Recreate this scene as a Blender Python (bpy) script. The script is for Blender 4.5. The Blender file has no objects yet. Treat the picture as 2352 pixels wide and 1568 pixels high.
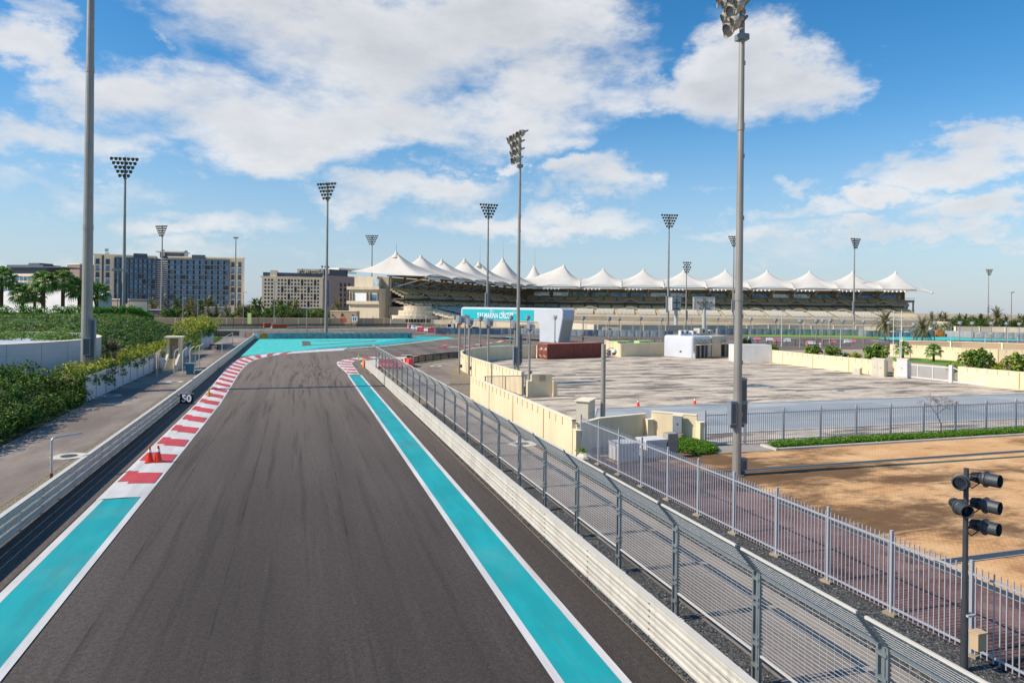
import bpy, bmesh, math, random
from mathutils import Vector, Matrix, noise
R = math.radians
sc = bpy.context.scene
COL = sc.collection
rnd = random.Random(7)

# ---------------------------------------------------------------- camera
# world axes: +Y runs along the straight of the race track, +X to its right, Z up, metres
F, H, ROLL, SH = 1568.0, 8.7, .012, -79.1
FW = Vector((.29719, .95482, 0)); RT = Vector((.95482, -.29719, 0)); UP = Vector((0, 0, 1))
cam_d = bpy.data.cameras.new('camera'); cam = bpy.data.objects.new('camera', cam_d); COL.objects.link(cam)
xc = RT*math.cos(ROLL) + UP*math.sin(ROLL); yc = -RT*math.sin(ROLL) + UP*math.cos(ROLL); zc = -FW
cam.matrix_world = Matrix(((xc.x, yc.x, zc.x, 0), (xc.y, yc.y, zc.y, 0), (xc.z, yc.z, zc.z, H), (0, 0, 0, 1)))
cam_d.lens = 24; cam_d.sensor_width = 36; cam_d.shift_y = SH/2352; cam_d.clip_start = .1; cam_d.clip_end = 9000
sc.camera = cam

# survey helpers: photograph readings turned into positions on the ground or at a known distance
def crop(ox, oy, s): return lambda x, y: ((ox+x/s)/1.7415, (oy+y/s)/1.7415)
Z1=crop(0,950,2.24);Z2=crop(1000,950,2.24);Z3=crop(1350,950,2.24);Z4=crop(2000,950,2.24);Z5=crop(3000,950,2.146);Z6=crop(1850,1300,2.24)
B1=crop(0,1300,1.96);B2=crop(2200,1450,2.138);B3=crop(3000,1450,2.146);B4=crop(2900,1800,1.684);B5=crop(1900,1700,1.5208);B6=crop(3350,1850,1.78)
C1=crop(900,1250,3.92);C2=crop(1400,1250,3.92);C3=crop(1750,1180,3.92);C4=crop(2300,1150,3.92);C5=crop(2850,1150,3.92);C6=crop(3400,1050,3.379);C7=crop(0,950,3.92);C8=crop(600,1150,3.92)
def ray(x, y):
    u = x-1176; v = -(y-784-SH); c, s = math.cos(ROLL), math.sin(ROLL)
    return (u*c-v*s)/F, (u*s+v*c)/F
def CW(X, Y, z): return Vector((X*RT.x+Y*FW.x, X*RT.y+Y*FW.y, z))
def G(p, z=0.0):
    a, b = ray(*p); Y = (z-H)/b; return CW(a*Y, Y, z)
def AT(p, Y):
    a, b = ray(*p); return CW(a*Y, Y, H+b*Y)
def hgt(p, Y): return H+ray(*p)[1]*Y
def depth(v): return v.x*FW.x+v.y*FW.y

# ---------------------------------------------------------------- light
SUN_EL = R(41)
sdir = Vector((-1*math.cos(SUN_EL), .02*math.cos(SUN_EL), math.sin(SUN_EL))).normalized()   # towards the sun
sd = bpy.data.lights.new('sun', 'SUN'); sd.energy = 3.5; sd.angle = R(.5); sd.color = (1, .93, .83)
so = bpy.data.objects.new('sun', sd); COL.objects.link(so); so.rotation_euler = sdir.to_track_quat('Z', 'Y').to_euler()
w = bpy.data.worlds.new('World'); sc.world = w; w.use_nodes = True
nt = w.node_tree; nt.nodes.clear(); L = nt.links
def nd(t, **k):
    n = nt.nodes.new(t)
    for a, b in k.items(): setattr(n, a, b)
    return n
out = nd('ShaderNodeOutputWorld'); bg = nd('ShaderNodeBackground'); L.new(bg.outputs[0], out.inputs[0])
sky = nd('ShaderNodeTexSky', sky_type='NISHITA', sun_disc=False, sun_elevation=SUN_EL, sun_rotation=R(-88), altitude=0, air_density=1.0, dust_density=.3, ozone_density=1.6)
bg.inputs[1].default_value = .15
def mth(op, a, b=None, c=None, clamp=False):
    n = nd('ShaderNodeMath', operation=op, use_clamp=clamp)
    for i, v in enumerate((a, b, c)):
        if v is None: continue
        if isinstance(v, (int, float)): n.inputs[i].default_value = v
        else: L.new(v, n.inputs[i])
    return n.outputs[0]
tc = nd('ShaderNodeTexCoord'); sx = nd('ShaderNodeSeparateXYZ'); L.new(tc.outputs['Generated'], sx.inputs[0])
az = mth('ARCTAN2', sx.outputs[0], sx.outputs[1])
hl = mth('SQRT', mth('ADD', mth('MULTIPLY', sx.outputs[0], sx.outputs[0]), mth('MULTIPLY', sx.outputs[1], sx.outputs[1])))
el = mth('DIVIDE', sx.outputs[2], hl)
cx0 = nd('ShaderNodeCombineXYZ'); L.new(az, cx0.inputs[0]); L.new(el, cx0.inputs[1])
wmp = nd('ShaderNodeMapping'); L.new(tc.outputs['Generated'], wmp.inputs[0]); wmp.inputs['Scale'].default_value = (1, 1, 1.7)
wn = nd('ShaderNodeTexNoise'); wn.inputs['Scale'].default_value = 6.5; wn.inputs['Detail'].default_value = 7; wn.inputs['Roughness'].default_value = .62; L.new(wmp.outputs[0], wn.inputs['Vector'])
wo = nd('ShaderNodeVectorMath', operation='SUBTRACT'); L.new(wn.outputs['Color'], wo.inputs[0]); wo.inputs[1].default_value = (.5, .5, .5)
wm = nd('ShaderNodeVectorMath', operation='MULTIPLY'); L.new(wo.outputs[0], wm.inputs[0]); wm.inputs[1].default_value = (.34, .17, 0)
cx = nd('ShaderNodeVectorMath', operation='ADD'); L.new(cx0.outputs[0], cx.inputs[0]); L.new(wm.outputs[0], cx.inputs[1])
clouds = [(820,110,470,170,1.15),(560,270,420,110,1.1),(1150,60,330,150,1.1),(700,10,360,110,1),(300,235,220,100,1),(900,270,450,95,1.1),(1230,190,210,130,1),
 (1370,235,170,60,.8),(1740,165,190,125,1.1),(1560,225,190,50,.8),(1700,50,120,60,.45),(1790,95,100,60,.9),(80,110,120,70,1),(50,20,80,50,.7),(60,320,190,55,.7),
 (250,345,200,55,.8),(100,440,260,40,.5),(330,455,180,28,.4),(0,560,230,28,.42),(560,535,290,30,.6),(350,95,45,40,.7),(268,140,34,22,.5),(400,150,34,22,.5),
 (950,450,250,46,.95),(1360,440,140,44,.95),(1290,410,100,34,.85),(1380,520,230,34,.75),(1100,525,260,34,.75),(1120,400,46,20,.75),(1020,390,44,16,.55),(1300,330,50,26,.6),
 (1840,435,110,22,.75),(1900,485,190,30,.85),(2080,445,120,32,1),(2200,375,230,48,1),(2330,340,110,44,.9),(2290,480,150,44,.95),(2240,535,120,24,.8),(1990,530,190,26,.9),
 (1860,565,250,26,.7),(1720,540,220,28,.6),(2320,570,70,20,.8),(700,600,400,24,.45),(1600,600,260,18,.4),(1600,440,60,14,.4),(200,600,320,34,.5)]
acc = None
for (px, py, rx, ry, wt) in clouds:
    a, b = ray(px, py); d = CW(a, 1, b); a0 = math.atan2(d.x, d.y); e0 = d.z/math.hypot(d.x, d.y)
    wa = rx*1.12/F*math.cos(math.atan(a))**1.6+1e-4; we = ry*1.2/F*math.cos(math.atan(a))
    s_ = nd('ShaderNodeVectorMath', operation='SUBTRACT'); L.new(cx.outputs[0], s_.inputs[0]); s_.inputs[1].default_value = (a0, e0, 0)
    m_ = nd('ShaderNodeVectorMath', operation='MULTIPLY'); L.new(s_.outputs[0], m_.inputs[0]); m_.inputs[1].default_value = (1/wa, 1/we, 0)
    d_ = nd('ShaderNodeVectorMath', operation='DOT_PRODUCT'); L.new(m_.outputs[0], d_.inputs[0]); L.new(m_.outputs[0], d_.inputs[1])
    v_ = mth('MULTIPLY_ADD', d_.outputs['Value'], -.8*wt, wt)
    acc = v_ if acc is None else mth('MAXIMUM', acc, v_)
def cn(scale, off, detail=9, rough=.6):
    mp = nd('ShaderNodeMapping'); L.new(tc.outputs['Generated'], mp.inputs[0]); mp.inputs['Scale'].default_value = (1, 1, 2.3); mp.inputs['Location'].default_value = off
    n = nd('ShaderNodeTexNoise'); n.inputs['Scale'].default_value = scale; n.inputs['Detail'].default_value = detail; n.inputs['Roughness'].default_value = rough
    L.new(mp.outputs[0], n.inputs['Vector']); return n.outputs['Fac']
n1 = cn(5.5, (3.1, .4, 1.7)); n2 = cn(5.5, (3.1-.02, .4, 1.7+.075)); n3 = cn(2.1, (9, 2, 4), 3)
base = mth('MAXIMUM', acc, -.45)
dens = mth('ADD', base, mth('MULTIPLY_ADD', n1, 2.0, -1.16))
mr = nd('ShaderNodeMapRange', interpolation_type='SMOOTHSTEP'); L.new(dens, mr.inputs[0]); mr.inputs[1].default_value = .06; mr.inputs[2].default_value = .86
core = nd('ShaderNodeMapRange', interpolation_type='SMOOTHSTEP'); L.new(dens, core.inputs[0]); core.inputs[1].default_value = .5; core.inputs[2].default_value = 1.25
relief = mth('MULTIPLY_ADD', mth('SUBTRACT', n1, n2), 3.6, .45, clamp=True)
shade = mth('ADD', mth('MULTIPLY', relief, .55), mth('MULTIPLY', mth('SUBTRACT', 1.0, core.outputs[0]), .55), clamp=True)
cr = nd('ShaderNodeMix', data_type='RGBA'); L.new(shade, cr.inputs['Factor']); cr.inputs['A'].default_value = (2.7, 2.9, 3.2, 1); cr.inputs['B'].default_value = (4.05, 4.15, 4.35, 1)
hs = nd('ShaderNodeHueSaturation'); L.new(sky.outputs[0], hs.inputs['Color']); hs.inputs['Saturation'].default_value = 1.45; hs.inputs['Value'].default_value = .74
hzr = nd('ShaderNodeMapRange', interpolation_type='SMOOTHSTEP'); L.new(el, hzr.inputs[0]); hzr.inputs[1].default_value = -.02; hzr.inputs[2].default_value = .30; hzr.inputs[3].default_value = .8; hzr.inputs[4].default_value = .0
hm = nd('ShaderNodeMix', data_type='RGBA'); L.new(hzr.outputs[0], hm.inputs['Factor']); L.new(hs.outputs[0], hm.inputs['A']); hm.inputs['B'].default_value = (1.75, 2.4, 3.45, 1)
mx = nd('ShaderNodeMix', data_type='RGBA'); L.new(mth('MULTIPLY', mr.outputs[0], .9), mx.inputs['Factor']); L.new(hm.outputs['Result'], mx.inputs['A']); L.new(cr.outputs['Result'], mx.inputs['B'])
L.new(mx.outputs['Result'], bg.inputs[0])
w.cycles.sampling_method = 'MANUAL'; w.cycles.sample_map_resolution = 512
vs = sc.view_settings; vs.view_transform = 'Standard'; vs.look = 'None'; vs.exposure = .5; vs.use_white_balance = True; vs.white_balance_temperature = 6850; vs.gamma = 1
sc.cycles.max_bounces = 5; sc.cycles.transparent_max_bounces = 16; sc.cycles.caustics_reflective = False; sc.cycles.caustics_refractive = False

# ---------------------------------------------------------------- materials
def lin(h):
    h = h.lstrip('#'); c = [int(h[i:i+2], 16)/255 for i in (0, 2, 4)]
    return tuple(x/12.92 if x <= .04045 else ((x+.055)/1.055)**2.4 for x in c)+(1,)
MATS = {}
class NB:
    """small node builder"""
    def __init__(s, name):
        s.m = bpy.data.materials.new(name); s.m.use_nodes = True; s.t = s.m.node_tree
        s.b = s.t.nodes['Principled BSDF']; s.o = s.t.nodes['Material Output']
        s.geo = s.n('ShaderNodeNewGeometry'); s.tc = s.n('ShaderNodeTexCoord')
    def n(s, t, **k):
        x = s.t.nodes.new(t)
        for a, b in k.items(): setattr(x, a, b)
        return x
    def l(s, a, b): s.t.links.new(a, b)
    def noise(s, scale, detail=4, stretch=(1, 1, 1), rough=.55, space='pos', off=(0, 0, 0)):
        mp = s.n('ShaderNodeMapping'); mp.inputs['Scale'].default_value = stretch; mp.inputs['Location'].default_value = off
        s.l(s.geo.outputs['Position'] if space == 'pos' else s.tc.outputs['Object'], mp.inputs[0])
        x = s.n('ShaderNodeTexNoise'); x.inputs['Scale'].default_value = scale; x.inputs['Detail'].default_value = detail; x.inputs['Roughness'].default_value = rough
        s.l(mp.outputs[0], x.inputs['Vector']); return x.outputs['Fac']
    def ramp(s, fac, a, b, lo=0., hi=1., smooth=True):
        r = s.n('ShaderNodeMapRange', interpolation_type='SMOOTHSTEP' if smooth else 'LINEAR'); s.l(fac, r.inputs[0])
        r.inputs[1].default_value = a; r.inputs[2].default_value = b; r.inputs[3].default_value = lo; r.inputs[4].default_value = hi; return r.outputs[0]
    def mix(s, fac, a, b, mode='MIX'):
        x = s.n('ShaderNodeMix', data_type='RGBA', blend_type=mode)
        for sock, v in (('Factor', fac), ('A', a), ('B', b)):
            i = x.inputs[sock] if sock != 'Factor' else x.inputs[0]
            if isinstance(v, (int, float)): i.default_value = v
            elif isinstance(v, tuple): i.default_value = v
            else: s.l(v, i)
        return x.outputs['Result']
    def math(s, op, a, b=0., clamp=False):
        x = s.n('ShaderNodeMath', operation=op, use_clamp=clamp)
        for i, v in enumerate((a, b)):
            if isinstance(v, (int, float)): x.inputs[i].default_value = v
            else: s.l(v, x.inputs[i])
        return x.outputs[0]
    def bump(s, hgt, strength=.3, dist=.02):
        x = s.n('ShaderNodeBump'); x.inputs['Strength'].default_value = strength; x.inputs['Distance'].default_value = dist
        s.l(hgt, x.inputs['Height']); s.l(x.outputs[0], s.b.inputs['Normal'])
    def fin(s, col, rough=.8, metal=0., spec=None):
        if isinstance(col, tuple): s.b.inputs['Base Color'].default_value = col
        else: s.l(col, s.b.inputs['Base Color'])
        if isinstance(rough, (int, float)): s.b.inputs['Roughness'].default_value = rough
        else: s.l(rough, s.b.inputs['Roughness'])
        s.b.inputs['Metallic'].default_value = metal
        if spec is not None: s.b.inputs['Specular IOR Level'].default_value = spec
        MATS[s.m.name] = s.m; return s.m
def sc_(c, k): return tuple(min(1, x*k) for x in c[:3])+(1,)
def plain(name, hexc, rough=.7, metal=0., var=.12, scale=1.5, fine=25, spec=None, stain=None):
    b = NB(name); c = lin(hexc); n = b.noise(scale, 5); f = b.noise(fine, 3)
    col = b.mix(b.ramp(n, .3, .7), sc_(c, 1-var), sc_(c, 1+var*.6)); col = b.mix(b.math('MULTIPLY', b.ramp(f, .45, .75), var*1.2), col, sc_(c, .55))
    if stain: col = b.mix(b.math('MULTIPLY', b.ramp(b.noise(scale*2.5, 6, (1, 1, .18)), .5, .75), stain[1]), col, lin(stain[0]))
    return b.fin(col, rough, metal, spec)
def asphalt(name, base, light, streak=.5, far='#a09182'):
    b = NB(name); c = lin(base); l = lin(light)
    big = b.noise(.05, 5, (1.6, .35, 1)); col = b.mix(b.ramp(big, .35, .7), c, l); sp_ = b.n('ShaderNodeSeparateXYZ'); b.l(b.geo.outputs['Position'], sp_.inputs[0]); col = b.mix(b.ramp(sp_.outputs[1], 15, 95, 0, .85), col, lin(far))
    st = b.noise(1.3, 5, (1.6, .05, 1), off=(4, 9, 0)); col = b.mix(b.math('MULTIPLY', b.ramp(st, .5, .72), streak), col, sc_(c, .55))
    st2 = b.noise(3.1, 4, (1.5, .04, 1), off=(1, 3, 0)); col = b.mix(b.math('MULTIPLY', b.ramp(st2, .55, .75), streak*.5), col, sc_(l, 1.25))
    lane = b.noise(.35, 3, (1.2, .02, 1), off=(7, 1, 0)); col = b.mix(b.math('MULTIPLY', b.ramp(lane, .45, .7), .42), col, sc_(c, .7))
    f = b.noise(30, 4, rough=.8); col = b.mix(b.ramp(f, .42, .66, 0, .85), col, sc_(c, .2)); g_ = b.noise(7, 6, rough=.75, off=(2, 8, 1)); col = b.mix(b.ramp(g_, .42, .62, 0, .5), col, sc_(c, .42)); g2_ = b.noise(11, 5, rough=.8, off=(6, 3, 5)); col = b.mix(b.ramp(g2_, .56, .70, 0, .4), col, sc_(l, 1.5)); f2 = b.noise(52, 2, off=(5, 5, 5)); col = b.mix(b.ramp(f2, .58, .72, 0, .6), col, sc_(l, 1.9))
    b.bump(f, .5, .01); return b.fin(col, .88, spec=.3)
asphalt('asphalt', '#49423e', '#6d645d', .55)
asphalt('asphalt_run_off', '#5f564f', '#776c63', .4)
asphalt('asphalt_far', '#6a615a', '#857a70', .25)
def paint(name, hexc, wear=.3):
    b = NB(name); c = lin(hexc); n = b.noise(1.1, 6, (1, .25, 1)); f = b.noise(38, 3, rough=.7); s_ = b.noise(5, 5, (1, .1, 1), off=(3, 3, 3))
    col = b.mix(b.ramp(n, .35, .7), sc_(c, .82), c); col = b.mix(b.math('MULTIPLY', b.ramp(f, .45, .75), wear), col, sc_(c, .35))
    col = b.mix(b.math('MULTIPLY', b.ramp(s_, .55, .75), wear), col, lin('#4d4742')); sc2 = b.noise(.9, 5, (2.6, .12, 1), off=(9, 1, 2), rough=.6); col = b.mix(b.math('MULTIPLY', b.ramp(sc2, .52, .70), wear*1.1), col, lin('#5b544e'))
    du = b.noise(.45, 6, off=(1, 7, 2)); col = b.mix(b.math('MULTIPLY', b.ramp(du, .45, .75), .10), col, lin('#a39684')); ed_ = b.noise(16, 3, rough=.7, off=(8, 8, 1)); col = b.mix(b.math('MULTIPLY', b.ramp(ed_, .6, .72), wear*.9), col, lin('#544c46'))
    b.bump(f, .4, .008); return b.fin(col, .75, spec=.35)
paint('paint_teal', '#00a5aa', .12); paint('paint_teal_pale', '#48cfc6', .08); paint('paint_teal_dark', '#12b4b8', .1); paint('paint_white', '#dcdad6', .16); paint('paint_red', '#cb4a50', .16); paint('paint_dark', '#6f675f', .2)
def ground_mat():
    b = NB('sand'); c = b.mix(b.ramp(b.noise(.03, 6), .35, .65), lin('#a8977c'), lin('#c2b196')); c = b.mix(b.ramp(b.noise(1.2, 6), .4, .75, 0, .5), c, lin('#8b7b63'))
    b.bump(b.noise(9, 5), .4, .03); return b.fin(c, .95, spec=.2)
ground_mat()
def gravel(name, a, c_, d):
    b = NB(name); v = b.n('ShaderNodeTexVoronoi'); v.inputs['Scale'].default_value = 19; b.l(b.geo.outputs['Position'], v.inputs['Vector'])
    sp = b.n('ShaderNodeSeparateColor'); b.l(v.outputs['Color'], sp.inputs[0]); col = b.mix(b.ramp(sp.outputs[0], .1, .95), lin(a), lin(c_))
    col = b.mix(b.math('MULTIPLY', b.ramp(b.noise(.5, 5), .42, .68), .75), col, lin(d)); col = b.mix(b.ramp(sp.outputs[1], .975, .985, 0, .8), col, lin('#aaa59b'))
    b.bump(v.outputs['Distance'], .9, .05); return b.fin(col, .9, spec=.25)
gravel('gravel_dark', '#2c2e30', '#6e6e6c', '#56534d'); gravel('gravel_tan', '#6e6455', '#aa9c84', '#9a8b72')
def dusty():
    b = NB('path_dusty'); c = b.mix(b.ramp(b.noise(.25, 6, (1, .3, 1)), .35, .7), lin('#7b7067'), lin('#a2968a')); c = b.mix(b.ramp(b.noise(4, 6), .5, .75, 0, .35), c, lin('#5f564e'))
    c = b.mix(b.ramp(b.noise(.12, 4, off=(3, 2, 1)), .55, .7, 0, .5), c, lin('#b8aa9a')); b.bump(b.noise(40, 3), .3, .01); return b.fin(c, .92, spec=.2)
dusty()
def pavers(name, tones, brick, mortar, dirt, thr=(.45, .6), st=(.35, 1.3, 1), dsc=.13):
    b = NB(name); br = b.n('ShaderNodeTexBrick'); br.inputs['Scale'].default_value = 1; br.inputs['Brick Width'].default_value = brick; br.inputs['Row Height'].default_value = brick*.5
    br.inputs['Mortar Size'].default_value = .016; br.inputs['Color1'].default_value = lin(tones[0]); br.inputs['Color2'].default_value = lin(tones[1]); br.inputs['Mortar'].default_value = lin(mortar)
    b.l(b.geo.outputs['Position'], br.inputs['Vector']); c = br.outputs['Color']
    c = b.mix(b.ramp(b.noise(.35, 6), .35, .7, 0, .7), c, lin(tones[2]))
    c = b.mix(b.ramp(b.noise(dsc, 10, st, rough=.7), thr[0], thr[1], 0, .88), c, lin(dirt)); c = b.mix(b.ramp(b.noise(.6, 8, st, off=(5, 7, 2), rough=.75), .53, .66, 0, .45), c, lin(dirt)); c = b.mix(b.ramp(b.noise(5, 6, (1, 1.4, 1), off=(2, 7, 9), rough=.75), .5, .72, 0, .3), c, lin(dirt)); c = b.mix(b.ramp(b.noise(.9, 5, (.25, 2.2, 1), off=(4, 4, 9)), .60, .68, 0, .35), c, lin(tones[2]))
    b.bump(br.outputs['Fac'], .15, -.006); return b.fin(c, .92, spec=.2)
pavers('pavers_lot', ('#d9c9b2', '#c9b9a4', '#e4d5bf'), .22, '#9a8c7c', '#655c56', (.49, .58), (.4, 1.7, 1), .3)
pavers('pavers_sand', ('#e0ad78', '#d6a26d', '#ecc290'), .22, '#b98b5e', '#5f4630', (.46, .57), (.5, .85, 1), .12)
pavers('pavers_red', ('#8a6660', '#74544f', '#997a72'), .22, '#57403c', '#3f3230', (.46, .56), (.6, .7, 1), .22)
def grey_slab():
    b = NB('slab_grey'); ck = b.n('ShaderNodeTexBrick'); ck.inputs['Scale'].default_value = 1; ck.inputs['Brick Width'].default_value = 5.2; ck.inputs['Row Height'].default_value = 2.6; ck.inputs['Mortar Size'].default_value = .01
    ck.inputs['Color1'].default_value = lin('#8f989c'); ck.inputs['Color2'].default_value = lin('#a9adad'); ck.inputs['Mortar'].default_value = lin('#848c90'); b.l(b.geo.outputs['Position'], ck.inputs['Vector'])
    c = b.mix(b.ramp(b.noise(.3, 7, (.4, 1.5, 1)), .5, .7, 0, .6), ck.outputs['Color'], lin('#c4bdb2')); return b.fin(c, .85, spec=.3)
grey_slab()
plain('concrete_pale', '#cfc8ba', .85, var=.15, stain=('#8c8374', .4)); plain('concrete_grey', '#a09a90', .85, stain=('#6a645b', .4)); plain('kerb_stone', '#c9c4ba', .85)
plain('wall_cream', '#ecd8b3', .85, var=.06, scale=.4, stain=('#b39a70', .2)); plain('wall_cream_shadow', '#b98f55', .9); plain('wall_tan', '#c4a988', .85, var=.08, scale=.15, stain=('#98806a', .3)); plain('wall_cap', '#f2e4c6', .8, var=.04)
plain('galv', '#c8c9c6', .5, .25, .08, 3); plain('galv_warm', '#d0c9bc', .55, .25, .1, 1.2, stain=('#8d8371', .35)); plain('galv_cap', '#d8d1c4', .5, .1, .06); plain('galv_grey', '#8a9193', .5, .4, .12, 2); plain('galv_dark', '#4c5054', .5, .4, .12, 2)
plain('rail_far', '#5c5850', .6, .3); plain('palisade', '#b5b7bd', .5, .25, .06, 1); plain('steel_dark', '#3a3d40', .5, .4); plain('mast_steel', '#a09b92', .5, .3, .08, .6, stain=('#7c776e', .35)); plain('mast_steel_cool', '#7c8483', .5, .35, .08, .6)
plain('seat_edge', '#6f6352', .8); plain('lamp_shell', '#b3aa9a', .6, .15, .12, 3); plain('lamp_glass', '#5c6468', .2, .2, .1); plain('box_grey', '#8d959c', .55, .2, .08, 1.5); plain('box_grey_dark', '#5f666c', .55, .2); plain('wood_warm', '#b48a5c', .8)
plain('white_paint', '#dad8d5', .5, var=.06, scale=.8, stain=('#b0a898', .2)); plain('white_clad', '#cdd0d6', .4, .05, .05, .4); plain('clad_beige', '#c5bca8', .6, var=.06, scale=.5); plain('teal_sign', '#08b4bd', .5, var=.02); plain('white_sign', '#f5f5f5', .5, var=.02)
plain('black_board', '#14161c', .5, var=.1); plain('rust', '#8a4a3c', .75, .1, .16, .8, stain=('#5b2f28', .5)); plain('rust_light', '#b5796a', .75, var=.12); plain('green_gen', '#bcd68c', .5, var=.05); plain('green_fence', '#2f6a58', .6)
plain('tyre_cover', '#88939a', .6, .0, .2, .9, fine=4); plain('tyre_cover_pale', '#a4a9a8', .6, var=.15, fine=4); plain('orange', '#ff8420', .5, var=.05); plain('footing', '#a2937b', .95, var=.2, scale=4); plain('orange_deep', '#d0552c', .6, var=.08); plain('cone_red', '#ef3a14', .45, var=.03); plain('cone_yellow', '#e0a400', .5, var=.03); plain('cone_lime', '#c3d410', .5, var=.03)
plain('water_red', '#d94350', .5, var=.05); plain('water_pink', '#e58d95', .5, var=.08); plain('water_white', '#eceae8', .5, var=.05); plain('blue_bin', '#3d7d96', .5); plain('cabinet_beige', '#cfc8b4', .6, var=.05); plain('asphalt_line', '#3c3733', .9); plain('glass_door', '#2c3338', .2)
plain('stand_concrete', '#aca089', .9, var=.1, scale=.25, stain=('#7c705f', .4)); plain('stand_pale', '#dccdb2', .9, var=.06, scale=.2, stain=('#a89674', .4)); plain('seat_tan', '#e2ca98', .7, var=.1, scale=4); plain('seat_pale', '#d8d0bd', .7, var=.08, scale=4); plain('stand_dark', '#8a806f', .9)
plain('hotel_cream', '#ffe8c6', .85, var=.05, scale=.1); plain('hotel_mauve', '#a08c86', .85, var=.06, scale=.1); plain('hotel_dark', '#4a5868', .7, var=.08); plain('hotel_white', '#cfccc6', .8, var=.05); plain('hotel_frame', '#66707b', .8)
plain('trunk', '#7d6750', .95, var=.25, scale=3, fine=12); plain('trunk_fan', '#7a5238', .95, var=.25, scale=3, fine=12); plain('bark', '#5d4c3c', .95, var=.2, scale=4); plain('soil', '#4b3a2b', .95, var=.25, scale=.8); plain('truck_teal', '#1a7f8c', .4); plain('rubber', '#232323', .8); plain('red_paint', '#b22a2c', .5); plain('purple', '#4b2c5c', .6)
def fabric():
    b = NB('roof_fabric'); c = b.mix(b.ramp(b.noise(.15, 4), .3, .7), lin('#ece5d8'), lin('#f4efe6')); m = b.fin(c, .8, spec=.2)
    tr = b.n('ShaderNodeBsdfTranslucent'); tr.inputs[0].default_value = lin('#efe2c8'); ms = b.n('ShaderNodeMixShader'); ms.inputs[0].default_value = .3
    b.l(b.b.outputs[0], ms.inputs[1]); b.l(tr.outputs[0], ms.inputs[2]); b.l(ms.outputs[0], b.o.inputs[0])
fabric()
def glass(name, hexc, hex2, rough=.12):
    b = NB(name); c = b.mix(b.ramp(b.noise(.25, 3, (1, 1, 1.6)), .4, .6), lin(hexc), lin(hex2)); return b.fin(c, rough, .35, spec=.7)
glass('glass_blue', '#5f8cb0', '#466a86'); glass('glass_teal', '#5f858e', '#3b565e'); glass('glass_pale', '#c3d3dc', '#93acb8'); glass('glass_dark', '#1e262c', '#2c363d')  # glass_pale holds the windows' sky reflection in its base colour
def foliage(name, dark, mid, lite, yellow=None, ya=.3):
    b = NB(name); rn = b.geo.outputs['Random Per Island']; n = b.noise(.9, 3)
    c = b.mix(b.ramp(b.math('ADD', b.math('MULTIPLY', rn, .6), b.math('MULTIPLY', n, .5)), .25, .8), lin(dark), lin(mid)); c = b.mix(b.ramp(rn, .8, .95), c, lin(lite))
    if yellow: c = b.mix(b.math('MULTIPLY', b.ramp(b.math('ADD', b.noise(.35, 3, off=(3, 1, 4)), b.math('MULTIPLY', rn, .3)), .6, .78), ya), c, lin(yellow))
    b.b.inputs['Subsurface Weight'].default_value = 0
    tr = b.n('ShaderNodeBsdfTranslucent'); b.l(c, tr.inputs[0]); ms = b.n('ShaderNodeMixShader'); ms.inputs[0].default_value = .25
    m = b.fin(c, .6, spec=.35); b.l(b.b.outputs[0], ms.inputs[1]); b.l(tr.outputs[0], ms.inputs[2]); b.l(ms.outputs[0], b.o.inputs[0]); return m
foliage('leaf_hedge', '#26451a', '#4a7426', '#7fa844', '#9aa83c', .3); foliage('leaf_cover', '#466a28', '#698f3a', '#93b258', '#a0a95c', .5); foliage('leaf_rim', '#3c7018', '#5c9a24', '#84bd38')
foliage('leaf_yellow', '#5f7a22', '#93a335', '#c2c048', '#cfc34a', .8); foliage('leaf_grape', '#3f5f24', '#6d8f33', '#a3bd55', '#b9b548', .5); foliage('leaf_tree', '#2c451c', '#4a6a2a', '#6d8a3c', '#8a8f44', .4); foliage('leaf_grass', '#46701a', '#669426', '#8ab43c')
foliage('leaf_date', '#4d5638', '#74794c', '#a6a06c', '#b3a063', .4); foliage('leaf_fan', '#456a2e', '#77a148', '#b4cc78', '#b0a84c', .3); foliage('leaf_yucca', '#3f4a2e', '#6b6a44', '#a39166'); foliage('leaf_dark', '#22361a', '#37512a', '#54703a'); plain('twig', '#8a7466', .9); plain('turf_green', '#7da02a', .95, var=.15, scale=.3); plain('turf_lawn', '#5f8f22', .95, var=.15, scale=.3)
plain('hill_soil', '#3f5a24', .95, var=.25, scale=.5)
def M(n): return MATS[n]

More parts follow.
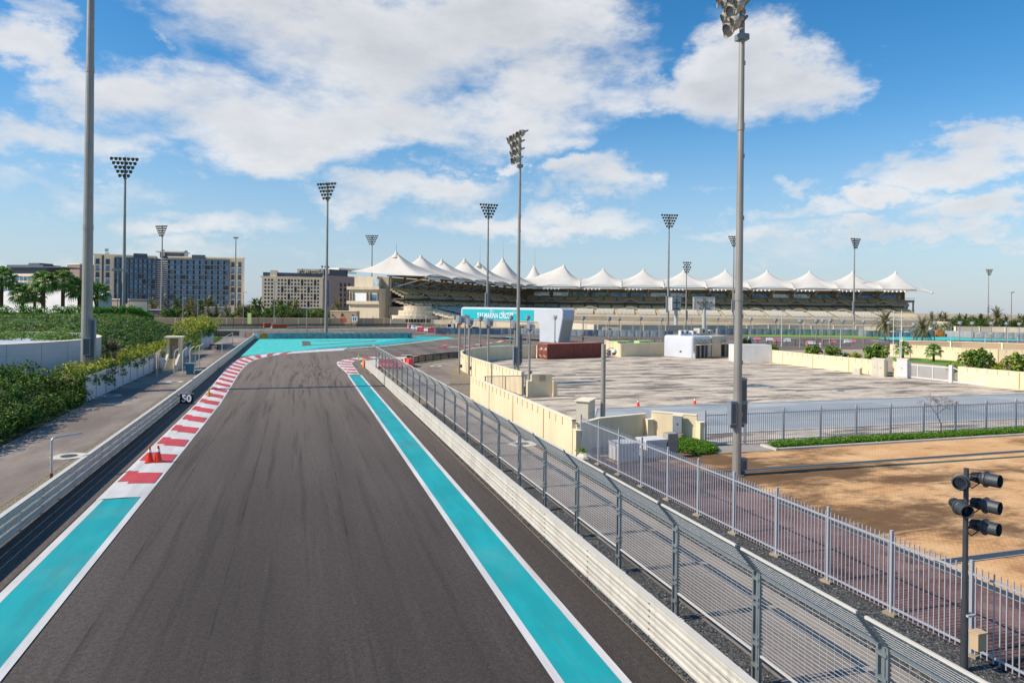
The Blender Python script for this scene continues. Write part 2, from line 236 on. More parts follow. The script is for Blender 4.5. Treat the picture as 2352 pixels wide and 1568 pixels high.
# ---------------------------------------------------------------- mesh helpers
def rootloc(o):
    if o is None: return Vector((0, 0, 0))
    while o.parent: o = o.parent
    return Vector(o.location)
class MB:
    def __init__(s): s.v = []; s.f = []; s.m = []; s.mats = []; s.c = 0; s.T = None
    def mat(s, name):
        if name not in s.mats: s.mats.append(name)
        s.c = s.mats.index(name); return s
    def add(s, vs, fs):
        o = len(s.v)
        s.v += [s.T @ Vector(v) for v in vs] if s.T else [tuple(v) for v in vs]
        s.f += [tuple(i+o for i in f) for f in fs]; s.m += [s.c]*len(fs); return s
    def box(s, x0, x1, y0, y1, z0, z1):
        return s.add([(x0,y0,z0),(x1,y0,z0),(x1,y1,z0),(x0,y1,z0),(x0,y0,z1),(x1,y0,z1),(x1,y1,z1),(x0,y1,z1)],
                     [(3,2,1,0),(4,5,6,7),(0,1,5,4),(1,2,6,5),(2,3,7,6),(3,0,4,7)])
    def cbox(s, c, d, rz=0, tilt=0):
        m = Matrix.Translation(Vector(c)) @ Matrix.Rotation(rz, 4, 'Z') @ Matrix.Rotation(tilt, 4, 'X'); o = s.T; s.T = (o @ m) if o else m
        s.box(-d[0]/2, d[0]/2, -d[1]/2, d[1]/2, -d[2]/2, d[2]/2); s.T = o; return s
    def beam(s, p, q, w, h):
        p = Vector(p); q = Vector(q); d = (q-p); ln = d.length
        if ln < 1e-6: return s
        m = Matrix.Translation((p+q)/2) @ d.to_track_quat('X', 'Z').to_matrix().to_4x4(); o = s.T; s.T = (o @ m) if o else m
        s.box(-ln/2, ln/2, -w/2, w/2, -h/2, h/2); s.T = o; return s
    def cyl(s, p, q, r0, r1=None, n=12, cap=True):
        r1 = r0 if r1 is None else r1; p = Vector(p); q = Vector(q); d = q-p; rot = d.to_track_quat('Z', 'X').to_matrix()
        vs = []
        for (c, r) in ((p, r0), (q, r1)):
            for i in range(n): a = 2*math.pi*i/n; vs.append(c+rot @ Vector((math.cos(a)*r, math.sin(a)*r, 0)))
        fs = [(i, (i+1) % n, n+(i+1) % n, n+i) for i in range(n)]
        if cap: fs += [tuple(range(n-1, -1, -1)), tuple(range(n, 2*n))]
        return s.add(vs, fs)
    def tube(s, pts, r, n=8):
        for a, b in zip(pts[:-1], pts[1:]): s.cyl(a, b, r, r, n)
        return s
    def lathe(s, prof, n=14, rot=None, at=(0, 0, 0)):
        vs = []; rot = rot or Matrix.Identity(3); at = Vector(at)
        for (r, z) in prof:
            for i in range(n): a = 2*math.pi*i/n; vs.append(at+rot @ Vector((math.cos(a)*r, math.sin(a)*r, z)))
        fs = []
        for k in range(len(prof)-1):
            for i in range(n): fs.append((k*n+i, k*n+(i+1) % n, (k+1)*n+(i+1) % n, (k+1)*n+i))
        return s.add(vs, fs)
    def prism(s, pts, z0, z1, bottom=True):
        n = len(pts); vs = [(p[0], p[1], z0) for p in pts]+[(p[0], p[1], z1) for p in pts]
        return s.add(vs, [(i, (i+1) % n, n+(i+1) % n, n+i) for i in range(n)]+[tuple(range(n, 2*n))]+([tuple(range(n-1, -1, -1))] if bottom else []))
    def quad(s, a, b, c, d): return s.add([a, b, c, d], [(0, 1, 2, 3)])
    def extr(s, line, prof, closed=False):
        """profile (offset to the right of travel, z) swept along a plan polyline"""
        P = [Vector((p[0], p[1])) for p in line]; n = len(P); rows = []
        for i in range(n):
            a = P[max(i-1, 0)]; b = P[min(i+1, n-1)]
            if closed: a = P[(i-1) % n]; b = P[(i+1) % n]
            d = (b-a).normalized(); nr = Vector((d.y, -d.x)); zz = line[i][2] if len(line[i]) > 2 else 0
            rows.append([(P[i].x+nr.x*o, P[i].y+nr.y*o, z+zz) for (o, z) in prof])
        k = len(prof); vs = [v for r_ in rows for v in r_]; fs = []
        for i in range(n if closed else n-1):
            j = (i+1) % n
            for q in range(k-1): fs.append((i*k+q, j*k+q, j*k+q+1, i*k+q+1))
        return s.add(vs, fs)
    def build(s, name, parent=None, smooth=False, label=None, mats=None):
        me = bpy.data.meshes.new(name); off = rootloc(parent)
        me.from_pydata([tuple(Vector(v)-off) for v in s.v], [], s.f)
        for m in s.mats: me.materials.append(MATS[m])
        if len(s.mats) > 1: me.polygons.foreach_set('material_index', s.m)
        if smooth: me.polygons.foreach_set('use_smooth', [True]*len(me.polygons))
        me.update(); o = bpy.data.objects.new(name, me); COL.objects.link(o)
        if parent is not None: o.parent = parent
        if label: o['label'] = label
        return o
def mb(m): return MB().mat(m)
def tag(o, label, cat, group=None, kind=None):
    o['label'] = label; o['category'] = cat
    if group: o['group'] = group
    if kind: o['kind'] = kind
    return o
def thing(name, label, cat, loc=(0, 0, 0), group=None, local=False):
    o = bpy.data.objects.new(name, None); o.empty_display_size = .3; COL.objects.link(o); o.location = loc
    return tag(o, label, cat, group)
def struct(o): o['kind'] = 'structure'; return o
KIDS = {}
def copy_tree(src, loc, rz=0, label=None, scale=None, group=None):
    r = src.copy(); COL.objects.link(r); r.location = loc; r.rotation_euler = (0, 0, rz)
    if scale: r.scale = (scale,)*3
    if label: r['label'] = label
    if group: r['group'] = group
    for ch in list(src.children):
        c = ch.copy(); COL.objects.link(c); c.parent = r
        for g in list(ch.children): d = g.copy(); COL.objects.link(d); d.parent = c
    return r
class Kind:
    """first placement moves the prototype itself, later ones copy it"""
    def __init__(s, root): s.r = root; s.used = False
    def put(s, loc, rz=0, label=None, scale=None, group=None):
        if s.used: return copy_tree(s.r, loc, rz, label, scale, group)
        s.used = True; s.r.location = loc; s.r.rotation_euler = (0, 0, rz)
        if scale: s.r.scale = (scale,)*3
        if label: s.r['label'] = label
        if group: s.r['group'] = group
        return s.r
ORD = ['first', 'second', 'third', 'fourth', 'fifth', 'sixth', 'seventh', 'eighth', 'ninth', 'tenth', 'eleventh', 'twelfth', 'thirteenth', 'fourteenth', 'fifteenth', 'sixteenth', 'seventeenth', 'eighteenth', 'nineteenth', 'twentieth', 'twenty-first', 'twenty-second', 'twenty-third', 'twenty-fourth', 'twenty-fifth', 'twenty-sixth', 'twenty-seventh', 'twenty-eighth', 'twenty-ninth', 'thirtieth', 'thirty-first', 'thirty-second']
def text_mesh(body, size, mat, name, parent, m, depth_=.02, shear=0, align='CENTER', fat=0, width=None):
    cu = bpy.data.curves.new(name, 'FONT'); cu.body = body; cu.size = size; cu.extrude = depth_; cu.shear = shear; cu.align_x = align; cu.align_y = 'CENTER'; cu.offset = fat; cu.resolution_u = 3
    o = bpy.data.objects.new(name, cu); COL.objects.link(o); bpy.context.view_layer.update()
    me = bpy.data.meshes.new_from_object(o.evaluated_get(bpy.context.evaluated_depsgraph_get())); bpy.data.objects.remove(o)
    if width and me.vertices: x_ = max(v.co.x for v in me.vertices)-min(v.co.x for v in me.vertices); me.transform(Matrix.Diagonal((width/x_, 1, 1, 1)))
    me.name = name; me.transform(m)
    me.transform(Matrix.Translation(-rootloc(parent)))
    me.materials.clear(); me.materials.append(M(mat)); o = bpy.data.objects.new(name, me); COL.objects.link(o)
    if parent is not None: o.parent = parent
    return o
def face_m(origin, right, up=(0, 0, 1)):
    r = Vector(right).normalized(); u = Vector(up); n = r.cross(u).normalized(); o = Vector(origin)
    return Matrix(((r.x, u.x, n.x, o.x), (r.y, u.y, n.y, o.y), (r.z, u.z, n.z, o.z), (0, 0, 0, 1)))
def flat(name, pts, z, mat, px=False, label=None, cat='ground'):
    """a ground sheet; pts are plan points, or photo readings when px"""
    P = [G(p) for p in pts] if px else [Vector((p[0], p[1], 0)) for p in pts]
    bm = bmesh.new(); vs = [bm.verts.new((p.x, p.y, z)) for p in P]; f = bm.faces.new(vs)
    if f.normal.z < 0: f.normal_flip()
    bm.normal_update()
    me = bpy.data.meshes.new(name); bm.to_mesh(me); bm.free(); me.materials.append(M(mat)); o = bpy.data.objects.new(name, me); COL.objects.link(o)
    struct(o); o['label'] = label or name.replace('_', ' '); o['category'] = cat
    return o
def ribbon(name, L_, R_, z, mat, label, cat='track marking', parent=None):
    m = mb(mat); n = len(L_); m.add([(p[0], p[1], z) for p in L_]+[(p[0], p[1], z) for p in R_], [(i, n+i, n+i+1, i+1) for i in range(n-1)])
    o = m.build(name, parent); 
    if parent is None: struct(o); o['label'] = label; o['category'] = cat
    return o
def resample(pts, step):
    P = [Vector(p[:2]) for p in pts]; out_ = [P[0]]; d = 0
    for a, b in zip(P[:-1], P[1:]):
        ln = (b-a).length; x = step-d
        while x <= ln: out_.append(a+(b-a)*(x/ln)); x += step
        d = ln-(x-step)
    return out_
def spline(pts, k=6):
    P = [Vector(p) for p in pts]; P = [P[0]*2-P[1]]+P+[P[-1]*2-P[-2]]; o = []
    for i in range(1, len(P)-2):
        for j in range(k):
            t = j/k; a, b, c, d = P[i-1:i+3]
            o.append(.5*((2*b)+(c-a)*t+(2*a-5*b+4*c-d)*t*t+(3*b-a-3*c+d)*t**3))
    o.append(P[-2]); return o
# ================================================================ SETTING
flat('ground', [(-3000,-600),(3000,-600),(3500,4000),(-3500,4000)], -.02, 'sand', label='sandy ground reaching the horizon')
rd = lambda s, t: (s, t)
# race track: the straight, the corner, and the tracks crossing behind
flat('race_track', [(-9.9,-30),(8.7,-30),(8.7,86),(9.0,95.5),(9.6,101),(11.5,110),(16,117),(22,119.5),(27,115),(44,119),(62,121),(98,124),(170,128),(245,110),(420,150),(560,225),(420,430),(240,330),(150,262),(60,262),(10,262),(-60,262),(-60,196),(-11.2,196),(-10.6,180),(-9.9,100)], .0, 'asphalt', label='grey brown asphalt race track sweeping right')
struct(bpy.data.objects['race_track'])
# run-off strip outside the white line on the left, slightly different asphalt
def kl(t):   # kerb outer / inner edge on the straight
    pts = [(-30,-8.4,-6.43),(64,-8.45,-6.43),(78,-8.7,-6.75),(90,-9.05,-7.05),(99,-9.4,-7.12),(106,-9.42,-7.05)]
    for a, b in zip(pts[:-1], pts[1:]):
        if t <= b[0]: k = (t-a[0])/(b[0]-a[0]); return a[1]+(b[1]-a[1])*k, a[2]+(b[2]-a[2])*k
    return pts[-1][1:]
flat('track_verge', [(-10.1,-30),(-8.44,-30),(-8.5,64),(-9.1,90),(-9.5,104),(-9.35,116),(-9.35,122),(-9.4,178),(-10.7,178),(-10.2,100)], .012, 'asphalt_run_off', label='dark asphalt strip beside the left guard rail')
ribbon('teal_stripe', [(-8.13,-30),(-8.13,34.3)], [(-6.66,-30),(-6.66,34.3)], .024, 'paint_teal', 'teal painted edge stripe at lower left of the track')
ribbon('white_line', [(-8.4,-30),(-8.4,34.3)], [(-8.13,-30),(-8.13,34.3)], .026, 'paint_white', 'white line along the outer side of the left teal stripe')
ribbon('white_line', [(-6.66,-30),(-6.66,34.3)], [(-6.42,-30),(-6.42,34.3)], .026, 'paint_white', 'white line along the track side of the left teal stripe')
ribbon('teal_stripe', [(5.96,-30),(5.96,86.6)], [(7.25,-30),(7.25,86.6)], .024, 'paint_teal', 'long teal painted edge stripe on the right of the track')
ribbon('white_line', [(5.74,-30),(5.74,86.6)], [(5.96,-30),(5.96,86.6)], .026, 'paint_white', 'white line on the track side of the right teal stripe')
ribbon('white_line', [(7.25,-30),(7.25,86.6)], [(7.47,-30),(7.47,86.6)], .026, 'paint_white', 'white line on the rail side of the right teal stripe')
# left kerb: white base with red blocks, following the straight and then the corner
ko = [(kl(t)[0], t) for t in range(34, 107, 2)]; ki = [(kl(t)[1], t) for t in range(34, 107, 2)]
ko += [tuple(p) for p in spline([(-9.42,108),(-9.15,113),(-8.31,119),(-7,123.2),(-4.29,127.9),(-.11,133.1),(4.76,138.4),(9.5,142.6)], 6)]
ki += [tuple(p) for p in spline([(-7.0,108),(-6.28,114),(-4.48,121.0),(-1.71,126.0),(3.82,131.2),(8.2,134.6)], 7)]
def along(P, n):
    P = [Vector(p) for p in P]; ls = [0]
    for a, b in zip(P[:-1], P[1:]): ls.append(ls[-1]+(b-a).length)
    o = []; k = 0
    for i in range(n):
        d = ls[-1]*i/(n-1)
        while k < len(P)-2 and ls[k+1] < d: k += 1
        o.append(P[k]+(P[k+1]-P[k])*((d-ls[k])/max(1e-6, ls[k+1]-ls[k])))
    return o
# straight part and corner part sampled separately so both sides stay abreast
def kerb(name, O, I, n, period, red0, red1, label, h=.03, redfrac=.5, in0=.07, in1=.93, nub=True, start=0):
    o_ = along(O, n); i_ = along(I, n); m = mb('paint_white'); vs = []
    for k in range(n):
        a, b = o_[k], i_[k]; vs += [(a.x, a.y, .018), (a.x+(b.x-a.x)*.12, a.y+(b.y-a.y)*.12, .03+h*.6), (a.x+(b.x-a.x)*.55, a.y+(b.y-a.y)*.55, .03+h), (a.x+(b.x-a.x)*.9, a.y+(b.y-a.y)*.9, .034), (b.x, b.y, .02)]
    m.add(vs, [(k*5+j, k*5+5+j, k*5+6+j, k*5+1+j) for k in range(n-1) for j in range(4)])
    m.mat('paint_red')
    def pt(d, fr):
        x = d*(n-1); k = min(int(x), n-2); f = x-k; a = o_[k].lerp(o_[k+1], f); b = i_[k].lerp(i_[k+1], f); p = a.lerp(b, fr)
        zz = .03+h*(1-abs(fr-.55)/.45*.75); return (p.x, p.y, min(.03+h, zz)+.012)
    tot = sum((o_[k+1]-o_[k]).length for k in range(n-1)); d = red0
    while d < red1*tot and d/tot < 1:
        e = min(tot, d+period*redfrac)
        for (f0, f1) in ((in0, .33), (.33, .55), (.55, in1)):
            A = (d+(.45 if (nub and f0 < .3) else 0))/tot; Bq = (e+(.45 if (nub and f0 < .3) else 0))/tot; Bq = min(Bq, 1)
            m.quad(pt(A, f0), pt(A, f1), pt(Bq, f1), pt(Bq, f0))
        d += period
    q = m.build(name); struct(q); q['label'] = label; q['category'] = 'kerb'; return q
kerb('kerb', ko, ki, 140, 4.75, 2.6, .86, 'red and white kerb on the left running into the corner', redfrac=.48)
kerb('kerb', [(5.9,87),(5.6,95),(5.3,101),(5.45,106.5),(6.4,110.3),(8.4,114.7),(10.5,116.3),(13.0,117.2)], [(7.3,87),(7.45,95),(7.45,101.5),(7.6,105),(8.3,108.4),(9.8,111.6),(11.6,113.6),(13.4,114.9)], 60, 4.6, 1.6, .95, 'red and white apex kerb at the end of the right teal stripe', redfrac=.4)
# corner run-off in pale teal
ro = [C1(545,413),C1(245,688),C1(700,640),C1(1000,615),C1(1500,570),C1(2000,532),C1(2352,505),C2(500,510),C2(1000,450),C2(1400,418),C2(1650,398),C2(1500,380),C2(1060,378),C2(1000,398),C2(600,408),C1(2000,408)]
flat('run_off_area', ro, .02, 'paint_teal_pale', True, 'pale turquoise painted run-off area outside the corner')
flat('run_off_band', [C1(1290,580),C1(1500,545),C1(2352,478),C2(700,430),C2(1030,395),C2(1060,380),C2(1500,380),C2(1000,450),C2(500,503),C1(2352,500),C1(1700,552)], .034, 'paint_teal_dark', True, 'brighter turquoise curved band in the run-off area')
flat('asphalt_patch', [C1(1205,447),C1(1215,527),C1(1355,512),C1(1330,450)], .046, 'paint_dark', True, 'grey rectangle left unpainted in the turquoise run-off')
flat('asphalt_patch', [C1(1340,512),C1(1360,518),C1(2352,455),C2(420,442),C2(0,442),C1(1330,447),C1(1500,452),C2(250,444),C1(2352,447)], .040, 'paint_dark', True, 'thin grey unpainted wedge in the turquoise run-off')
def line_px(name, pts, wd, z, mat, label, k=5):
    P = spline([tuple(G(p)[:2]) for p in pts], k); Lr = []; Rr = []
    for i, p in enumerate(P):
        d = (P[min(i+1, len(P)-1)]-P[max(i-1, 0)]).normalized(); nr = Vector((d.y, -d.x)); Lr.append(p-nr*wd/2); Rr.append(p+nr*wd/2)
    return ribbon(name, Lr, Rr, z, mat, label)
line_px('white_line', [C1(1480,605),C1(2000,560),C1(2352,530),C2(400,538),C2(900,483),C2(1400,427),C2(1860,398)], .9, .03, 'paint_white', 'white edge line outside the corner exit')
line_px('teal_stripe', [C1(1560,592),C1(2352,545),C2(600,527),C2(1300,450)], .45, .042, 'paint_teal_pale', 'thin turquoise line between the white corner exit lines')
line_px('white_line', [C1(1480,612),C1(2000,593),C2(0,598),C2(500,578),C2(1000,565),C2(1380,553)], .3, .03, 'paint_white', 'thin white line across the inside of the second corner')
def stripes(name, pts, wd, period, mat2, label, z=.05, ratio=.5):
    P = resample([tuple(p) for p in spline([tuple(G(q)[:2]) for q in pts], 6)], period*ratio); m = mb('paint_white')
    for i in range(len(P)-1):
        m.mat('paint_white' if i % 2 else mat2); d = (P[i+1]-P[i]).normalized(); nr = Vector((d.y, -d.x))*wd/2
        m.quad((*(P[i]-nr), z), (*(P[i]+nr), z), (*(P[i+1]+nr), z), (*(P[i+1]-nr), z))
    q = m.build(name); struct(q); q['label'] = label; q['category'] = 'kerb'; return q
stripes('kerb', [C2(1380,553),C2(1560,545),C2(1740,535),C2(2000,502),C2(2352,463),C3(1000,715),C3(1240,703)], 1.3, 6, 'paint_red', 'red and white kerb curving behind the tall lamp posts')
stripes('kerb', [C2(660,688),C2(900,668),C2(1210,660)], 1.0, 5, 'paint_red', 'short red and white kerb behind the start of the mesh fence')
stripes('kerb', [C2(980,328),C2(1300,335),C2(1700,345)], 1.0, 8, 'paint_red', 'faint red and white kerb in front of the far tyre barrier')
stripes('kerb', [C1(1310,312),C1(1800,316),C2(400,318)], 1.2, 14, 'paint_red', 'distant red and white kerb behind the near tyre barrier')
stripes('kerb', [C5(600,778),C5(1100,790),C5(1600,803),C5(2352,820),C6(500,1070)], 1.6, 14, 'paint_red', 'far red and white kerb below the green verge')
line_px('teal_stripe', [C2(980,375),C2(1400,340),C2(1900,345),C2(2352,372),C3(1080,650),C3(1250,690)], 1.0, .03, 'paint_teal_pale', 'pale teal and white line around the far bend')
line_px('teal_stripe', [C1(-900,278),C1(0,275),C1(700,268),C1(1600,262),C1(2352,252),C2(1000,247),C2(1560,262)], 2.4, .03, 'paint_teal_pale', 'teal line along the far track on the left')
line_px('white_line', [C1(-900,284),C1(0,281),C1(700,272),C1(1600,266),C2(0,262),C2(700,262)], .8, .045, 'paint_white', 'white line along the far track on the left')
line_px('teal_stripe', [C3(820,800),C3(1100,792),C3(1500,786)], 1.6, .03, 'paint_teal_pale', 'pale green line behind the curved cream wall')
line_px('white_line', [C5(220,850),C5(600,842),C5(900,835)], .8, .03, 'paint_white', 'white line on the far track beyond the shrubs')
flat('run_off_area', [C6(370,1018),C6(700,1003),C6(1300,1006),C6(1800,1030),C6(2500,1042),C6(3200,1052),C6(3200,1072),C6(2352,1062),C6(1500,1056),C6(700,1050),C6(400,1032)], .03, 'paint_teal_pale', True, 'long turquoise run-off strip at far right')
flat('grass_verge', [C5(470,742),C5(1500,742),C5(2352,752),C6(450,992),C6(560,1008),C6(380,1022),C6(0,1018),C5(2000,785),C5(1200,772),C5(480,758)], .03, 'turf_green', True, 'bright green grass verge under the far tyre barrier')
# inner side of the corner: pale apron, gravel, service road
flat('apron', [C2(160,800),C2(190,770),C2(260,752),C2(370,738),C2(660,700),C2(900,690),C2(1210,662),C2(1300,660),C2(960,720),C2(880,800),C2(700,850),C2(400,850),C2(220,842)], .02, 'concrete_pale', True, 'pale concrete apron inside the corner')
flat('asphalt_patch', [(8.9,93),(9.2,101),(10.6,103.6),(13,101),(14.6,97),(14.8,92),(10.5,90)], .014, 'asphalt_run_off', label='dark asphalt patch beside the end of the right guard rail')
flat('gravel_bed', [(8.72,-30),(18,-30),(17.2,1),(16.3,37),(15.6,37),(15.65,63.5),(20.8,63.5),(20.8,86),(22.5,97),(27,106),(34,111),(34,117),(26,114),(20.5,108.8),(16.3,103.4),(14.5,97),(14,90),(8.72,88)], .004, 'gravel_dark', label='dark grey gravel bed beside the right guard rail')
flat('gravel_bed', [(8.75,60),(15.65,60),(15.65,63.5),(20.8,63.5),(20.8,86),(22.5,97),(27,106),(27,112),(20.5,108.6),(16.3,103.2),(14.5,97),(9,91)], .010, 'gravel_tan', label='tan gravel inside the corner below the cream wall')
svc = [(10.9,-30),(10.9,60),(11.0,75),(12.0,84),(14.2,91.5),(17.3,98),(21,103.5),(26,109.3),(26.5,107.5),(23.6,102),(21.5,97.2),(19.6,91),(18.4,85),(17.5,80),(15.4,72),(14.2,60),(13.9,-30)]
flat('service_road', svc, .018, 'path_dusty', label='dusty service road behind the mesh fence')
# left service path
flat('gravel_bed', [(-12.6,-30),(-10.1,-30),(-10.2,100),(-10.8,180),(-13.6,180),(-12.5,100)], .004, 'gravel_tan', label='gravel strip behind the left guard rail')
flat('service_path', [(-17.0,-30),(-12.1,-30),(-11.9,44),(-11.75,54),(-12.0,75),(-12.4,126),(-11.8,193),(-22,196),(-22,150),(-17.5,118),(-17.4,66),(-16.9,48)], .012, 'path_dusty', label='dusty path between hedge and left guard rail')
flat('soil_bed', [(-40,-30),(-16.7,-30),(-16.5,48),(-17.1,66),(-24,66),(-40,40)], .002, 'soil', label='brown soil under the near hedge')
# manhole covers on pale collars
mhk = thing('manhole_cover', 'x', 'manhole'); m = mb('concrete_pale'); m.cyl((0,0,0), (0,0,.02), .95, .95, 8); m.build('collar', mhk); mb('galv_dark').cyl((0,0,.02), (0,0,.035), .42, .42, 16).build('lid', mhk); MH = Kind(mhk)
for p, l in ((B1(540,1030), 'round manhole cover on a white collar beside the bent grey pipe'), (B1(1370,447), 'manhole on the left path near the marshal post'), (C2(1350,840), 'manhole on the curved service road'), (Z6(540,1065), 'manhole on the service road seen through the mesh fence'), (B1(870,555), 'manhole at the foot of the white panel fence'), (Z5(780,1320), 'white ringed manhole in the middle of the paved lot')):
    MH.put(tuple(G(p)[:2])+(.02,), 0, l, group='manhole covers')
# paved lots right of the service road
flat('paved_lot', [(15.7,37.3),(24.5,37.5),(62,37.5),(90,37.5),(84,57),(77.3,64),(75.9,75),(75.6,111),(56,112),(39,111.5),(33,110),(27.9,106),(23,98),(21.1,87),(21.0,63.3),(15.7,63.3)], .02, 'pavers_lot', label='large paved lot with dark stains inside the cream walls')
flat('paved_yard', [(17.6,-30),(62,-30),(62,35.4),(28.6,35.4),(24.6,36),(16.0,36.9),(16.7,1)], .02, 'pavers_sand', label='sandy orange paved yard on the right')
flat('paved_strip', [(17.5,-30),(20.9,-30),(20.85,31.5),(19,36),(16.0,36.9),(16.65,1)], .032, 'pavers_red', label='red brick paving behind the palisade fence')
flat('concrete_slab', [(24.6,41.6),(64,41.3),(90,41.2),(90,53.6),(24.4,53.8),(20.4,46)], .034, 'slab_grey', label='blue grey painted strip across the paved lot')
flat('concrete_slab', [(24.0,35.6),(28.6,35.5),(29.5,37.4),(24.6,37.5)], .034, 'concrete_grey', label='grey slab between the two green beds')
def gutter(a, b, label, wd=.28):
    d = (Vector(b)-Vector(a)).normalized(); nr = Vector((d.y, -d.x))*wd; A = Vector(a); B = Vector(b)
    m = mb('concrete_pale'); 
    def q(o0, o1, z, mt):
        m.mat(mt); m.quad((*(A-nr*o0), z), (*(A+nr*o1), z), (*(B+nr*o1), z), (*(B-nr*o0), z))
    q(.85, .85, .044, 'concrete_grey'); q(.6, .6, .052, 'galv_dark'); o = m.build('drain_channel'); struct(o); o['label'] = label; o['category'] = 'drain'
gutter((20.95,-20), (20.95,31.6), 'long drain channel between red and sandy paving'); gutter((21.1,31.45), (62,31.35), 'drain channel crossing the sandy yard behind the tall mast'); gutter((21.2,18.15), (62,18.1), 'drain channel crossing the sandy yard in front')
for a, b, l in (((20.4,45.8),(24.4,53.9),'kerb edge at the left end of the grey strip'), ((24.4,54.0),(88,53.8),'pale kerb along the far side of the grey strip'), ((24.6,41.3),(88,41.0),'pale kerb along the near side of the grey strip')):
    m = mb('concrete_pale'); m.beam((*a,.05), (*b,.05), .3, .06); o = m.build('kerb_edge'); struct(o); o['label'] = l; o['category'] = 'kerb'
# skid marks near the corner
m = mb('asphalt_line')
r2 = random.Random(5)
for k in range(34):
    x0 = r2.uniform(-3.5, 5.0); y0 = r2.uniform(60, 92); P = []; hd = r2.uniform(-.08, .02); p = Vector((x0, y0)); n_ = r2.randint(10, 22); cur = r2.uniform(.02, .055)
    for j in range(n_): P.append(p.copy()); p += Vector((math.sin(hd), math.cos(hd)))*1.6; hd += cur*(j/n_)*1.7
    wd0 = r2.uniform(.05, .16)
    for j in range(len(P)-1):
        wd = wd0*math.sin(math.pi*(j+.5)/len(P)); d = (P[j+1]-P[j]).normalized(); nr = Vector((d.y, -d.x))*wd
        m.quad((*(P[j]-nr), .016), (*(P[j]+nr), .016), (*(P[j+1]+nr), .016), (*(P[j+1]-nr), .016))
for k in range(0):
    x0 = r2.uniform(-5, 4.8); y0 = r2.uniform(18, 60); ln = r2.uniform(4, 14); wd = r2.uniform(.03, .07); m.quad((x0-wd, y0, .016), (x0+wd, y0, .016), (x0+wd*.6+r2.uniform(-.3,.3), y0+ln, .016), (x0-wd*.6+.0, y0+ln, .016))
for s_, wd in ((-2.15,.035),(1.85,.03),(-5.2,.025)):
    x_ = s_; t_ = -20
    while t_ < 108: n_ = t_+r2.uniform(5,9); q_ = s_+r2.uniform(-.04,.04); m.quad((x_-wd,t_,.014),(x_+wd,t_,.014),(q_+wd,n_,.014),(q_-wd,n_,.014)); x_ = q_; t_ = n_
o = m.build('skid_marks'); struct(o); o['label'] = 'dark curved tyre marks on the track before the corner'; o['category'] = 'track marking'
def skid_mat():
    b = NB('skid'); tr = b.n('ShaderNodeBsdfTransparent'); ms = b.n('ShaderNodeMixShader'); b.l(b.ramp(b.noise(.8, 4, (1, .4, 1)), .3, .8, 0, .4), ms.inputs[0]); m = b.fin(lin('#2c2826'), .9)
    b.l(tr.outputs[0], ms.inputs[1]); b.l(b.b.outputs[0], ms.inputs[2]); b.l(ms.outputs[0], b.o.inputs[0]); return m
o.data.materials[0] = skid_mat()
# a straight painted joint across the track at the 65 m line is the mast's shadow; nothing built here

# ================================================================ GUARD RAILS
WB = [(0,0),(.045,.03),(.045,.09),(-.005,.13),(-.005,.17),(.045,.21),(.045,.27),(0,.30)]
def guard_rail(line, label, mat, beams=3, z0=.07, post=2.0, side=1, pmat='galv_dark', cap='galv_cap', top=False, pitch=.335):
    rootp = (line[0][0], line[0][1], 0); t = thing('guard_rail', label, 'guard rail', rootp)
    L2 = line if side > 0 else line
    for k in range(beams):
        m = mb(mat); pr = [(side*(.1+a), z0+k*pitch+z) for a, z in WB]; pr += [(side*(.085), z0+k*pitch+.30), (side*.085, z0+k*pitch)]
        m.extr(line, pr+[pr[0]])
        if k == beams-1 and cap: m.mat(cap); m.extr(line, [(side*.14, z0+k*pitch+.30), (side*.15, z0+k*pitch+.335), (-side*.06, z0+k*pitch+.335), (-side*.06, z0+k*pitch+.28)])
        for i, p in enumerate(resample(line, post*2)):
            if i > 60: break
            for zz in (.06, .24): c = Vector((p.x+side*.15, p.y)); m.mat('galv_grey').cyl((c.x, c.y, z0+k*pitch+zz), (c.x+side*.025, c.y, z0+k*pitch+zz), .028, .02, 6)
        m.build('rail_beam', t)
    P = resample(line, post); m = mb(pmat); mm = mb('galv_grey'); step = max(1, int(len(P)/90)+0)
    for i, p in enumerate(P):
        h = z0+(beams-1)*pitch+.3
        q = mb(pmat); q.box(p.x-.05, p.x+.05, p.y-.07, p.y+.07, 0, h)
        if len(P) <= 95: q.build('post', t)
        else:
            o_ = len(m.v); m.v += q.v; m.f += [tuple(a+o_ for a in f) for f in q.f]; m.m += q.m
    if len(P) > 95: o = m.build('post_row', t); o['kind'] = 'stuff'
    bl = mb('galv_grey'); P = []
    for i in range(len(P)-1):
        a = P[i]; d = (P[i+1]-a).normalized(); nr = Vector((d.y, -d.x))*side
        if i % 2 == 0:
            for k in range(beams):
                for zz in (.06, .24):
                    c = a+nr*.155; bl.cyl((c.x, c.y, z0+k*pitch+zz), (c.x+nr.x*.025, c.y+nr.y*.025, z0+k*pitch+zz), .028, .02, 6)
    if bl.v: bl.build('bolts', t)
    return t
guard_rail([(-10.1,t) for t in range(-16,60,4)]+[(-10.15,70),(-10.3,84),(-10.4,96),(-10.5,120),(-10.65,150),(-10.8,181)], 'long weathered guard rail along the left edge of the track', 'galv_warm', side=1, post=2.2)
rr = guard_rail([(9.0,t) for t in range(-12,92,4)]+[(8.95,94),(8.85,97.2)], 'long cream guard rail along the right edge of the track', 'galv_warm', side=-1, post=2.0)
m = mb('orange')
for k in range(3): m.box(8.60, 8.66, 96.2, 98.6, .08+.335*k, .38+.335*k)
m.box(8.66,8.9,98.5,98.6,.05,1.1); m.build('orange_end', rr, label='orange painted end of the guard rail')
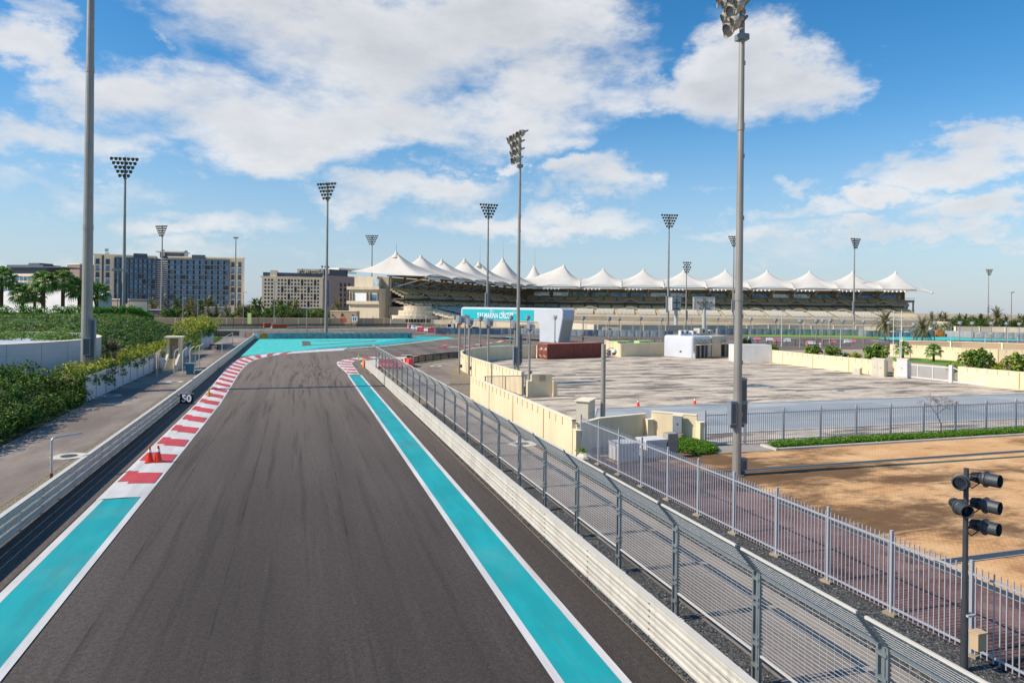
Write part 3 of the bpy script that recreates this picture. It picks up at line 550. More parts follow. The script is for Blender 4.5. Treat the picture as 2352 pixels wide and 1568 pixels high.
gr = guard_rail([tuple(p) for p in spline([tuple(G(p)[:2]) for p in (C2(900,790),C2(930,780),C2(1000,795),C2(1120,775),C2(1300,750),C2(1500,725),C2(1700,708),C2(1900,690),C2(2100,672),C2(2300,655))], 4)], 'dark open guard rail curving behind the lamp posts', 'rail_far', side=-1, post=2.4, beams=3, cap=None)
guard_rail([tuple(G(C8(x,762))[:2]) for x in range(-600,1600,200)], 'dark guard rail across the far left behind the service path', 'rail_far', beams=4, side=1, post=4, z0=.1, pitch=.34)
guard_rail([tuple(G(C1(x,y))[:2]) for x,y in ((-2000,268),(-1000,262),(0,256),(600,250))], 'distant grey guard rail at far left, left of the red panels', 'rail_far', beams=4, side=1, post=4, pitch=.42, cap='galv')
guard_rail([tuple(G(C1(x,y))[:2]) for x,y in ((980,256),(1300,248),(2000,244))]+[tuple(G(C2(x,y))[:2]) for x,y in ((300,240),(700,236),(1100,236),(1400,246),(1580,262))], 'distant dark guard rail in front of the grandstand', 'rail_far', beams=4, side=1, post=4, pitch=.42, cap='galv')
t = thing('barrier_panel', 'long rust red barrier panel on the far left rail', 'barrier', G(C1(750,258))); 
m = mb('orange_deep'); a = G(C1(740,258)); b = G(C1(972,256)); m.beam(a+Vector((0,0,1.0)), b+Vector((0,0,1.0)), .3, 1.5); m.build('panel', t); mb('galv').beam(a+Vector((0,0,1.8)), b+Vector((0,0,1.8)), .4, .12).build('top_strip', t)
t = thing('barrier_panel', 'shorter rust red barrier panel left of the gap', 'barrier', G(C1(610,250))); a = G(C1(608,252)); b = G(C1(712,250)); mb('orange_deep').beam(a+Vector((0,0,1.1)), b+Vector((0,0,1.1)), .3, 1.7).build('panel', t); mb('galv').beam(a+Vector((0,0,2)), b+Vector((0,0,2)), .4, .12).build('top_strip', t)
# ================================================================ TYRE BARRIERS
def tyre_wall(pts, label, h=1.5, w_=1.0, step=1.62, mat='tyre_cover', pale=(), orange=(), white=()):
    P = resample(pts, step); t = thing('tyre_barrier', label, 'tyre barrier', (P[0].x, P[0].y, 0)); r_ = random.Random(len(P)); n = 0; rest = None
    for i in range(len(P)-1):
        a, b = P[i], P[i+1]; d = (b-a).normalized(); nr = Vector((d.y, -d.x)); mt = 'orange' if i in orange else 'tyre_cover_pale' if i in pale else 'water_white' if i in white else mat
        m = mb(mt); nx = 5; nz = 4; vs = []; fs = []
        for k in range(nz+1):
            for j in range(nx+1):
                u = j/nx; v = k/nz; edge = min(u, 1-u)*2; bu = .05+.13*min(1, edge*2.2)+r_.uniform(-.03, .03)*(edge > 0); c = a+(b-a)*(u*.985+.0075)+nr*(w_/2+bu); vs.append((c.x, c.y, .03+v*(h-.05)))
        fs = [(k*(nx+1)+j, k*(nx+1)+j+1, (k+1)*(nx+1)+j+1, (k+1)*(nx+1)+j) for k in range(nz) for j in range(nx)]
        m.add(vs, fs); c0 = a-nr*w_/2; c1 = b-nr*w_/2; f0 = a+nr*(w_/2+.05); f1 = b+nr*(w_/2+.05)
        m.add([(c0.x,c0.y,0),(c1.x,c1.y,0),(f1.x,f1.y,0),(f0.x,f0.y,0),(c0.x,c0.y,h),(c1.x,c1.y,h),(f1.x,f1.y,h),(f0.x,f0.y,h)], [(4,7,6,5),(0,1,5,4),(0,4,7,3),(1,2,6,5)])
        m.mat('galv_cap'); m.beam((*((a+nr*w_/2)), h+.03), (*((b+nr*w_/2)), h+.03), .14, .06)
        if n < 98: m.build('tyre_stack', t); n += 1
        else:
            rest = rest or MB()
            for q in m.mats:
                if q not in rest.mats: rest.mats.append(q)
            o_ = len(rest.v); rest.v += m.v; rest.f += [tuple(x+o_ for x in f) for f in m.f]; rest.m += [rest.mats.index(m.mats[x]) for x in m.m]
    if rest: o = rest.build('tyre_stacks', t); o['kind'] = 'stuff'
    return t
g2 = lambda *a: [tuple(G(p)[:2]) for p in a]
tyre_wall(g2(C1(440,412),C1(600,412),C1(1200,408),C1(1800,406),C1(2352,404),C2(500,404),C2(900,402),C2(975,394)), 'grey tyre barrier with an orange block at the edge of the turquoise run-off', 1.45, orange=(1,), white=(0,), pale=(2,))
tyre_wall(g2(C2(1330,334),C2(1800,336),C2(2352,338),C3(1300,614),C3(1770,626),C3(2350,640),C4(300,756),C4(900,768),C4(1400,776),C4(1600,776)), 'dark tyre barrier passing under the gantry sign', 1.9, step=2.3, mat='tyre_cover')
tyre_wall(g2(C5(60,735),C5(500,737),C5(1500,745),C5(2352,755),C6(200,1003),C6(900,1006),C6(1150,1004)), 'far dark tyre barrier above the green verge', 2.1, step=2.9, mat='tyre_cover')
tyre_wall(g2(C6(1290,1003),C6(1700,1018),C6(2352,1032),C6(3000,1046)), 'pale wrapped tyre barrier at far right behind the turquoise strip', 2.1, step=2.9, mat='tyre_cover_pale')
tyre_wall(g2(C6(1150,1003),C6(1288,1004)), 'orange tyre block at the end of the far tyre barrier', 2.2, step=3, orange=(0,1,2,3,4))

# ================================================================ DEBRIS FENCE (right of the track)
FX = 10.15; ys = [95.2-3.56*i for i in range(27)]; ys = [y for y in ys if y > .5]
df = thing('debris_fence', 'tall wire mesh debris fence with inward bent top along the track', 'fence', (FX, ys[-1], 0))
AX, AZ, PH, PB = -.52, .60, 2.68, .82
for i, y in enumerate(ys):
    m = mb('galv_grey'); m.box(FX-.04,FX+.04,y-.135,y-.09,0,PH); m.box(FX-.04,FX+.04,y+.09,y+.135,0,PH); m.cyl((FX+.02,y,0),(FX+.02,y,PH-.05),.045,.045,8)
    for z in (.5,1.0,1.15,1.9,2.05,2.5): m.box(FX-.07,FX+.09,y-.12,y+.12,z,z+.06)
    m.beam((FX,y-.13,PH),(FX+AX,y-.13,PH+AZ),.045,.06); m.beam((FX,y+.13,PH),(FX+AX,y+.13,PH+AZ),.045,.06); m.mat('concrete_pale').box(FX-.18,FX+.18,y-.2,y+.2,0,.05)
    m.build('post', df)
for i in range(len(ys)-1):
    y1, y0 = ys[i]-.15, ys[i+1]+.15; far = ys[i] > 60; near = ys[i] < 45; wr = .0042
    m = mb('galv')
    zs = [PB+.085*k for k in range(22)]
    for z in zs: m.beam((FX,y0,z),(FX,y1,z),wr*2,wr*2)
    nv = int((y1-y0)/.2)
    for k in range(1, nv): y = y0+(y1-y0)*k/nv; m.beam((FX-.008,y,PB),(FX-.008,y,PH),wr*.9,wr*.9)
    m.mat('galv_cap').box(FX-.03,FX+.03,y0,y1,PB-.035,PB); m.mat('galv_grey').box(FX-.03,FX+.03,y0,y1,PH-.04,PH)
    m.build('mesh_panel', df)
    m = mb('galv')
    for k in range(1, 8): q = k/8; m.beam((FX+AX*q,y0,PH+AZ*q),(FX+AX*q,y1,PH+AZ*q),wr*2,wr*2)
    for k in range(1, nv): y = y0+(y1-y0)*k/nv; m.beam((FX,y,PH),(FX+AX,y,PH+AZ),wr*.9,wr*.9)
    m.build('overhang_mesh', df)
    mb('galv_cap').box(FX+AX-.025,FX+AX+.025,y0-.05,y1+.05,PH+AZ-.01,PH+AZ+.04).build('top_bar', df)
t = thing('marker_plate', 'small red plate with a white letter F on the first fence panel', 'sign', (FX-.06, 92.6, 2.0)); m = mb('red_paint'); m.box(FX-.09,FX-.06,92.2,93.0,1.75,2.45); m.build('plate', t)
text_mesh('F', .55, 'white_sign', 'letter', t, face_m((FX-.1,92.6,2.1), (0,-1,0)), .01)

# ================================================================ PALISADE FENCES
def palisade(p, q, label, span=2.4, h=2.3, per=15, mat='palisade', post0=True, foot=True):
    p = Vector((*p, 0)); q = Vector((*q, 0)); d = (q-p); n = max(1, round(d.length/span)); d = d/n; u = d.normalized(); t = thing('palisade_fence', label, 'fence', tuple(p))
    for i in range(n+1):
        c = p+d*i; m = mb(mat); m.cbox((c.x,c.y,h/2+.06), (.08,.08,h+.12), math.atan2(u.y,u.x))
        if foot: m.mat('footing').cbox((c.x,c.y,.03),(.36,.3,.08), math.atan2(u.y,u.x)+.2)
        m.build('post', t)
    for i in range(n):
        a = p+d*i; b = a+d; m = mb(mat); m.beam(a+Vector((0,0,.22)), b+Vector((0,0,.22)), .05, .05).build('rail', t)
        mb(mat).beam(a+Vector((0,0,h-.22)), b+Vector((0,0,h-.22)), .05, .05).build('rail', t)
        m = mb(mat)
        for k in range(per): c = a+d*((k+.5+.2)/(per+.4)); m.cbox((c.x,c.y,h/2+.02),(.027,.027,h-.1),math.atan2(u.y,u.x))
        m.build('pales', t)
    return t
palisade((15.93,37.2), (16.62,1.0), 'long pale grey palisade fence beside the red brick paving', 2.41, 2.3, 15)
palisade((24.6,37.62), (78,37.5), 'grey palisade fence behind the green ground cover bed', 3.0, 2.2, 18)
# ================================================================ CREAM WALLS
def cream_wall(line, label, h=1.95, th=.24, fins='R', step=1.15, seam=5.6, mat='wall_cream', cap=True, notch=True, name='cream_wall'):
    """fins on the right (R) or left (L) side of travel, recessed squares on the other"""
    t = thing(name, label, 'wall', (line[0][0], line[0][1], 0)); m = mb(mat); k = th/2
    m.extr(line, [(-k,0),(-k,h),(k,h),(k,0)])
    def endcap(p, q): 
        d = (Vector(q[:2])-Vector(p[:2])).normalized(); nr = Vector((d.y,-d.x))*k; m.quad((p[0]-nr.x,p[1]-nr.y,0),(p[0]+nr.x,p[1]+nr.y,0),(p[0]+nr.x,p[1]+nr.y,h),(p[0]-nr.x,p[1]-nr.y,h))
    endcap(line[0], line[1]); endcap(line[-1], line[-2]); m.build('wall_body', t)
    if cap: mb('wall_cap').extr(line, [(-k-.03,h+.002),(-k-.03,h+.07),(k+.03,h+.07),(k+.03,h+.002),(-k-.03,h+.002)]).build('coping', t)
    P = resample(line, step); sg = 1 if fins == 'R' else -1
    for i in range(len(P)-1):
        d = (P[i+1]-P[i]).normalized(); nr = Vector((d.y,-d.x)); a = math.atan2(d.y, d.x)
        if i and i % max(1, round(seam/step)) == 0:
            c = P[i]+nr*sg*(k); q = mb('wall_cream_shadow'); q.cbox((c.x,c.y,h/2-.02),(.10,.05,h-.02),a); q.build('pilaster', t)  # seam shadow put into the darker orange of the first strip
            c = P[i]-nr*sg*(k); q = mb(mat); q.cbox((c.x,c.y,h/2-.02),(.30,.10,h-.02),a); q.build('pilaster', t)
        elif notch:
            c = P[i]+nr*sg*(k+.012); q = mb('wall_cream_shadow'); q.cbox((c.x,c.y,h-.24),(.05,.03,.46),a); q.build('slot_shadow', t)  # thin proud strip, its dark colour stands for the shade in a notch
    return t
cream_wall([(15.75,63.3),(15.7,50),(15.65,37.6)], 'near straight cream wall with slotted top beside the gravel', 2.0, seam=6.9)
cw = spline([(21.25,64.4),(21.0,70),(20.95,78),(21.0,87),(21.6,93),(23.2,98.2),(26,102.8),(29.5,106.3),(33.5,108.6),(38.5,109.8)], 4)
cream_wall([tuple(p) for p in cw], 'curved cream wall bending around the end of the lot', 2.2, seam=5.5, fins='L')
cream_wall([(38.9,110.4),(50,112.2),(52.3,112.6)], 'cream wall piece behind the red container', 2.2, fins='L')
cream_wall([tuple(G(p)[:2]) for p in (Z4(935,960+60),Z4(1080,1070))], 'short slanting cream wall between the red container and the green generators', 2.3, fins='R', seam=99)
cream_wall([tuple(G(p)[:2]) for p in (Z4(1080,1070),Z4(1330,1060),Z4(1470,1054))], 'cream wall in front of the two green generators', 2.35, fins='L', seam=7)
cream_wall([(76.4,111.5),(75.8,104),(75.3,99)], 'cream wall behind the white kiosk', 2.2, fins='R', seam=9)
rw = [(75.35,99.6),(75.1,92),(75.0,86),(75.2,80),(75.5,72.6)]
cream_wall(rw, 'long cream wall with shrubs behind it, left of the cabinets', 2.0, fins='R', seam=7.2)
cream_wall([(77.2,63.6),(77.6,60),(78.5,54),(80.2,46),(82.5,38)], 'cream wall right of the white sliding gate', 2.0, fins='R', seam=7.2)
cream_wall([(75.7,71.8),(76.0,70.9)], 'cream gate pier beside the white cabinet', 2.0, fins='R', seam=99, notch=False)
# south walls near the palisade corner
cream_wall([(15.9,37.45),(15.9,37.9),(18.2,39.6),(22.0,40.6)], 'cream wall piece in front of the beige cabinet', 1.7, fins='L', seam=99, notch=False)
cream_wall([(22.3,40.3),(24.4,38.2)], 'cream wall piece carrying a grey meter box', 1.9, fins='L', seam=99, notch=False)
for c, h_, l in (((15.8,37.35), 1.45, 'cream pier at the near end of the straight cream wall'), ((22.05,40.2), 1.4, 'cream pier between the two shaded wall pieces'), ((24.5,37.9), 1.5, 'cream pier at the end of the meter box wall'), ((21.4,62.9), 1.5, 'low cream gate pier beside the dark gate'), ((23.95,62.6), 1.5, 'low cream pier at the end of the inner wall stub')):
    tag(mb('wall_cream').box(c[0]-.22,c[0]+.22,c[1]-.25,c[1]+.25,0,h_).mat('wall_cap').box(c[0]-.25,c[0]+.25,c[1]-.28,c[1]+.28,h_+.002,h_+.06).build('wall_pier'), l, 'wall pier')
cream_wall([(21.6,62.9),(23.7,62.8)], 'short cream wall stub with a recessed panel beside the dark gate', 2.15, fins='R', seam=99, notch=False, th=.3)
tag(mb('wall_tan').box(22.3,23.0,62.55,62.63,1.55,2.1).build('wall_panel', None), 'small recessed square panel on the cream wall stub', 'wall panel')
# second row wall with lawn behind the lot
cream_wall([tuple(G(p)[:2]) for p in (C6(540,1215+50),C6(1000,1290),C6(1500,1330),C6(2000,1352),C6(2800,1380))], 'cream garden wall behind the small fan palms', 2.3, fins='R', seam=9)
def wall_px(pts, hpx, label, mat='wall_tan', th=.5, name='boundary_wall', cap='wall_cap', z=0):
    P = [G(p) for p in pts]; t = thing(name, label, 'wall', (P[0].x, P[0].y, 0)); line = [(p.x, p.y) for p in P]; h = hpx
    m = mb(mat).extr(line, [(-th/2,z),(-th/2,h),(th/2,h),(th/2,z)]); m.build('wall_body', t); mb(cap).extr(line, [(-th/2-.05,h+.01),(-th/2-.05,h+.15),(th/2+.05,h+.15),(th/2+.05,h+.01),(-th/2-.05,h+.01)]).build('coping', t)
    P2 = resample(line, 9.0); 
    for i, p in enumerate(P2[:60]): mb(cap).cbox((p.x,p.y,h/2+.1),(.35,th+.35,h+.2)).build('pilaster', t)
    return t
wall_px([C6(700,1165+45),C6(1500,1232),C6(2352,1262),C6(3000,1280)], 2.4, 'tan wall behind the garden wall on the right', 'wall_tan')
wall_px([C1(-2600,222),C1(-1000,218),C1(0,212),C1(1400,208),C2(0,206),C2(625,204)], 3.1, 'far tan boundary wall left of the grandstand')
wall_px([C2(628,204),C2(1100,205),C2(1600,212),C2(2300,225),C3(1800,520),C4(300,700),C4(1600,702),C5(400,700),C5(1400,706),C5(2352,716),C6(400,960),C6(1000,965)], 2.6, 'long beige trackside wall in front of the grandstand', 'stand_pale')
wall_px([C6(1420,968),C6(1900,975),C6(2352,985),C6(3000,1000)], 3.0, 'tan boundary wall below the trees at far right', 'stand_pale')
# dark gate between pier and straight wall
t = thing('gate', 'small grey barred gate between the straight cream wall and the low pier', 'gate', (17.0, 63.1, 0))
m = mb('galv_grey'); m.box(17.0,21.2,63.07,63.13,.12,.18); m.box(17.0,21.2,63.07,63.13,2.0,2.06); m.box(17.0,17.07,63.06,63.14,0,2.06); m.box(21.13,21.2,63.06,63.14,0,2.06); m.box(19.05,19.12,63.06,63.14,.1,2.06); m.build('frame', t)
m = mb('galv_grey')
for k in range(33): x = 17.1+.125*k; m.box(x-.013,x+.013,63.09,63.11,.15,2.02)
m.build('bars', t)

# ================================================================ FLOODLIGHT MASTS
def lamp_part(m, at, yaw, tilt=-28, s=1.0):
    rot = Matrix.Rotation(yaw, 3, 'Z') @ Matrix.Rotation(R(90-tilt), 3, 'X'); A = Vector(at)
    m.mat('lamp_shell').lathe([(.0,-.38*s),(.10*s,-.38*s),(.12*s,-.26*s),(.26*s,-.12*s),(.335*s,.02*s),(.34*s,.12*s),(.32*s,.125*s)], 12, rot, A)
    # half visor over the rim
    n = 8; vs = []
    for k in range(n+1):
        a = math.pi*k/n; vs += [A+rot @ Vector((math.cos(a)*.335*s, -math.sin(a)*.335*s, .1*s)), A+rot @ Vector((math.cos(a)*.31*s, -math.sin(a)*.33*s, (.1+.24*math.sin(a)+.03)*s))]
    m.add(vs, [(2*k, 2*k+2, 2*k+3, 2*k+1) for k in range(n)])
    return lambda: mb('lamp_glass').lathe([(.30*s,.10*s),(.0,.06*s)], 12, rot, A)
def mast(H_, r0, r1, rows, gap, dz, boxes, ls=1.0, arm_yaw=0., face=0., name='floodlight_mast', color='mast_steel', tip=.25, double=False):
    t = thing(name, '', 'floodlight mast'); m = mb(color); seg = [0,.34,.345,.67,.675,1]
    for a, b in zip(seg[:-1], seg[1:]):
        ra = r0+(r1-r0)*a; rb = r0+(r1-r0)*b
        if b-a < .01: m.cyl((0,0,H_*a),(0,0,H_*b+.25),ra+.025,rb+.03,16)
        else: m.cyl((0,0,H_*a),(0,0,H_*b),ra,rb,16,cap=(b == 1))
    m.mat('galv_grey').cyl((0,0,0),(0,0,.08),r0*1.7,r0*1.7,12)
    m.mat('lamp_shell')
    for z in (.12,.22,.31,.5,.62,.8,.9): m.cbox((r0*(1-z*.4)*.98*math.cos(-.9), r0*(1-z*.4)*.98*math.sin(-.9), H_*z), (.07,.07,.22))
    m.build('pole', t, smooth=False)
    ca, sa = math.cos(arm_yaw), math.sin(arm_yaw); z = H_-.15
    for n in rows:
        w_ = (n-1)*gap; q = mb('mast_steel_cool'); q.beam((-ca*w_/2-ca*.2,-sa*w_/2-sa*.2,z),(ca*w_/2+ca*.2,sa*w_/2+sa*.2,z),.12,.12); q.build('crossarm', t)
        for k in range(n):
            o = -w_/2+k*gap; fx, fy = -sa*.28, ca*.28
            if face < 0: fx, fy = -fx, -fy
            q = mb('lamp_shell'); q.beam((ca*o,sa*o,z),(ca*o+fx*.8,sa*o+fy*.8,z-.12),.07,.07); yw = arm_yaw+(math.pi if face >= 0 else 0)+R(18)*((k % 2)*2-1)*.6
            ln_ = lamp_part(q, (ca*o+fx*1.9, sa*o+fy*1.9, z-.25), yw, -32, ls); q = q.build('lamp_head', t); ln_().build('lens', q)
        z -= dz
    q = mb('red_paint'); q.cyl((0,0,H_-.1),(0,0,H_+.35),.05,.05,6); q.build('beacon', t)
    q = mb('galv_grey').cbox((0,0,z+dz-.85),(r1*2+.3,r1*2+.25,.3)); q.build('bracket', t)
    for (bx, by, z0, z1, w_, d_) in boxes: q = mb('box_grey'); q.box(bx-w_/2,bx+w_/2,by-d_/2,by+d_/2,z0,z1).box(bx-w_/2-.02,bx+w_/2+.02,by-d_/2-.02,by+d_/2+.02,z1+.002,z1+.05); q.mat('box_grey_dark').box(bx-w_/2+.06,bx+w_/2-.06,by-d_/2-.012,by-d_/2-.003,z0+.08,z1-.08).box(bx-w_/4,bx+w_/4,by-.06,by+.06,z0-.18,z0-.002); q.build('control_box', t)
    return t
# two slimmer masts on the right of the track
boxA = [(.34,.12,3.85,5.05,.40,.34),(.36,.10,2.7,3.82,.40,.36),(-.42,-.12,2.72,3.9,.34,.34)]
mA = mast(27.0,.235,.13,[6,5,3,3,2],.92,.76,boxA+[(.42,.05,.25,.85,.32,.30)],1.08,R(76),1)
kA = Kind(mA); p = G((1692,1092)); kA.put((p.x,p.y,0), 0, 'tall grey floodlight mast nearest the camera, standing in the sandy yard')
mB_ = mast(26.6,.2,.12,[5,3,3,2],.84,.8,[(.26,.1,4.2,5.9,.40,.34),(-.36,-.1,2.9,4.6,.32,.3),(.32,.28,2.9,4.6,.42,.34)],1.08,R(96),1)
Kind(mB_).put((21.5,66.9,0), 0, 'tall grey floodlight mast behind the small barred gate in the middle')
bigbox = [(.62,.1,2.0,5.0,.55,.6),(-.35,-.62,2.2,4.6,.6,.4),(.62,-.5,6.2,8.0,.4,.4)]
mL = mast(46,.52,.27,[7,6,5,4,3],1.0,1.0,[(.62,-.35,3.3,7.0,.42,.55),(.2,-.66,3.6,5.2,.6,.4)],1.1,.3,-1)
p = G((198,900)); Kind(mL).put((p.x,p.y,0), 0, 'thick grey mast at far left rising out of the hedge, top out of the picture')
mBig = mast(45,.5,.22,[7,6,5,4,3],.98,1.05,[(.62,.1,8.5,16,.5,.6),(-.6,.1,7.6,13.5,.45,.5)],1.25,-.3,-1)
kB = Kind(mBig)
for x, yt, Hh, lab in ((753,420,45,'floodlight mast behind the grey tyre barrier, left of the grandstand'),(288,362,45,'floodlight mast in front of the left end of the big hotel'),(373,518,45,'floodlight mast in front of the middle of the big hotel'),
                       (855,540,45,'floodlight mast in front of the round left end of the grandstand'),(1122,468,45,'floodlight mast behind the left half of the turquoise gantry sign'),(1537,492,45,'floodlight mast beside the narrow big screen in front of the grandstand'),
                       (1686,542,45,'floodlight mast mostly hidden behind the nearest mast'),(1963,547,45,'floodlight mast in front of the right part of the grandstand'),(2271,618,45,'floodlight mast at far right among distant palms')):
    a, b = ray(x, yt); Y = (Hh-H)/b; Y = min(Y, 600); p = CW(a*Y, Y, 0)
    d_ = math.hypot(p.x, p.y); kB.put(tuple(p), R(r2.uniform(-25, 25)), lab, group='tall floodlight masts')
mS = mast(29.5,.32,.16,[4,3,4,3,2],1.0,1.0,[(.4,0,4,8,.5,.5)],1.15,-.2,-1); p = AT((1576,700),300); Kind(mS).put((p.x,p.y,0),0,'shorter floodlight mast with a narrow lamp cluster between the two big screens')
def plain_mast(x, yt, Y, lab, r=.3, head=True):
    p = AT((x,700),Y); h_ = hgt((x,yt),Y); t = thing('light_pole', lab, 'light pole', (p.x,p.y,0)); m = mb('mast_steel'); m.T = Matrix.Translation((p.x,p.y,0)); m.cyl((0,0,0),(0,0,h_),r,r*.5,10).build('pole', t)
    if head: q = mb('lamp_shell'); q.T = Matrix.Translation((p.x,p.y,h_)); q.cbox((0,0,.2),(2.2,2.2,.5)); q.build('lamp_head', t)
plain_mast(540,547,330,'slender pole with a small head at the right end of the big hotel',.45); plain_mast(2323,672,420,'slender pole with a flat ring head at far right',.4)
plain_mast(270,622,165,'brown street light in front of the left end of the big hotel',.16); 

# ================================================================ LAMP POSTS WITH BOX HEADS
def box_lamp():
    t = thing('track_light', '', 'track light'); mb('mast_steel').cyl((0,0,0),(0,0,5.9),.15,.12,12).cyl((0,0,5.9),(0,0,6.35),.10,.10,10).build('post', t)
    m = mb('box_grey'); m.T = Matrix.Translation((0,0,6.85)) @ Matrix.Rotation(R(9),4,'Y'); m.box(-.44,.44,-.42,.30,-.34,.52); lbx = m.build('lamp_box', t)
    m = mb('white_paint'); m.T = Matrix.Translation((0,0,6.85)) @ Matrix.Rotation(R(9),4,'Y'); m.box(-.42,-.12,-.47,-.425,-.30,.46).box(-.10,-.02,-.47,-.425,-.48,.2).box(-.1,.42,-.47,-.425,.28,.46); m.build('reflector', lbx)
    m = mb('galv_dark'); m.cbox((0,0,6.38),(.5,.4,.12)).cyl((.0,0,6.1),(.18,-.16,6.3),.04,.04,6); m.build('bracket', t)
    m = mb('box_grey_dark'); m.cbox((.22,-.05,.95),(.26,.24,.42)); m.build('junction_box', t); return t
kL = Kind(box_lamp())
bl = [(C2(1712,955),725),(C2(1798,838),723),(C2(1865,985),730),(C3(667,858),726),(Z6(228,470),732),(C3(1143,803),725),(Z4(128,1235),737),(C3(1410,795),725),(Z4(262,1275),740),(C3(1838,800),724),
      (Z4(742,937),726),(Z4(975,953),727),(Z4(1065,905),730),(Z4(1257,930),727),(Z4(1445,965),728),(Z4(1715,862),729),(Z4(1950,872),730),(Z4(2092,840),730),(Z4(2243,910),729),
      (C5(985,850),731),(C5(1372,950),732),(C5(1625,905),733),(C5(1722,920),731),(C5(1840,885),732),(C5(2037,890),733),(C6(180,1100),734),(C6(515,1080),752),(C6(853,1130),745),(C6(1140,1130),738),(C6(1480,1135),738),(C6(1645,1105),739),(C6(1908,1130),739),(C6(2112,1100),740),(C6(2285,1100),741)]
for i, (pb, yt) in enumerate(bl):
    g = G(pb); Y = depth(g); z = hgt((pb[0], yt), Y); s_ = max(.8, min(1.1, z/7.37))
    where = 'counted from the left' 
    kL.put((g.x, g.y, 0), R(r2.uniform(-22, 30)-10), f'grey post with boxy lamp head, {(ORD[i] if i < 32 else str(i+1)+"th")} counted from the left', s_, 'track lights with box heads')
# ================================================================ DOUBLE STREET LAMPS / FLAGPOLES
def street_lamp(two=True):
    t = thing('street_lamp', '', 'street lamp'); m = mb('galv'); m.cyl((0,0,0),(0,0,5.4),.09,.05,10); m.build('pole', t)
    m = mb('galv'); m.beam((-.75 if two else 0,0,5.4),(.75,0,5.4),.05,.05).build('arm', t)
    for sx_ in ((-1,1) if two else (1,)):
        q = mb('white_paint'); q.T = Matrix.Translation((sx_*1.05,0,5.42)) @ Matrix.Diagonal((1.0,.45,.22,1)); q.lathe([(0,-.35),(.28,-.3),(.48,-.05),(.45,.15),(.25,.32),(0,.36)],10); q.build('lamp_head', t, True)
    return t
k2 = Kind(street_lamp(True))
for x, yb, yt, l in ((1795,762+34,696+17,'double headed street lamp behind the first shrub right of the nearest mast'),(1930,825,755,'double headed street lamp in front of the large shrub cluster'),(2066,845,762,'double headed street lamp beside the flagpoles'),(2262,837,766,'double headed street lamp behind the shrub right of the gate'),(2337,797,753,'double headed street lamp at the right edge')):
    g = G((x,yb)); Y = depth(g); z = hgt((x,yt),Y); k2.put((g.x,g.y,0),R(-17),l,z/5.4,'double street lamps')
k1 = Kind(street_lamp(False))
for x, yb, yt, l in ((2184,797,750,'single headed street lamp behind the garden wall'),(2314,797,752,'single headed street lamp near the right edge')):
    g = G((x,yb)); Y = depth(g); z = hgt((x,yt),Y); k1.put((g.x,g.y,0),R(-17),l,z/5.4,'single street lamps')
for x, yb, yt, l in ((2051.5,821,715,'white flagpole without a flag behind the two cabinets, left one'),(2069.5,833,715,'white flagpole without a flag behind the two cabinets, right one')):
    g = G((x,yb)); Y = depth(g); z = hgt((x,yt),Y); t = thing('flagpole', l, 'flagpole', (g.x,g.y,0), 'flagpoles'); mb('white_paint').cyl((g.x,g.y,0),(g.x,g.y,z),.09,.05,10).build('pole', t); mb('white_paint').lathe([(0,-.1),(.1,0),(0,.1)],8,None,(g.x,g.y,z+.08)).build('finial', t)
# ================================================================ SHIPPING CONTAINER
def local(origin, yaw): return Matrix.Translation(Vector(origin)) @ Matrix.Rotation(yaw,4,'Z')
o0 = Vector((39.55,106.95,0)); yw = math.atan2(3.4,11.3); T = local(o0, yw); ct = thing('shipping_container','rust red corrugated shipping container on the paved lot','container',tuple(o0)); Lc, Wc, Hc = 11.9,2.5,2.62
m = MB(); m.T = T; m.mat('rust'); n = 40
def corr(m, a, b, z0, z1, n, dep, nrm):
    a = Vector(a); b = Vector(b); nrm = Vector(nrm); vs = []; 
    for i in range(n*4+1):
        p = a+(b-a)*(i/(n*4)); o = (0,0,1,1)[i % 4]*dep; p = p-nrm*o; vs += [(p.x,p.y,z0),(p.x,p.y,z1)]
    m.add(vs, [(2*i,2*i+2,2*i+3,2*i+1) for i in range(n*4)])
corr(m,(.1,0,0),(Lc-.1,0,0),.16,Hc-.1,36,.05,(0,-1,0)); corr(m,(Lc-.1,Wc,0),(.1,Wc,0),.16,Hc-.1,36,.05,(0,1,0)); corr(m,(Lc,.1,0),(Lc,Wc-.1,0),.16,Hc-.1,8,.05,(1,0,0)); m.box(.08,Lc-.08,.08,Wc-.08,.1,Hc-.12); m.build('body', ct)
m = MB(); m.T = T; m.mat('rust_light').box(0,Lc,0,Wc,Hc-.09,Hc).build('roof', ct)
m = MB(); m.T = T; m.mat('rust')
for (x,y) in ((0,0),(Lc,0),(0,Wc),(Lc,Wc)): m.cbox((x,y,Hc/2-.05),(.16,.16,Hc-.12))
for y in (0,Wc): m.beam((0,y,.08),(Lc,y,.08),.14,.16); m.beam((0,y,Hc-.13),(Lc,y,Hc-.13),.12,.1)
m.build('frame', ct)
for k in range(2):
    m = MB(); m.T = T; m.mat('rust'); y0 = .08+k*1.18; m.box(-.05,.02,y0,y0+1.16,.14,Hc-.14); d = m.build('door', ct)
    q = MB(); q.T = T; q.mat('rust_light')
    for yy in (y0+.3,y0+.85): q.cyl((-.09,yy,.1),(-.09,yy,Hc-.1),.022,.022,6)
    for zz in (.9,1.2): q.box(-.13,-.08,y0+.2,y0+.95,zz,zz+.04)
    q.build('lock_bars', d)
    q = MB(); q.T = T; q.mat('white_paint'); 
    for (a,b,c,e) in ((.1,.5,1.55,1.95),(.62,.95,.5,.7),(.15,.5,.35,.42),(.15,.5,.5,.55),(.6,1.0,1.5,1.55),(.6,1.0,1.62,1.68)): q.box(-.062,-.051,y0+a,y0+b,c,e)
    q.build('placard', d)
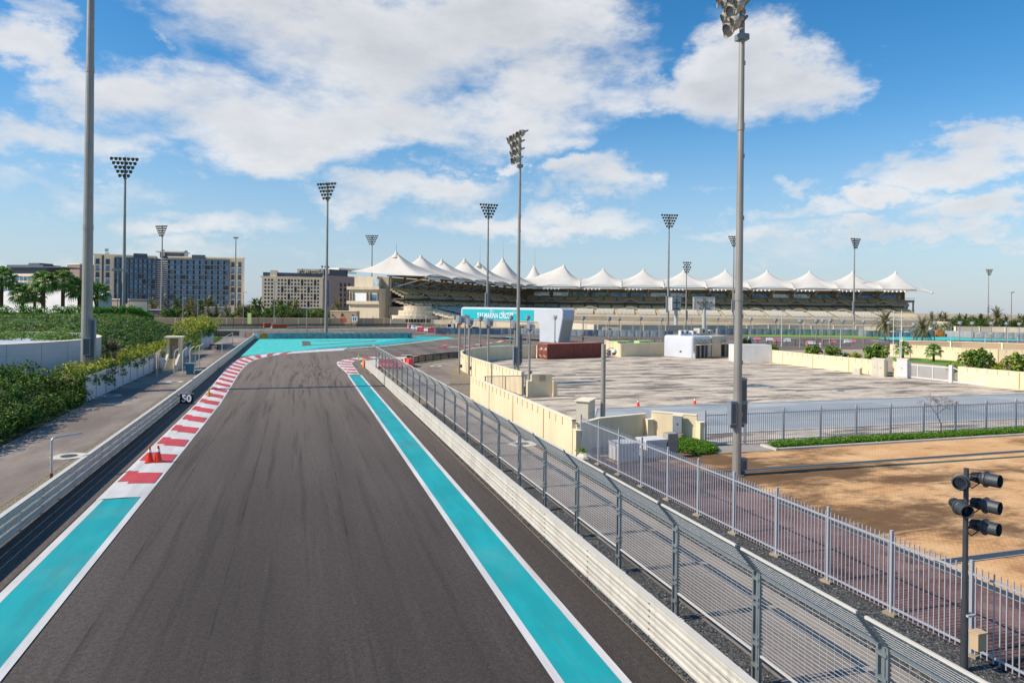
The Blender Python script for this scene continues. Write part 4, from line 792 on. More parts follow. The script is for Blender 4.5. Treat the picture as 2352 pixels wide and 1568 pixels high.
# ================================================================ WHITE KIOSK WITH ROUNDED EDGES
kv = Vector((66.0,105.0,0)); ky = math.atan2(4,9.8); T = local(kv, ky); kt = thing('kiosk','white kiosk building with rounded edges and open counter flaps','kiosk',tuple(kv)); KL, KW, KH = 10.6,6.4,3.95
def rbox(m, x0,x1,y0,y1,z0,z1,r,n=5):
    """box with its top edges and vertical edges rounded"""
    def ring(ins, z):
        o = []; 
        for (cx_,cy_,a0) in ((x1-r,y1-r,0),(x0+r,y1-r,90),(x0+r,y0+r,180),(x1-r,y0+r,270)):
            for k in range(n+1): a = R(a0+90*k/n); o.append((cx_+math.cos(a)*(r-ins),cy_+math.sin(a)*(r-ins),z))
        return o
    rings = [ring(0,z0)]+[ring(r*(1-math.cos(R(90*k/n))),z1-r+r*math.sin(R(90*k/n))) for k in range(n+1)]; q = len(rings[0]); vs = [v for g_ in rings for v in g_]
    fs = [(i*q+j,i*q+(j+1)%q,(i+1)*q+(j+1)%q,(i+1)*q+j) for i in range(len(rings)-1) for j in range(q)]+[tuple((len(rings)-1)*q+j for j in range(q))]
    return m.add(vs, fs)
m = MB(); m.T = T; m.mat('white_clad'); rbox(m,0,5.55,0,KW,.08,KH,.45); m.build('body', kt, True); m = MB(); m.T = T; m.mat('clad_beige'); rbox(m,5.6,KL,0,KW,.08,KH-.02,.45); m.build('body', kt, True)
m = MB(); m.T = T; m.mat('galv_dark').box(.1,KL-.1,.1,KW-.1,0,.08).build('plinth', kt)
m = MB(); m.T = T; m.mat('clad_beige').box(.5,5.4,-.03,0,.2,KH-.55).box(5.75,KL-.5,-.03,0,.2,KH-.55); m.build('side_cladding', kt)
for x0,x1 in ((.9,1.7),(2.2,2.95),(3.3,3.9),(8.6,9.5)):
    m = MB(); m.T = T; m.mat('glass_door').box(x0,x1,-.06,-.035,.12,2.3).build('door', kt)
    m = MB(); m.T = T; m.mat('box_grey').box(x1+.02,x1+.3,-.35,-.035,.12,2.3).build('shutter_pillar', kt)
m = MB(); m.T = T; m.mat('clad_beige').box(.6,5.0,-1.15,-.04,2.42,2.5).build('counter_flap', kt); m = MB(); m.T = T; m.mat('clad_beige').box(8.2,9.9,-.95,-.04,2.5,2.58).build('counter_flap', kt)
m = MB(); m.T = T; m.mat('galv_dark')
for x in (.9,2.1,3.3,4.6,8.5,9.6): m.beam((x,-.04,3.3),(x+.1,-1.0,2.5),.06,.06)
m.build('stay', kt)
m = MB(); m.T = T; m.mat('white_paint').box(-.03,-.004,2.2,2.9,.85,1.4).mat('galv_dark').box(-.05,-.032,2.35,2.75,.97,1.28).build('wall_vent', kt)
for i,(x,y,a,b,c,mt) in enumerate(((.9,3.5,1.1,.5,.9,'white_paint'),(2.3,3.5,1.1,.5,.9,'white_paint'),(3.8,3.2,1.3,.9,.8,'white_paint'),(5.6,3.2,2.6,1.3,1.25,'clad_beige'),(7.9,3.0,1.5,.8,.8,'galv'),(9.2,3.2,1.0,.8,.9,'white_paint'))):
    m = MB(); m.T = T; m.mat(mt).box(x,x+a,y-b/2,y+b/2,KH+.06,KH+c).box(x+.1,x+.2,y-b/2,y-b/2+.1,KH-.01,KH+.06).box(x+a-.2,x+a-.1,y+b/2-.1,y+b/2,KH-.01,KH+.06).mat('galv_dark').cyl((x+a/2,y-b/2,KH+c*.55),(x+a/2,y-b/2-.02,KH+c*.55),min(.3,c*.3),min(.3,c*.3),12); m.build('air_conditioner', kt)
g = G(Z4(1742,1085)); t = thing('litter_bin','slim grey litter bin with a domed top beside the kiosk','bin',tuple(g)); mb('galv').cyl(g,g+Vector((0,0,1.0)),.24,.24,12).build('bin_body', t); mb('box_grey').lathe([(.26,1.0),(.26,1.12),(.15,1.25),(0,1.28)],12,None,g).build('lid', t)
# generators
for i,(a,l) in enumerate(((Z4(1055,930),'left light green generator behind the cream wall'),(Z4(1253,925),'right light green generator behind the cream wall'))):
    Y = 126; p = AT((a[0],700),Y); yaw = math.atan2(3.4,11.3); T = local((p.x,p.y,0), yaw); t = thing('generator', l, 'generator', (p.x,p.y,0), 'green generators'); zt = hgt((a[0],a[1]),Y)
    Lg = 3.45; m = MB(); m.T = T; m.mat('green_gen').box(0,Lg,0,1.4,.3,zt-.08).box(-.02,Lg+.02,-.02,1.42,zt-.078,zt); m.build('housing', t)
    m = MB(); m.T = T; m.mat('steel_dark').box(.1,Lg-.1,.1,1.3,0,.3).build('skid_base', t)
    m = MB(); m.T = T; m.mat('steel_dark')
    for k in range(6): m.box(Lg-.9+.13*k,Lg-.84+.13*k,-.012,-.002,.8,zt-.4)
    m.box(1.7,1.95,-.03,-.002,zt-.35,zt-.2); m.box(1.25,1.27,-.012,-.002,.4,zt-.1); m.cyl((.3,-.003,1.0),(.3,-.014,1.0),.1,.1,10); m.build('louvre', t)
def rail_run(a, b, label, h=1.6, mat='green_fence', span=2.5, bars=True, name='railing'):
    a = Vector((*a,0)); b = Vector((*b,0)); n = max(1,round((b-a).length/span)); t = thing(name,label,'railing',tuple(a)); d = (b-a)/n
    for i in range(n+1): p = a+d*i; mb(mat).cbox((p.x,p.y,h/2),(.1,.1,h)).build('post', t)
    m = mb(mat); m.beam(a+Vector((0,0,h-.05)),b+Vector((0,0,h-.05)),.06,.06); m.beam(a+Vector((0,0,.2)),b+Vector((0,0,.2)),.06,.06)
    if bars:
        k = int((b-a).length/.3)
        for j in range(k): p = a+(b-a)*(j/k); m.cbox((p.x,p.y,h/2),(.03,.03,h-.2))
    m.build('rails', t); return t
p = AT(Z4(932,950),128); q = AT(Z4(1222,950),131); rail_run((p.x,p.y),(q.x,q.y),'green mesh fence behind the left generator',2.9)
p = AT(Z4(1295,950),130); q = AT(Z4(1475,950),131); rail_run((p.x,p.y),(q.x,q.y),'green fence posts behind the right generator',3.0,bars=False)
p = G(C5(560,915)); q = G(C6(0,1125)); rail_run(tuple(p[:2]),tuple(q[:2]),'grey blue railing behind the row of shrubs',1.5,'box_grey_dark')
p = G(C6(400,1130)); q = G(C6(2900,1150)); rail_run(tuple(p[:2]),tuple(q[:2]),'grey railing on the tan wall at the right',1.7,'box_grey_dark')
# ================================================================ GANTRY WITH TURQUOISE SIGN
YL, YR = 190., 166.; pL = AT((1072,720),YL); pR = AT((1303,720),YR); aL = Vector((pL.x,pL.y,0)); aR = Vector((pR.x,pR.y,0)); u = (aR-aL).normalized(); nrm = Vector((u.y,-u.x,0)); 
gt = thing('gantry','white rounded gantry with a turquoise name sign spanning the far track','gantry',tuple(aR)); Lg = (aR-aL).length; zT = 8.55; zB = 4.85; dpt = 4.6
T = Matrix(((u.x,nrm.x,0,aL.x),(u.y,nrm.y,0,aL.y),(0,0,1,0),(0,0,0,1)))   # local x along, local y towards camera
legw = 7.0
outer = []; r = 1.3
def arc(cx_,cz,r_,a0,a1,n=6): return [(cx_+math.cos(R(a0+(a1-a0)*k/n))*r_,cz+math.sin(R(a0+(a1-a0)*k/n))*r_) for k in range(n+1)]
prof = [(Lg-.9,0)]+[(Lg+.45,6.0)]+arc(Lg+.55-r,zT-r,r,10,90)+arc(r*.7,zT-r*.7,r*.7,90,180)+arc(r*.6,zB+r*.6,r*.6,180,270)+arc(Lg-legw-.9,zB-.9,.9,90,0)+[(Lg-legw+.1,0)]
m = MB(); m.T = T; m.mat('white_clad'); n = len(prof); e = .35
vs = []; 
for (yy,ins) in ((dpt/2-e*.0,.3),(dpt/2-.3,0),(-dpt/2+.3,0),(-dpt/2,.3)):
    c = Vector((Lg*.55, (zT+zB)/2))
    for (x,z) in prof:
        # inset towards the body by a fixed amount
        vs.append((x,yy,z))
fs = [(k*n+i,k*n+(i+1)%n,(k+1)*n+(i+1)%n,(k+1)*n+i) for k in range(3) for i in range(n)]
m.add(vs, fs+[tuple(range(n-1,-1,-1)), tuple(range(3*n,4*n))]); ob = m.build('gantry_body', gt)
bv = ob.modifiers.new('round','BEVEL'); bv.width = .32; bv.segments = 3; bv.limit_method = 'ANGLE'; bv.angle_limit = R(50)
m = MB(); m.T = T; m.mat('clad_beige')
for k in range(6): z0 = .1+k*1.08; zz = [z0, z0+1.03]; x_ = [Lg-.9+1.35*min(1,z/6.0)+.02 for z in zz]; m.add([(x_[0],-dpt/2+.5,zz[0]),(x_[0],dpt/2-.5,zz[0]),(x_[1],dpt/2-.5,zz[1]),(x_[1],-dpt/2+.5,zz[1])],[(0,1,2,3)])
m.build('side_cladding', gt)
m = MB(); m.T = T; m.mat('teal_sign'); SL = Lg-legw-1.8; m.box(.7,SL,dpt/2+.01,dpt/2+.08,5.3,zT-.55); sg = m.build('sign_panel', gt)
org = lambda x,z: T @ Vector((x,dpt/2+.12,z)); txu = u if True else -u
text_mesh('YAS', 1.95, 'white_sign', 'sign_letters', gt, face_m(org(SL*.245,6.3),u), .02, .2, 'LEFT', .03, SL*.088)
text_mesh('MARINA', 1.95, 'white_sign', 'sign_letters', gt, face_m(org(SL*.348,6.3),u), .02, .2, 'LEFT', .01, SL*.19)
text_mesh('CIRCUIT', 1.95, 'white_sign', 'sign_letters', gt, face_m(org(SL*.555,6.3),u), .02, .2, 'LEFT', .03, SL*.19)
AR = ''.join(reversed('\uFEA3\uFEE0\uFE92\uFE94 \uFEE3\uFEAE\uFEB3\uFEF0 \uFEF3\uFE8E\uFEB1'))
text_mesh(AR, 1.05, 'white_sign', 'sign_letters', gt, face_m(org(SL*.56,7.4),u), .02, 0, 'LEFT', 0)
m = MB(); m.T = T; m.mat('white_sign'); r3 = random.Random(3)
for i in range(9):
    for j in range(3):
        if (i+j) % 2 == 0: x = SL*.43+i*.21; z = 7.25+j*.2+.12*math.sin(i*.9); s_ = .17*(1-i*.07); m.box(x,x+s_,dpt/2+.1,dpt/2+.12,z,z+s_)
m.build('flag_emblem', gt)
m = MB(); m.T = T; m.mat('mast_steel').cyl((.9,0,0),(.9,0,zB+.3),.22,.22,10).build('support_column', gt)
# ================================================================ BIG SCREENS (seen from behind)
def big_screen(x0,x1,yt,yb,xp,Y,label,yaw):
    c = AT(((x0+x1)/2,(yt+yb)/2),Y); w_ = (x1-x0)*Y/F/max(.35,math.cos(yaw)); h_ = (yb-yt)*Y/F; t = thing('big_screen',label,'screen',(c.x,c.y,0)); T = local((c.x,c.y,c.z), math.atan2(RT.y,RT.x)+yaw)
    m = MB(); m.T = T; m.mat('clad_beige').box(-w_/2,w_/2,-.1,1.2,-h_/2,h_/2); m.mat('white_paint')
    for k in range(int(w_/.35)): m.box(-w_/2+.2+k*.35,-w_/2+.28+k*.35,-.14,-.1,-h_/2+.1,h_/2-.1)
    cas = m.build('casing', t); m = MB(); m.T = T; m.mat('white_paint')
    for (a,b,c_,d) in ((-w_/2,w_/2,h_/2-.18,h_/2+.05),(-w_/2,w_/2,-h_/2-.05,-h_/2+.15),(-w_/2,-w_/2+.2,-h_/2,h_/2),(w_/2-.2,w_/2,-h_/2,h_/2)): m.box(a,b,-.22,1.3,c_,d)
    m.build('frame', t)
    for (a,b) in ((-.3,.08),(-.12,.08),(.1,.08),(.3,.08),(-.2,-.38),(.2,-.38)): m = MB(); m.T = T; m.mat('box_grey_dark').box(w_*a-.45,w_*a+.45,-.5,-.23,h_*b-.12,h_*b+.3).build('vent_box', t)
    q = mb('galv'); q.cyl((c.x,c.y,0),(c.x,c.y,c.z-h_/2+.3),.75,.65,12).build('column', t); m = MB(); m.T = T; m.mat('galv_dark')
    for k in range(18): m.box(-.35,.35,-.34,-.3,-h_/2+.2+k*h_/20,-h_/2+.26+k*h_/20)
    m.box(-.4,-.34,-.36,-.28,-h_/2,h_/2-.3).box(.34,.4,-.36,-.28,-h_/2,h_/2-.3).build('ladder', t)
big_screen(1539,1567,683,713,1554,255,'narrow big screen seen from behind, turned away, on a column',R(48)); big_screen(1593,1642,682.5,712,1617,255,'wide big screen seen from behind with a ladder and vent boxes',R(4))
class Pool:
    """individual parts up to a limit, the remainder gathered in one 'stuff' part"""
    def __init__(s, name, parent, lim=98, plural=None): s.n = name; s.p = parent; s.k = 0; s.lim = lim; s.rest = None; s.pl = plural or name+'s'
    def add(s, m, smooth=False):
        if s.k < s.lim: s.k += 1; return m.build(s.n, s.p, smooth)
        r = s.rest = s.rest or MB()
        for q in m.mats:
            if q not in r.mats: r.mats.append(q)
        o = len(r.v); r.v += m.v; r.f += [tuple(x+o for x in f) for f in m.f]; r.m += [r.mats.index(m.mats[x]) for x in m.m]
    def end(s):
        if s.rest: o = s.rest.build(s.pl, s.p); o['kind'] = 'stuff'
# ================================================================ GRANDSTAND
N0 = AT((977.7,634),303); N0 = Vector((N0.x,N0.y,0)); N6 = AT((1236.8,657),450); N6 = Vector((N6.x,N6.y,0)); NE = AT((2140,672),415); NE = Vector((NE.x,NE.y,0))
gs = thing('grandstand','long two tier grandstand under a white tent roof with many peaks','grandstand',tuple(N0))
class Arm:
    def __init__(s, a, b): s.o = a; s.u = (b-a).normalized(); s.n = Vector((-s.u.y, s.u.x, 0)); s.L = (b-a).length
    def P(s, a, d, z): v = s.o+s.u*a+s.n*d; return (v.x, v.y, z)
    def T(s): return Matrix(((s.u.x,s.n.x,0,s.o.x),(s.u.y,s.n.y,0,s.o.y),(0,0,1,0),(0,0,0,1)))
LA = Arm(N0, N6); RA = Arm(N6, NE); kk = .81
rngL = lambda d: (2.0, LA.L+kk*d); rngR = lambda d: (-kk*d, RA.L-8)
# roof bays
def bay(fl, fr, br, bl, pk, side=4.6, sideL=None, sideR=None):
    fl, fr, br, bl, pk = [Vector(v) for v in (fl, fr, br, bl, pk)]; B = []; ne = 9
    def edge(a, b, up, inw):
        for k in range(ne):
            t = k/ne; p = a.lerp(b, t); q = 4*t*(1-t); p = p+(Vector((pk.x,pk.y,p.z))-p)*inw*q; p.z += up*q; B.append(p)
    edge(fl, fr, 1.3, .05); edge(fr, br, side if sideR is None else sideR, .0); edge(br, bl, 1.3, .05); edge(bl, fl, side if sideL is None else sideL, .0 if sideL is None else .1)
    m = mb('roof_fabric'); nr_ = 12; vs = []
    for k in range(nr_):
        q = k/nr_
        for b in B: z = b.z+(pk.z-b.z)*(.22*q+.78*q**2.1); p = b.lerp(pk, q); vs.append((p.x, p.y, z))
    n = len(B); vs.append(tuple(pk)); fs = [(k*n+i, k*n+(i+1)%n, (k+1)*n+(i+1)%n, (k+1)*n+i) for k in range(nr_-1) for i in range(n)]+[((nr_-1)*n+i, (nr_-1)*n+(i+1)%n, nr_*n) for i in range(n)]
    m.add(vs, fs); o = m.build('roof_canopy', gs, True)
    c = mb('roof_fabric'); c.cyl(pk-Vector((0,0,2.3)), pk+Vector((0,0,.7)), 1.75, .25, 14); c.mat('stand_pale').cyl(pk-Vector((0,0,2.45)), pk-Vector((0,0,2.25)), 1.85, 1.85, 14); c.build('peak_cap', gs)
    sm = mb('clad_beige')
    sd = B[ne:2*ne]+[br]
    for a, b in zip(sd[:-1], sd[1:]): sm.beam(a+Vector((0,0,.12)), b+Vector((0,0,.12)), .35, .22)
    sm.build('seam_cable', gs)
    nd_ = mb('white_clad'); nd_.lathe([(0,-.6),(.7,-.4),(.9,0),(.6,.5),(0,.7)],8,None,fr-Vector((0,0,.2))); nd_.build('edge_node', gs)
    fe = mb('galv'); f_ = B[:ne]+[fr]
    for a, b in zip(f_[:-1], f_[1:]): fe.beam(a-Vector((0,0,.15)), b-Vector((0,0,.15)), .3, .25)
    fe.build('edge_tube', gs)
DR = 39
nl = [(977.7,634,303),(1036.7,640,326),(1085,644.7,349),(1126.4,648.5,374),(1172,653,401),(1205,656,427),(1236.8,657,450)]
NL = []
for i, (x, y, Y) in enumerate(nl):
    p = LA.o+LA.u*(LA.L*i/6); NL.append(Vector((p.x,p.y,hgt((x,y),depth(p)))))
pkL = [(910,580),(967,588),(1015,597),(1067,595),(1100,602),(1155,593)]
bz = 24.5
for i in range(6):
    a, b = NL[i], NL[i+1]
    if i == 0: a = a
    ex = (kk*DR if i == 5 else 0); bl_ = a+LA.n*DR; br_ = b+LA.n*DR+LA.u*ex; bl_.z = br_.z = bz
    if i == 5: br_ = br_*1; 
    ra = ray(*pkL[i])[0]; dx, dy = CW(ra,1,0)[:2]; o_ = LA.o+LA.n*21; den = dx*LA.u.y-dy*LA.u.x; tt = (o_.x*LA.u.y-o_.y*LA.u.x)/den; mid = Vector((dx*tt, dy*tt, 0)); zz = hgt(pkL[i], tt); bay(a, b, br_, bl_, (mid.x, mid.y, zz), sideL=(-.3 if i == 0 else None))
xs = [(1236.8,657),(1331.7,658.3),(1427.8,658.7),(1525.7,659.6),(1624,660.4),(1723.9,662),(1825.6,664),(1928.7,666.5),(2033,668.6),(2140,671.8)]
NR = []
for i, (x, y) in enumerate(xs):
    a, b = ray(x, y)   # intersect the sight line with the front line of the arm
    dx, dy = CW(a,1,0)[:2]; den = dx*RA.u.y-dy*RA.u.x; tt = (RA.o.x*RA.u.y-RA.o.y*RA.u.x)/den; NR.append(Vector((dx*tt, dy*tt, hgt((x,y),tt))))
pkR = [(1295,609),(1386,618),(1478,619),(1570,622),(1667,620),(1762,622),(1860,623),(1958,625),(2057,625)]
for i in range(9):
    a, b = NR[i], NR[i+1]; ex = (kk*DR if i == 0 else 0); bl_ = a+RA.n*DR-RA.u*ex; br_ = b+RA.n*DR; bl_.z = br_.z = bz
    x_, y_ = pkR[i]; mid = (a+b)/2+RA.n*20
    ra = ray(x_, y_)[0]; dx, dy = CW(ra,1,0)[:2]; o_ = RA.o+RA.n*20; den = dx*RA.u.y-dy*RA.u.x; tt = (o_.x*RA.u.y-o_.y*RA.u.x)/den; mid = Vector((dx*tt, dy*tt, 0))
    bay(a, b, br_, bl_, (mid.x, mid.y, hgt((x_,y_),tt)), sideR=(1.6 if i == 8 else None))
# corner peak behind (1227) as its own bay, and the slim masts on the peaks
mid = N6+LA.n*17+RA.n*17-RA.u*2; mid = Vector((*AT((1227,607),depth(mid))[:2],0)); b0 = N6+LA.n*DR+LA.u*kk*DR
zc = hgt((1227,607),depth(mid)); w2 = 13
c_ = mb('roof_fabric'); vs = []
for k in range(14):
    q = k/13
    for j in range(24): a_ = 2*math.pi*j/24; rr_ = w2*(1-q)**1.0; vs.append((mid.x+math.cos(a_)*rr_, mid.y+math.sin(a_)*rr_, 24+(zc-24)*(.15*q+.85*q**2.2)))
c_.add(vs, [(k*24+j, k*24+(j+1)%24, (k+1)*24+(j+1)%24, (k+1)*24+j) for k in range(13) for j in range(24)]); c_.build('roof_canopy', gs, True)
for x, y0, y1, Y in ((910,580,558,322),(1102,602,561,410),(1155,593,552,430),(1228,607,570,470),(1962,625,598,430)):
    p = AT((x,y0),Y); q = AT((x+.6,y1),Y); mb('galv').cyl((p.x,p.y,p.z-1),(p.x,p.y,q.z),.28,.10,8).build('mast_spike', gs)
def slab(arm, rf, d0, d1, z0, z1, mat, name, rd0=None):
    """prism in arm coordinates, ends mitred at the corner"""
    m = mb(mat); a0, b0_ = rf(d0); a1, b1 = rf(d1)
    m.add([arm.P(a0,d0,z0),arm.P(b0_,d0,z0),arm.P(b1,d1,z0),arm.P(a1,d1,z0),arm.P(a0,d0,z1),arm.P(b0_,d0,z1),arm.P(b1,d1,z1),arm.P(a1,d1,z1)],[(3,2,1,0),(4,5,6,7),(0,1,5,4),(1,2,6,5),(2,3,7,6),(3,0,4,7)]); return m.build(name, gs)
seats = Pool('seat_block', gs, 98); wins = Pool('window', gs, 98); doors = Pool('door', gs, 60)
for arm, rf in ((LA, rngL), (RA, rngR)):
    slab(arm, rf, 20, 36, 0, 21.6, 'stand_concrete', 'rear_wall'); slab(arm, rf, 1.5, 21, 22.0, 22.5, 'stand_dark', 'soffit'); slab(arm, rf, .6, 1.6, 21.2, 22.1, 'clad_beige', 'roof_beam')
    slab(arm, rf, 12, 19.9, 11.7, 12.0, 'stand_dark', 'tier_floor'); slab(arm, rf, -12.5, 12, 0, 3.6, 'stand_dark', 'base_block'); slab(arm, rf, 5.5, 19.8, 3.7, 8.2, 'stand_concrete', 'mid_block')
    slab(arm, rf, 5.0, 5.45, 4, 8.6, 'stand_concrete', 'lower_parapet'); slab(arm, rf, -13, -12.6, 0, 4.7, 'stand_pale', 'front_wall')
    a0, a1 = rf(10)
    # stepped treads
    for (dd0, dd1, z0_, z1_, n_, nm, mt, fl) in ((19.5,12,16.3,13.4,5,'upper_steps','stand_concrete',0),(18.5,6,11.4,8.8,6,'middle_steps','stand_concrete',0),(4.8,-12.4,7.6,4.2,8,'lower_steps','stand_pale',0)):
        m = mb(mt)
        for k in range(n_):
            da = dd0+(dd1-dd0)*(k+1)/n_; db = dd0+(dd1-dd0)*k/n_; z = z0_+(z1_-z0_)*k/(n_-1); e0, e1 = rf(da); f0, f1 = rf(db)
            m.add([arm.P(e0,da,z-1.0),arm.P(e1,da,z-1.0),arm.P(f1,db,z-1.0),arm.P(f0,db,z-1.0),arm.P(e0,da,z),arm.P(e1,da,z),arm.P(f1,db,z),arm.P(f0,db,z)],[(3,2,1,0),(4,5,6,7),(0,1,5,4),(1,2,6,5),(3,0,4,7)])
        m.build(nm, gs)
    # parapet with chevron openings
    bayL = 26.2; nb = int((a1-a0)/bayL); m = mb('stand_concrete'); pts = []
    st0 = a0 if arm is RA else a0
    x = st0; pts.append((x, 0))
    first = (15.5 if arm is RA else 20)
    while x+first < a1-10:
        c = x+first if x == st0 else x+bayL; x = c
        pts += [(c-4.8,0),(c-.9,1),(c+.9,1),(c+5.4,0)]; first = 0
        if c+bayL > a1-8: break
    pts.append((a1, 0)); vs = []
    for (a, r_) in pts: vs += [arm.P(a,11.5,12.1+2.3*r_),arm.P(a,11.5,13.7+1.7*r_),arm.P(a,11.9,13.7+1.7*r_),arm.P(a,11.9,12.1+2.3*r_)]
    m.add(vs, [(4*i+j,4*i+4+j,4*i+4+(j+1)%4,4*i+(j+1)%4) for i in range(len(pts)-1) for j in range(4)]); m.build('upper_parapet', gs)
    vs = []; m = mb('stand_concrete')
    for (a, r_) in pts: vs += [arm.P(a,4.5,7.6+1.5*r_),arm.P(a,4.5,8.7+1.3*r_),arm.P(a,4.9,8.7+1.3*r_),arm.P(a,4.9,7.6+1.5*r_)]
    m.add(vs, [(4*i+j,4*i+4+j,4*i+4+(j+1)%4,4*i+(j+1)%4) for i in range(len(pts)-1) for j in range(4)]); m.build('middle_parapet', gs)
    for (a, r_), (b, r2_) in zip(pts[1::4], pts[4::4]): m = mb('glass_dark'); m.T = arm.T(); m.box((a+b)/2-2.6,(a+b)/2+2.6,4.3,4.45,5.2,7.6); m.build('stair_opening', gs)
    # windows
    a = a0+3; k = 0
    while a < a1-7:
        m = mb(('glass_pale','glass_teal','glass_blue')[(k//2) % 3] if arm is RA else 'glass_blue'); m.T = arm.T(); m.box(a,a+10.6,19.75,19.93,16.5,19.3); wins.add(m)
        m = mb('hotel_frame'); m.T = arm.T(); 
        for j in range(6): m.box(a+j*2.12-.05,a+j*2.12+.05,19.62,19.74,16.5,19.3)
        m.box(a,a+10.6,19.6,19.74,19.3,19.45); m.build('window_frame', gs) if k < 40 else None
        m = mb('glass_teal' if k % 3 else 'glass_pale'); m.T = arm.T(); m.box(a,a+10.6,19.75,19.93,9.0,11.68); wins.add(m)
        m = mb('white_sign' if k % 2 else 'glass_dark'); m.T = arm.T(); m.box(a+11.1,a+12.3,19.7,19.93,16.0,18.6); doors.add(m)
        a += 13.1; k += 1
    # seat blocks
    def block(aa, wd, d0, d1, z0, z1, rows, mt, sp):
        m = mb('seat_edge'); n = int(wd/sp); m.add([arm.P(aa,d0+.6,z0-.15),arm.P(aa+wd,d0+.6,z0-.15),arm.P(aa+wd,d1-.4,z1-.15),arm.P(aa,d1-.4,z1-.15)],[(0,1,2,3)]); m.mat(mt)
        for r_ in range(rows):
            f = r_/(rows-1); d = d0+(d1-d0)*f; z = z0+(z1-z0)*f
            for i in range(n): a = aa+sp*(i+.5)
            for i in range(n):
                a = aa+sp*(i+.5); q = sp*.36; base_ = arm.P
                m.add([arm.P(a-q,d,z),arm.P(a+q,d,z),arm.P(a+q,d+.35,z+.62),arm.P(a-q,d+.35,z+.62),arm.P(a-q,d+.5,z+.55),arm.P(a+q,d+.5,z+.55)],[(0,1,2,3),(3,2,5,4),(0,3,4),(1,5,2)])
        seats.add(m)
    for (d0,d1,z0,z1,rows,mt,wd,gap,off) in ((18.6,12.6,16.3,14.0,5,'seat_tan',7.6,1.15,1.0),(17.0,6.3,11.3,9.0,5,'seat_tan',7.6,1.15,1.0),(3.2,-11.5,7.7,4.9,7,'seat_pale',11.3,1.8,3.0)):
        e0, e1 = rf(d1 if arm is LA else d0); e1 = min(rf(d0)[1], rf(d1)[1]); e0 = max(rf(d0)[0], rf(d1)[0]); a = e0+off+(12 if arm is LA and mt == 'seat_pale' else 0)
        while a+wd < e1: block(a, wd, d0, d1, z0, z1, rows, mt, .82); a += wd+gap
    # spotlights along the eave and struts
    m = mb('white_sign'); a = 4
    while a < arm.L-4:
        for j in range(5): m.cbox(arm.P(a+j*2.4,.3,21.0),(1.0,1.0,.8))
        a += 26.5
    m.build('eave_lights', gs); m = mb('stand_pale')
    a = 6
    while a < a1-4: m.beam(arm.P(a,19.9,17),arm.P(a,2,21.6),.5,.5); a += 13.1
    m.build('roof_struts', gs); m = mb('stand_concrete'); a = a0+.5
    while a < a1: 
        m.T = arm.T(); m.box(a,a+1.0,19.2,19.98,8.5,21.9); a += 13.1
    m.build('columns', gs); m = mb('galv_grey'); a = rf(-12.7)[0]
    rl = rf(-12.7)
    for z in (5.2,5.7): m.beam(arm.P(rl[0],-12.8,z),arm.P(rl[1],-12.8,z),.08,.08)
    while a < rl[1]: m.beam(arm.P(a,-12.8,4.6),arm.P(a,-12.8,5.7),.09,.09); a += 2.6
    m.build('front_railing', gs)
    m = mb('stand_concrete'); a = rl[0]+8
    for z in (1.2,1.9,2.6,3.3): m.beam(arm.P(rl[0]+2,-13.1,z),arm.P(rl[1]-2,-13.1,z),.12,.10)
    m.build('wall_bands', gs)
# left end block with balconies
m = mb('stand_pale'); m.T = LA.T(); m.box(-3.5,6,21.5,37.5,0,16.3).box(-1.5,6,24,36,16.31,21.8); m.build('end_block', gs)
for z in (9.7,16.3): m = mb('stand_pale'); m.T = LA.T(); m.box(-4.6,-3.51,21,38,z-.5,z).box(-4.65,-4.5,21,38,z+.001,z+.9); m.build('balcony', gs)
for (d0,d1,z0,z1,mt) in ((23,25.5,9.8,13.6,'glass_blue'),(28,34.5,10.3,14.2,'white_sign'),(23,26,17,20.6,'glass_pale')): m = mb(mt); m.T = LA.T(); xx = -3.52 if z0 < 16 else -1.52; m.box(xx-.1,xx-.01,d0,d1,z0,z1); doors.add(m)
m = mb('stand_concrete'); m.T = LA.T()
for d in (22,25.8,27.5,34.9,36.5): m.box(-4.3,-3.6,d,d+.35,9.75,14.5)
m.build('balcony_columns', gs)
m = mb('stand_pale'); c = Vector(LA.P(4,6,0)); 
for (r_,z0,z1) in ((11.5,0,4.4),(8.6,4.41,6.6),(6.2,6.61,8.6)): m.cyl(c+Vector((0,0,z0)),c+Vector((0,0,z1)),r_,r_,28)
m.build('round_terrace', gs); m = mb('galv_grey')
for (r_,z) in ((11.4,4.4),(8.5,6.6),(6.1,8.6)):
    for k in range(36): a_ = 2*math.pi*k/36; b_ = 2*math.pi*(k+1)/36; p = c+Vector((math.cos(a_)*r_,math.sin(a_)*r_,z)); q = c+Vector((math.cos(b_)*r_,math.sin(b_)*r_,z)); m.beam(p,p+Vector((0,0,1.1)),.07,.07); m.beam(p+Vector((0,0,1.1)),q+Vector((0,0,1.1)),.07,.07)
m.build('terrace_railing', gs); m = mb('glass_dark')
for k in range(26):
    a_ = -2.9+k*.12; r_ = 11.55; p = c+Vector((math.cos(a_)*r_,math.sin(a_)*r_,2.2)); m.cbox(p,(.06,1.15,1.5),a_)
m.build('ground_windows', gs)
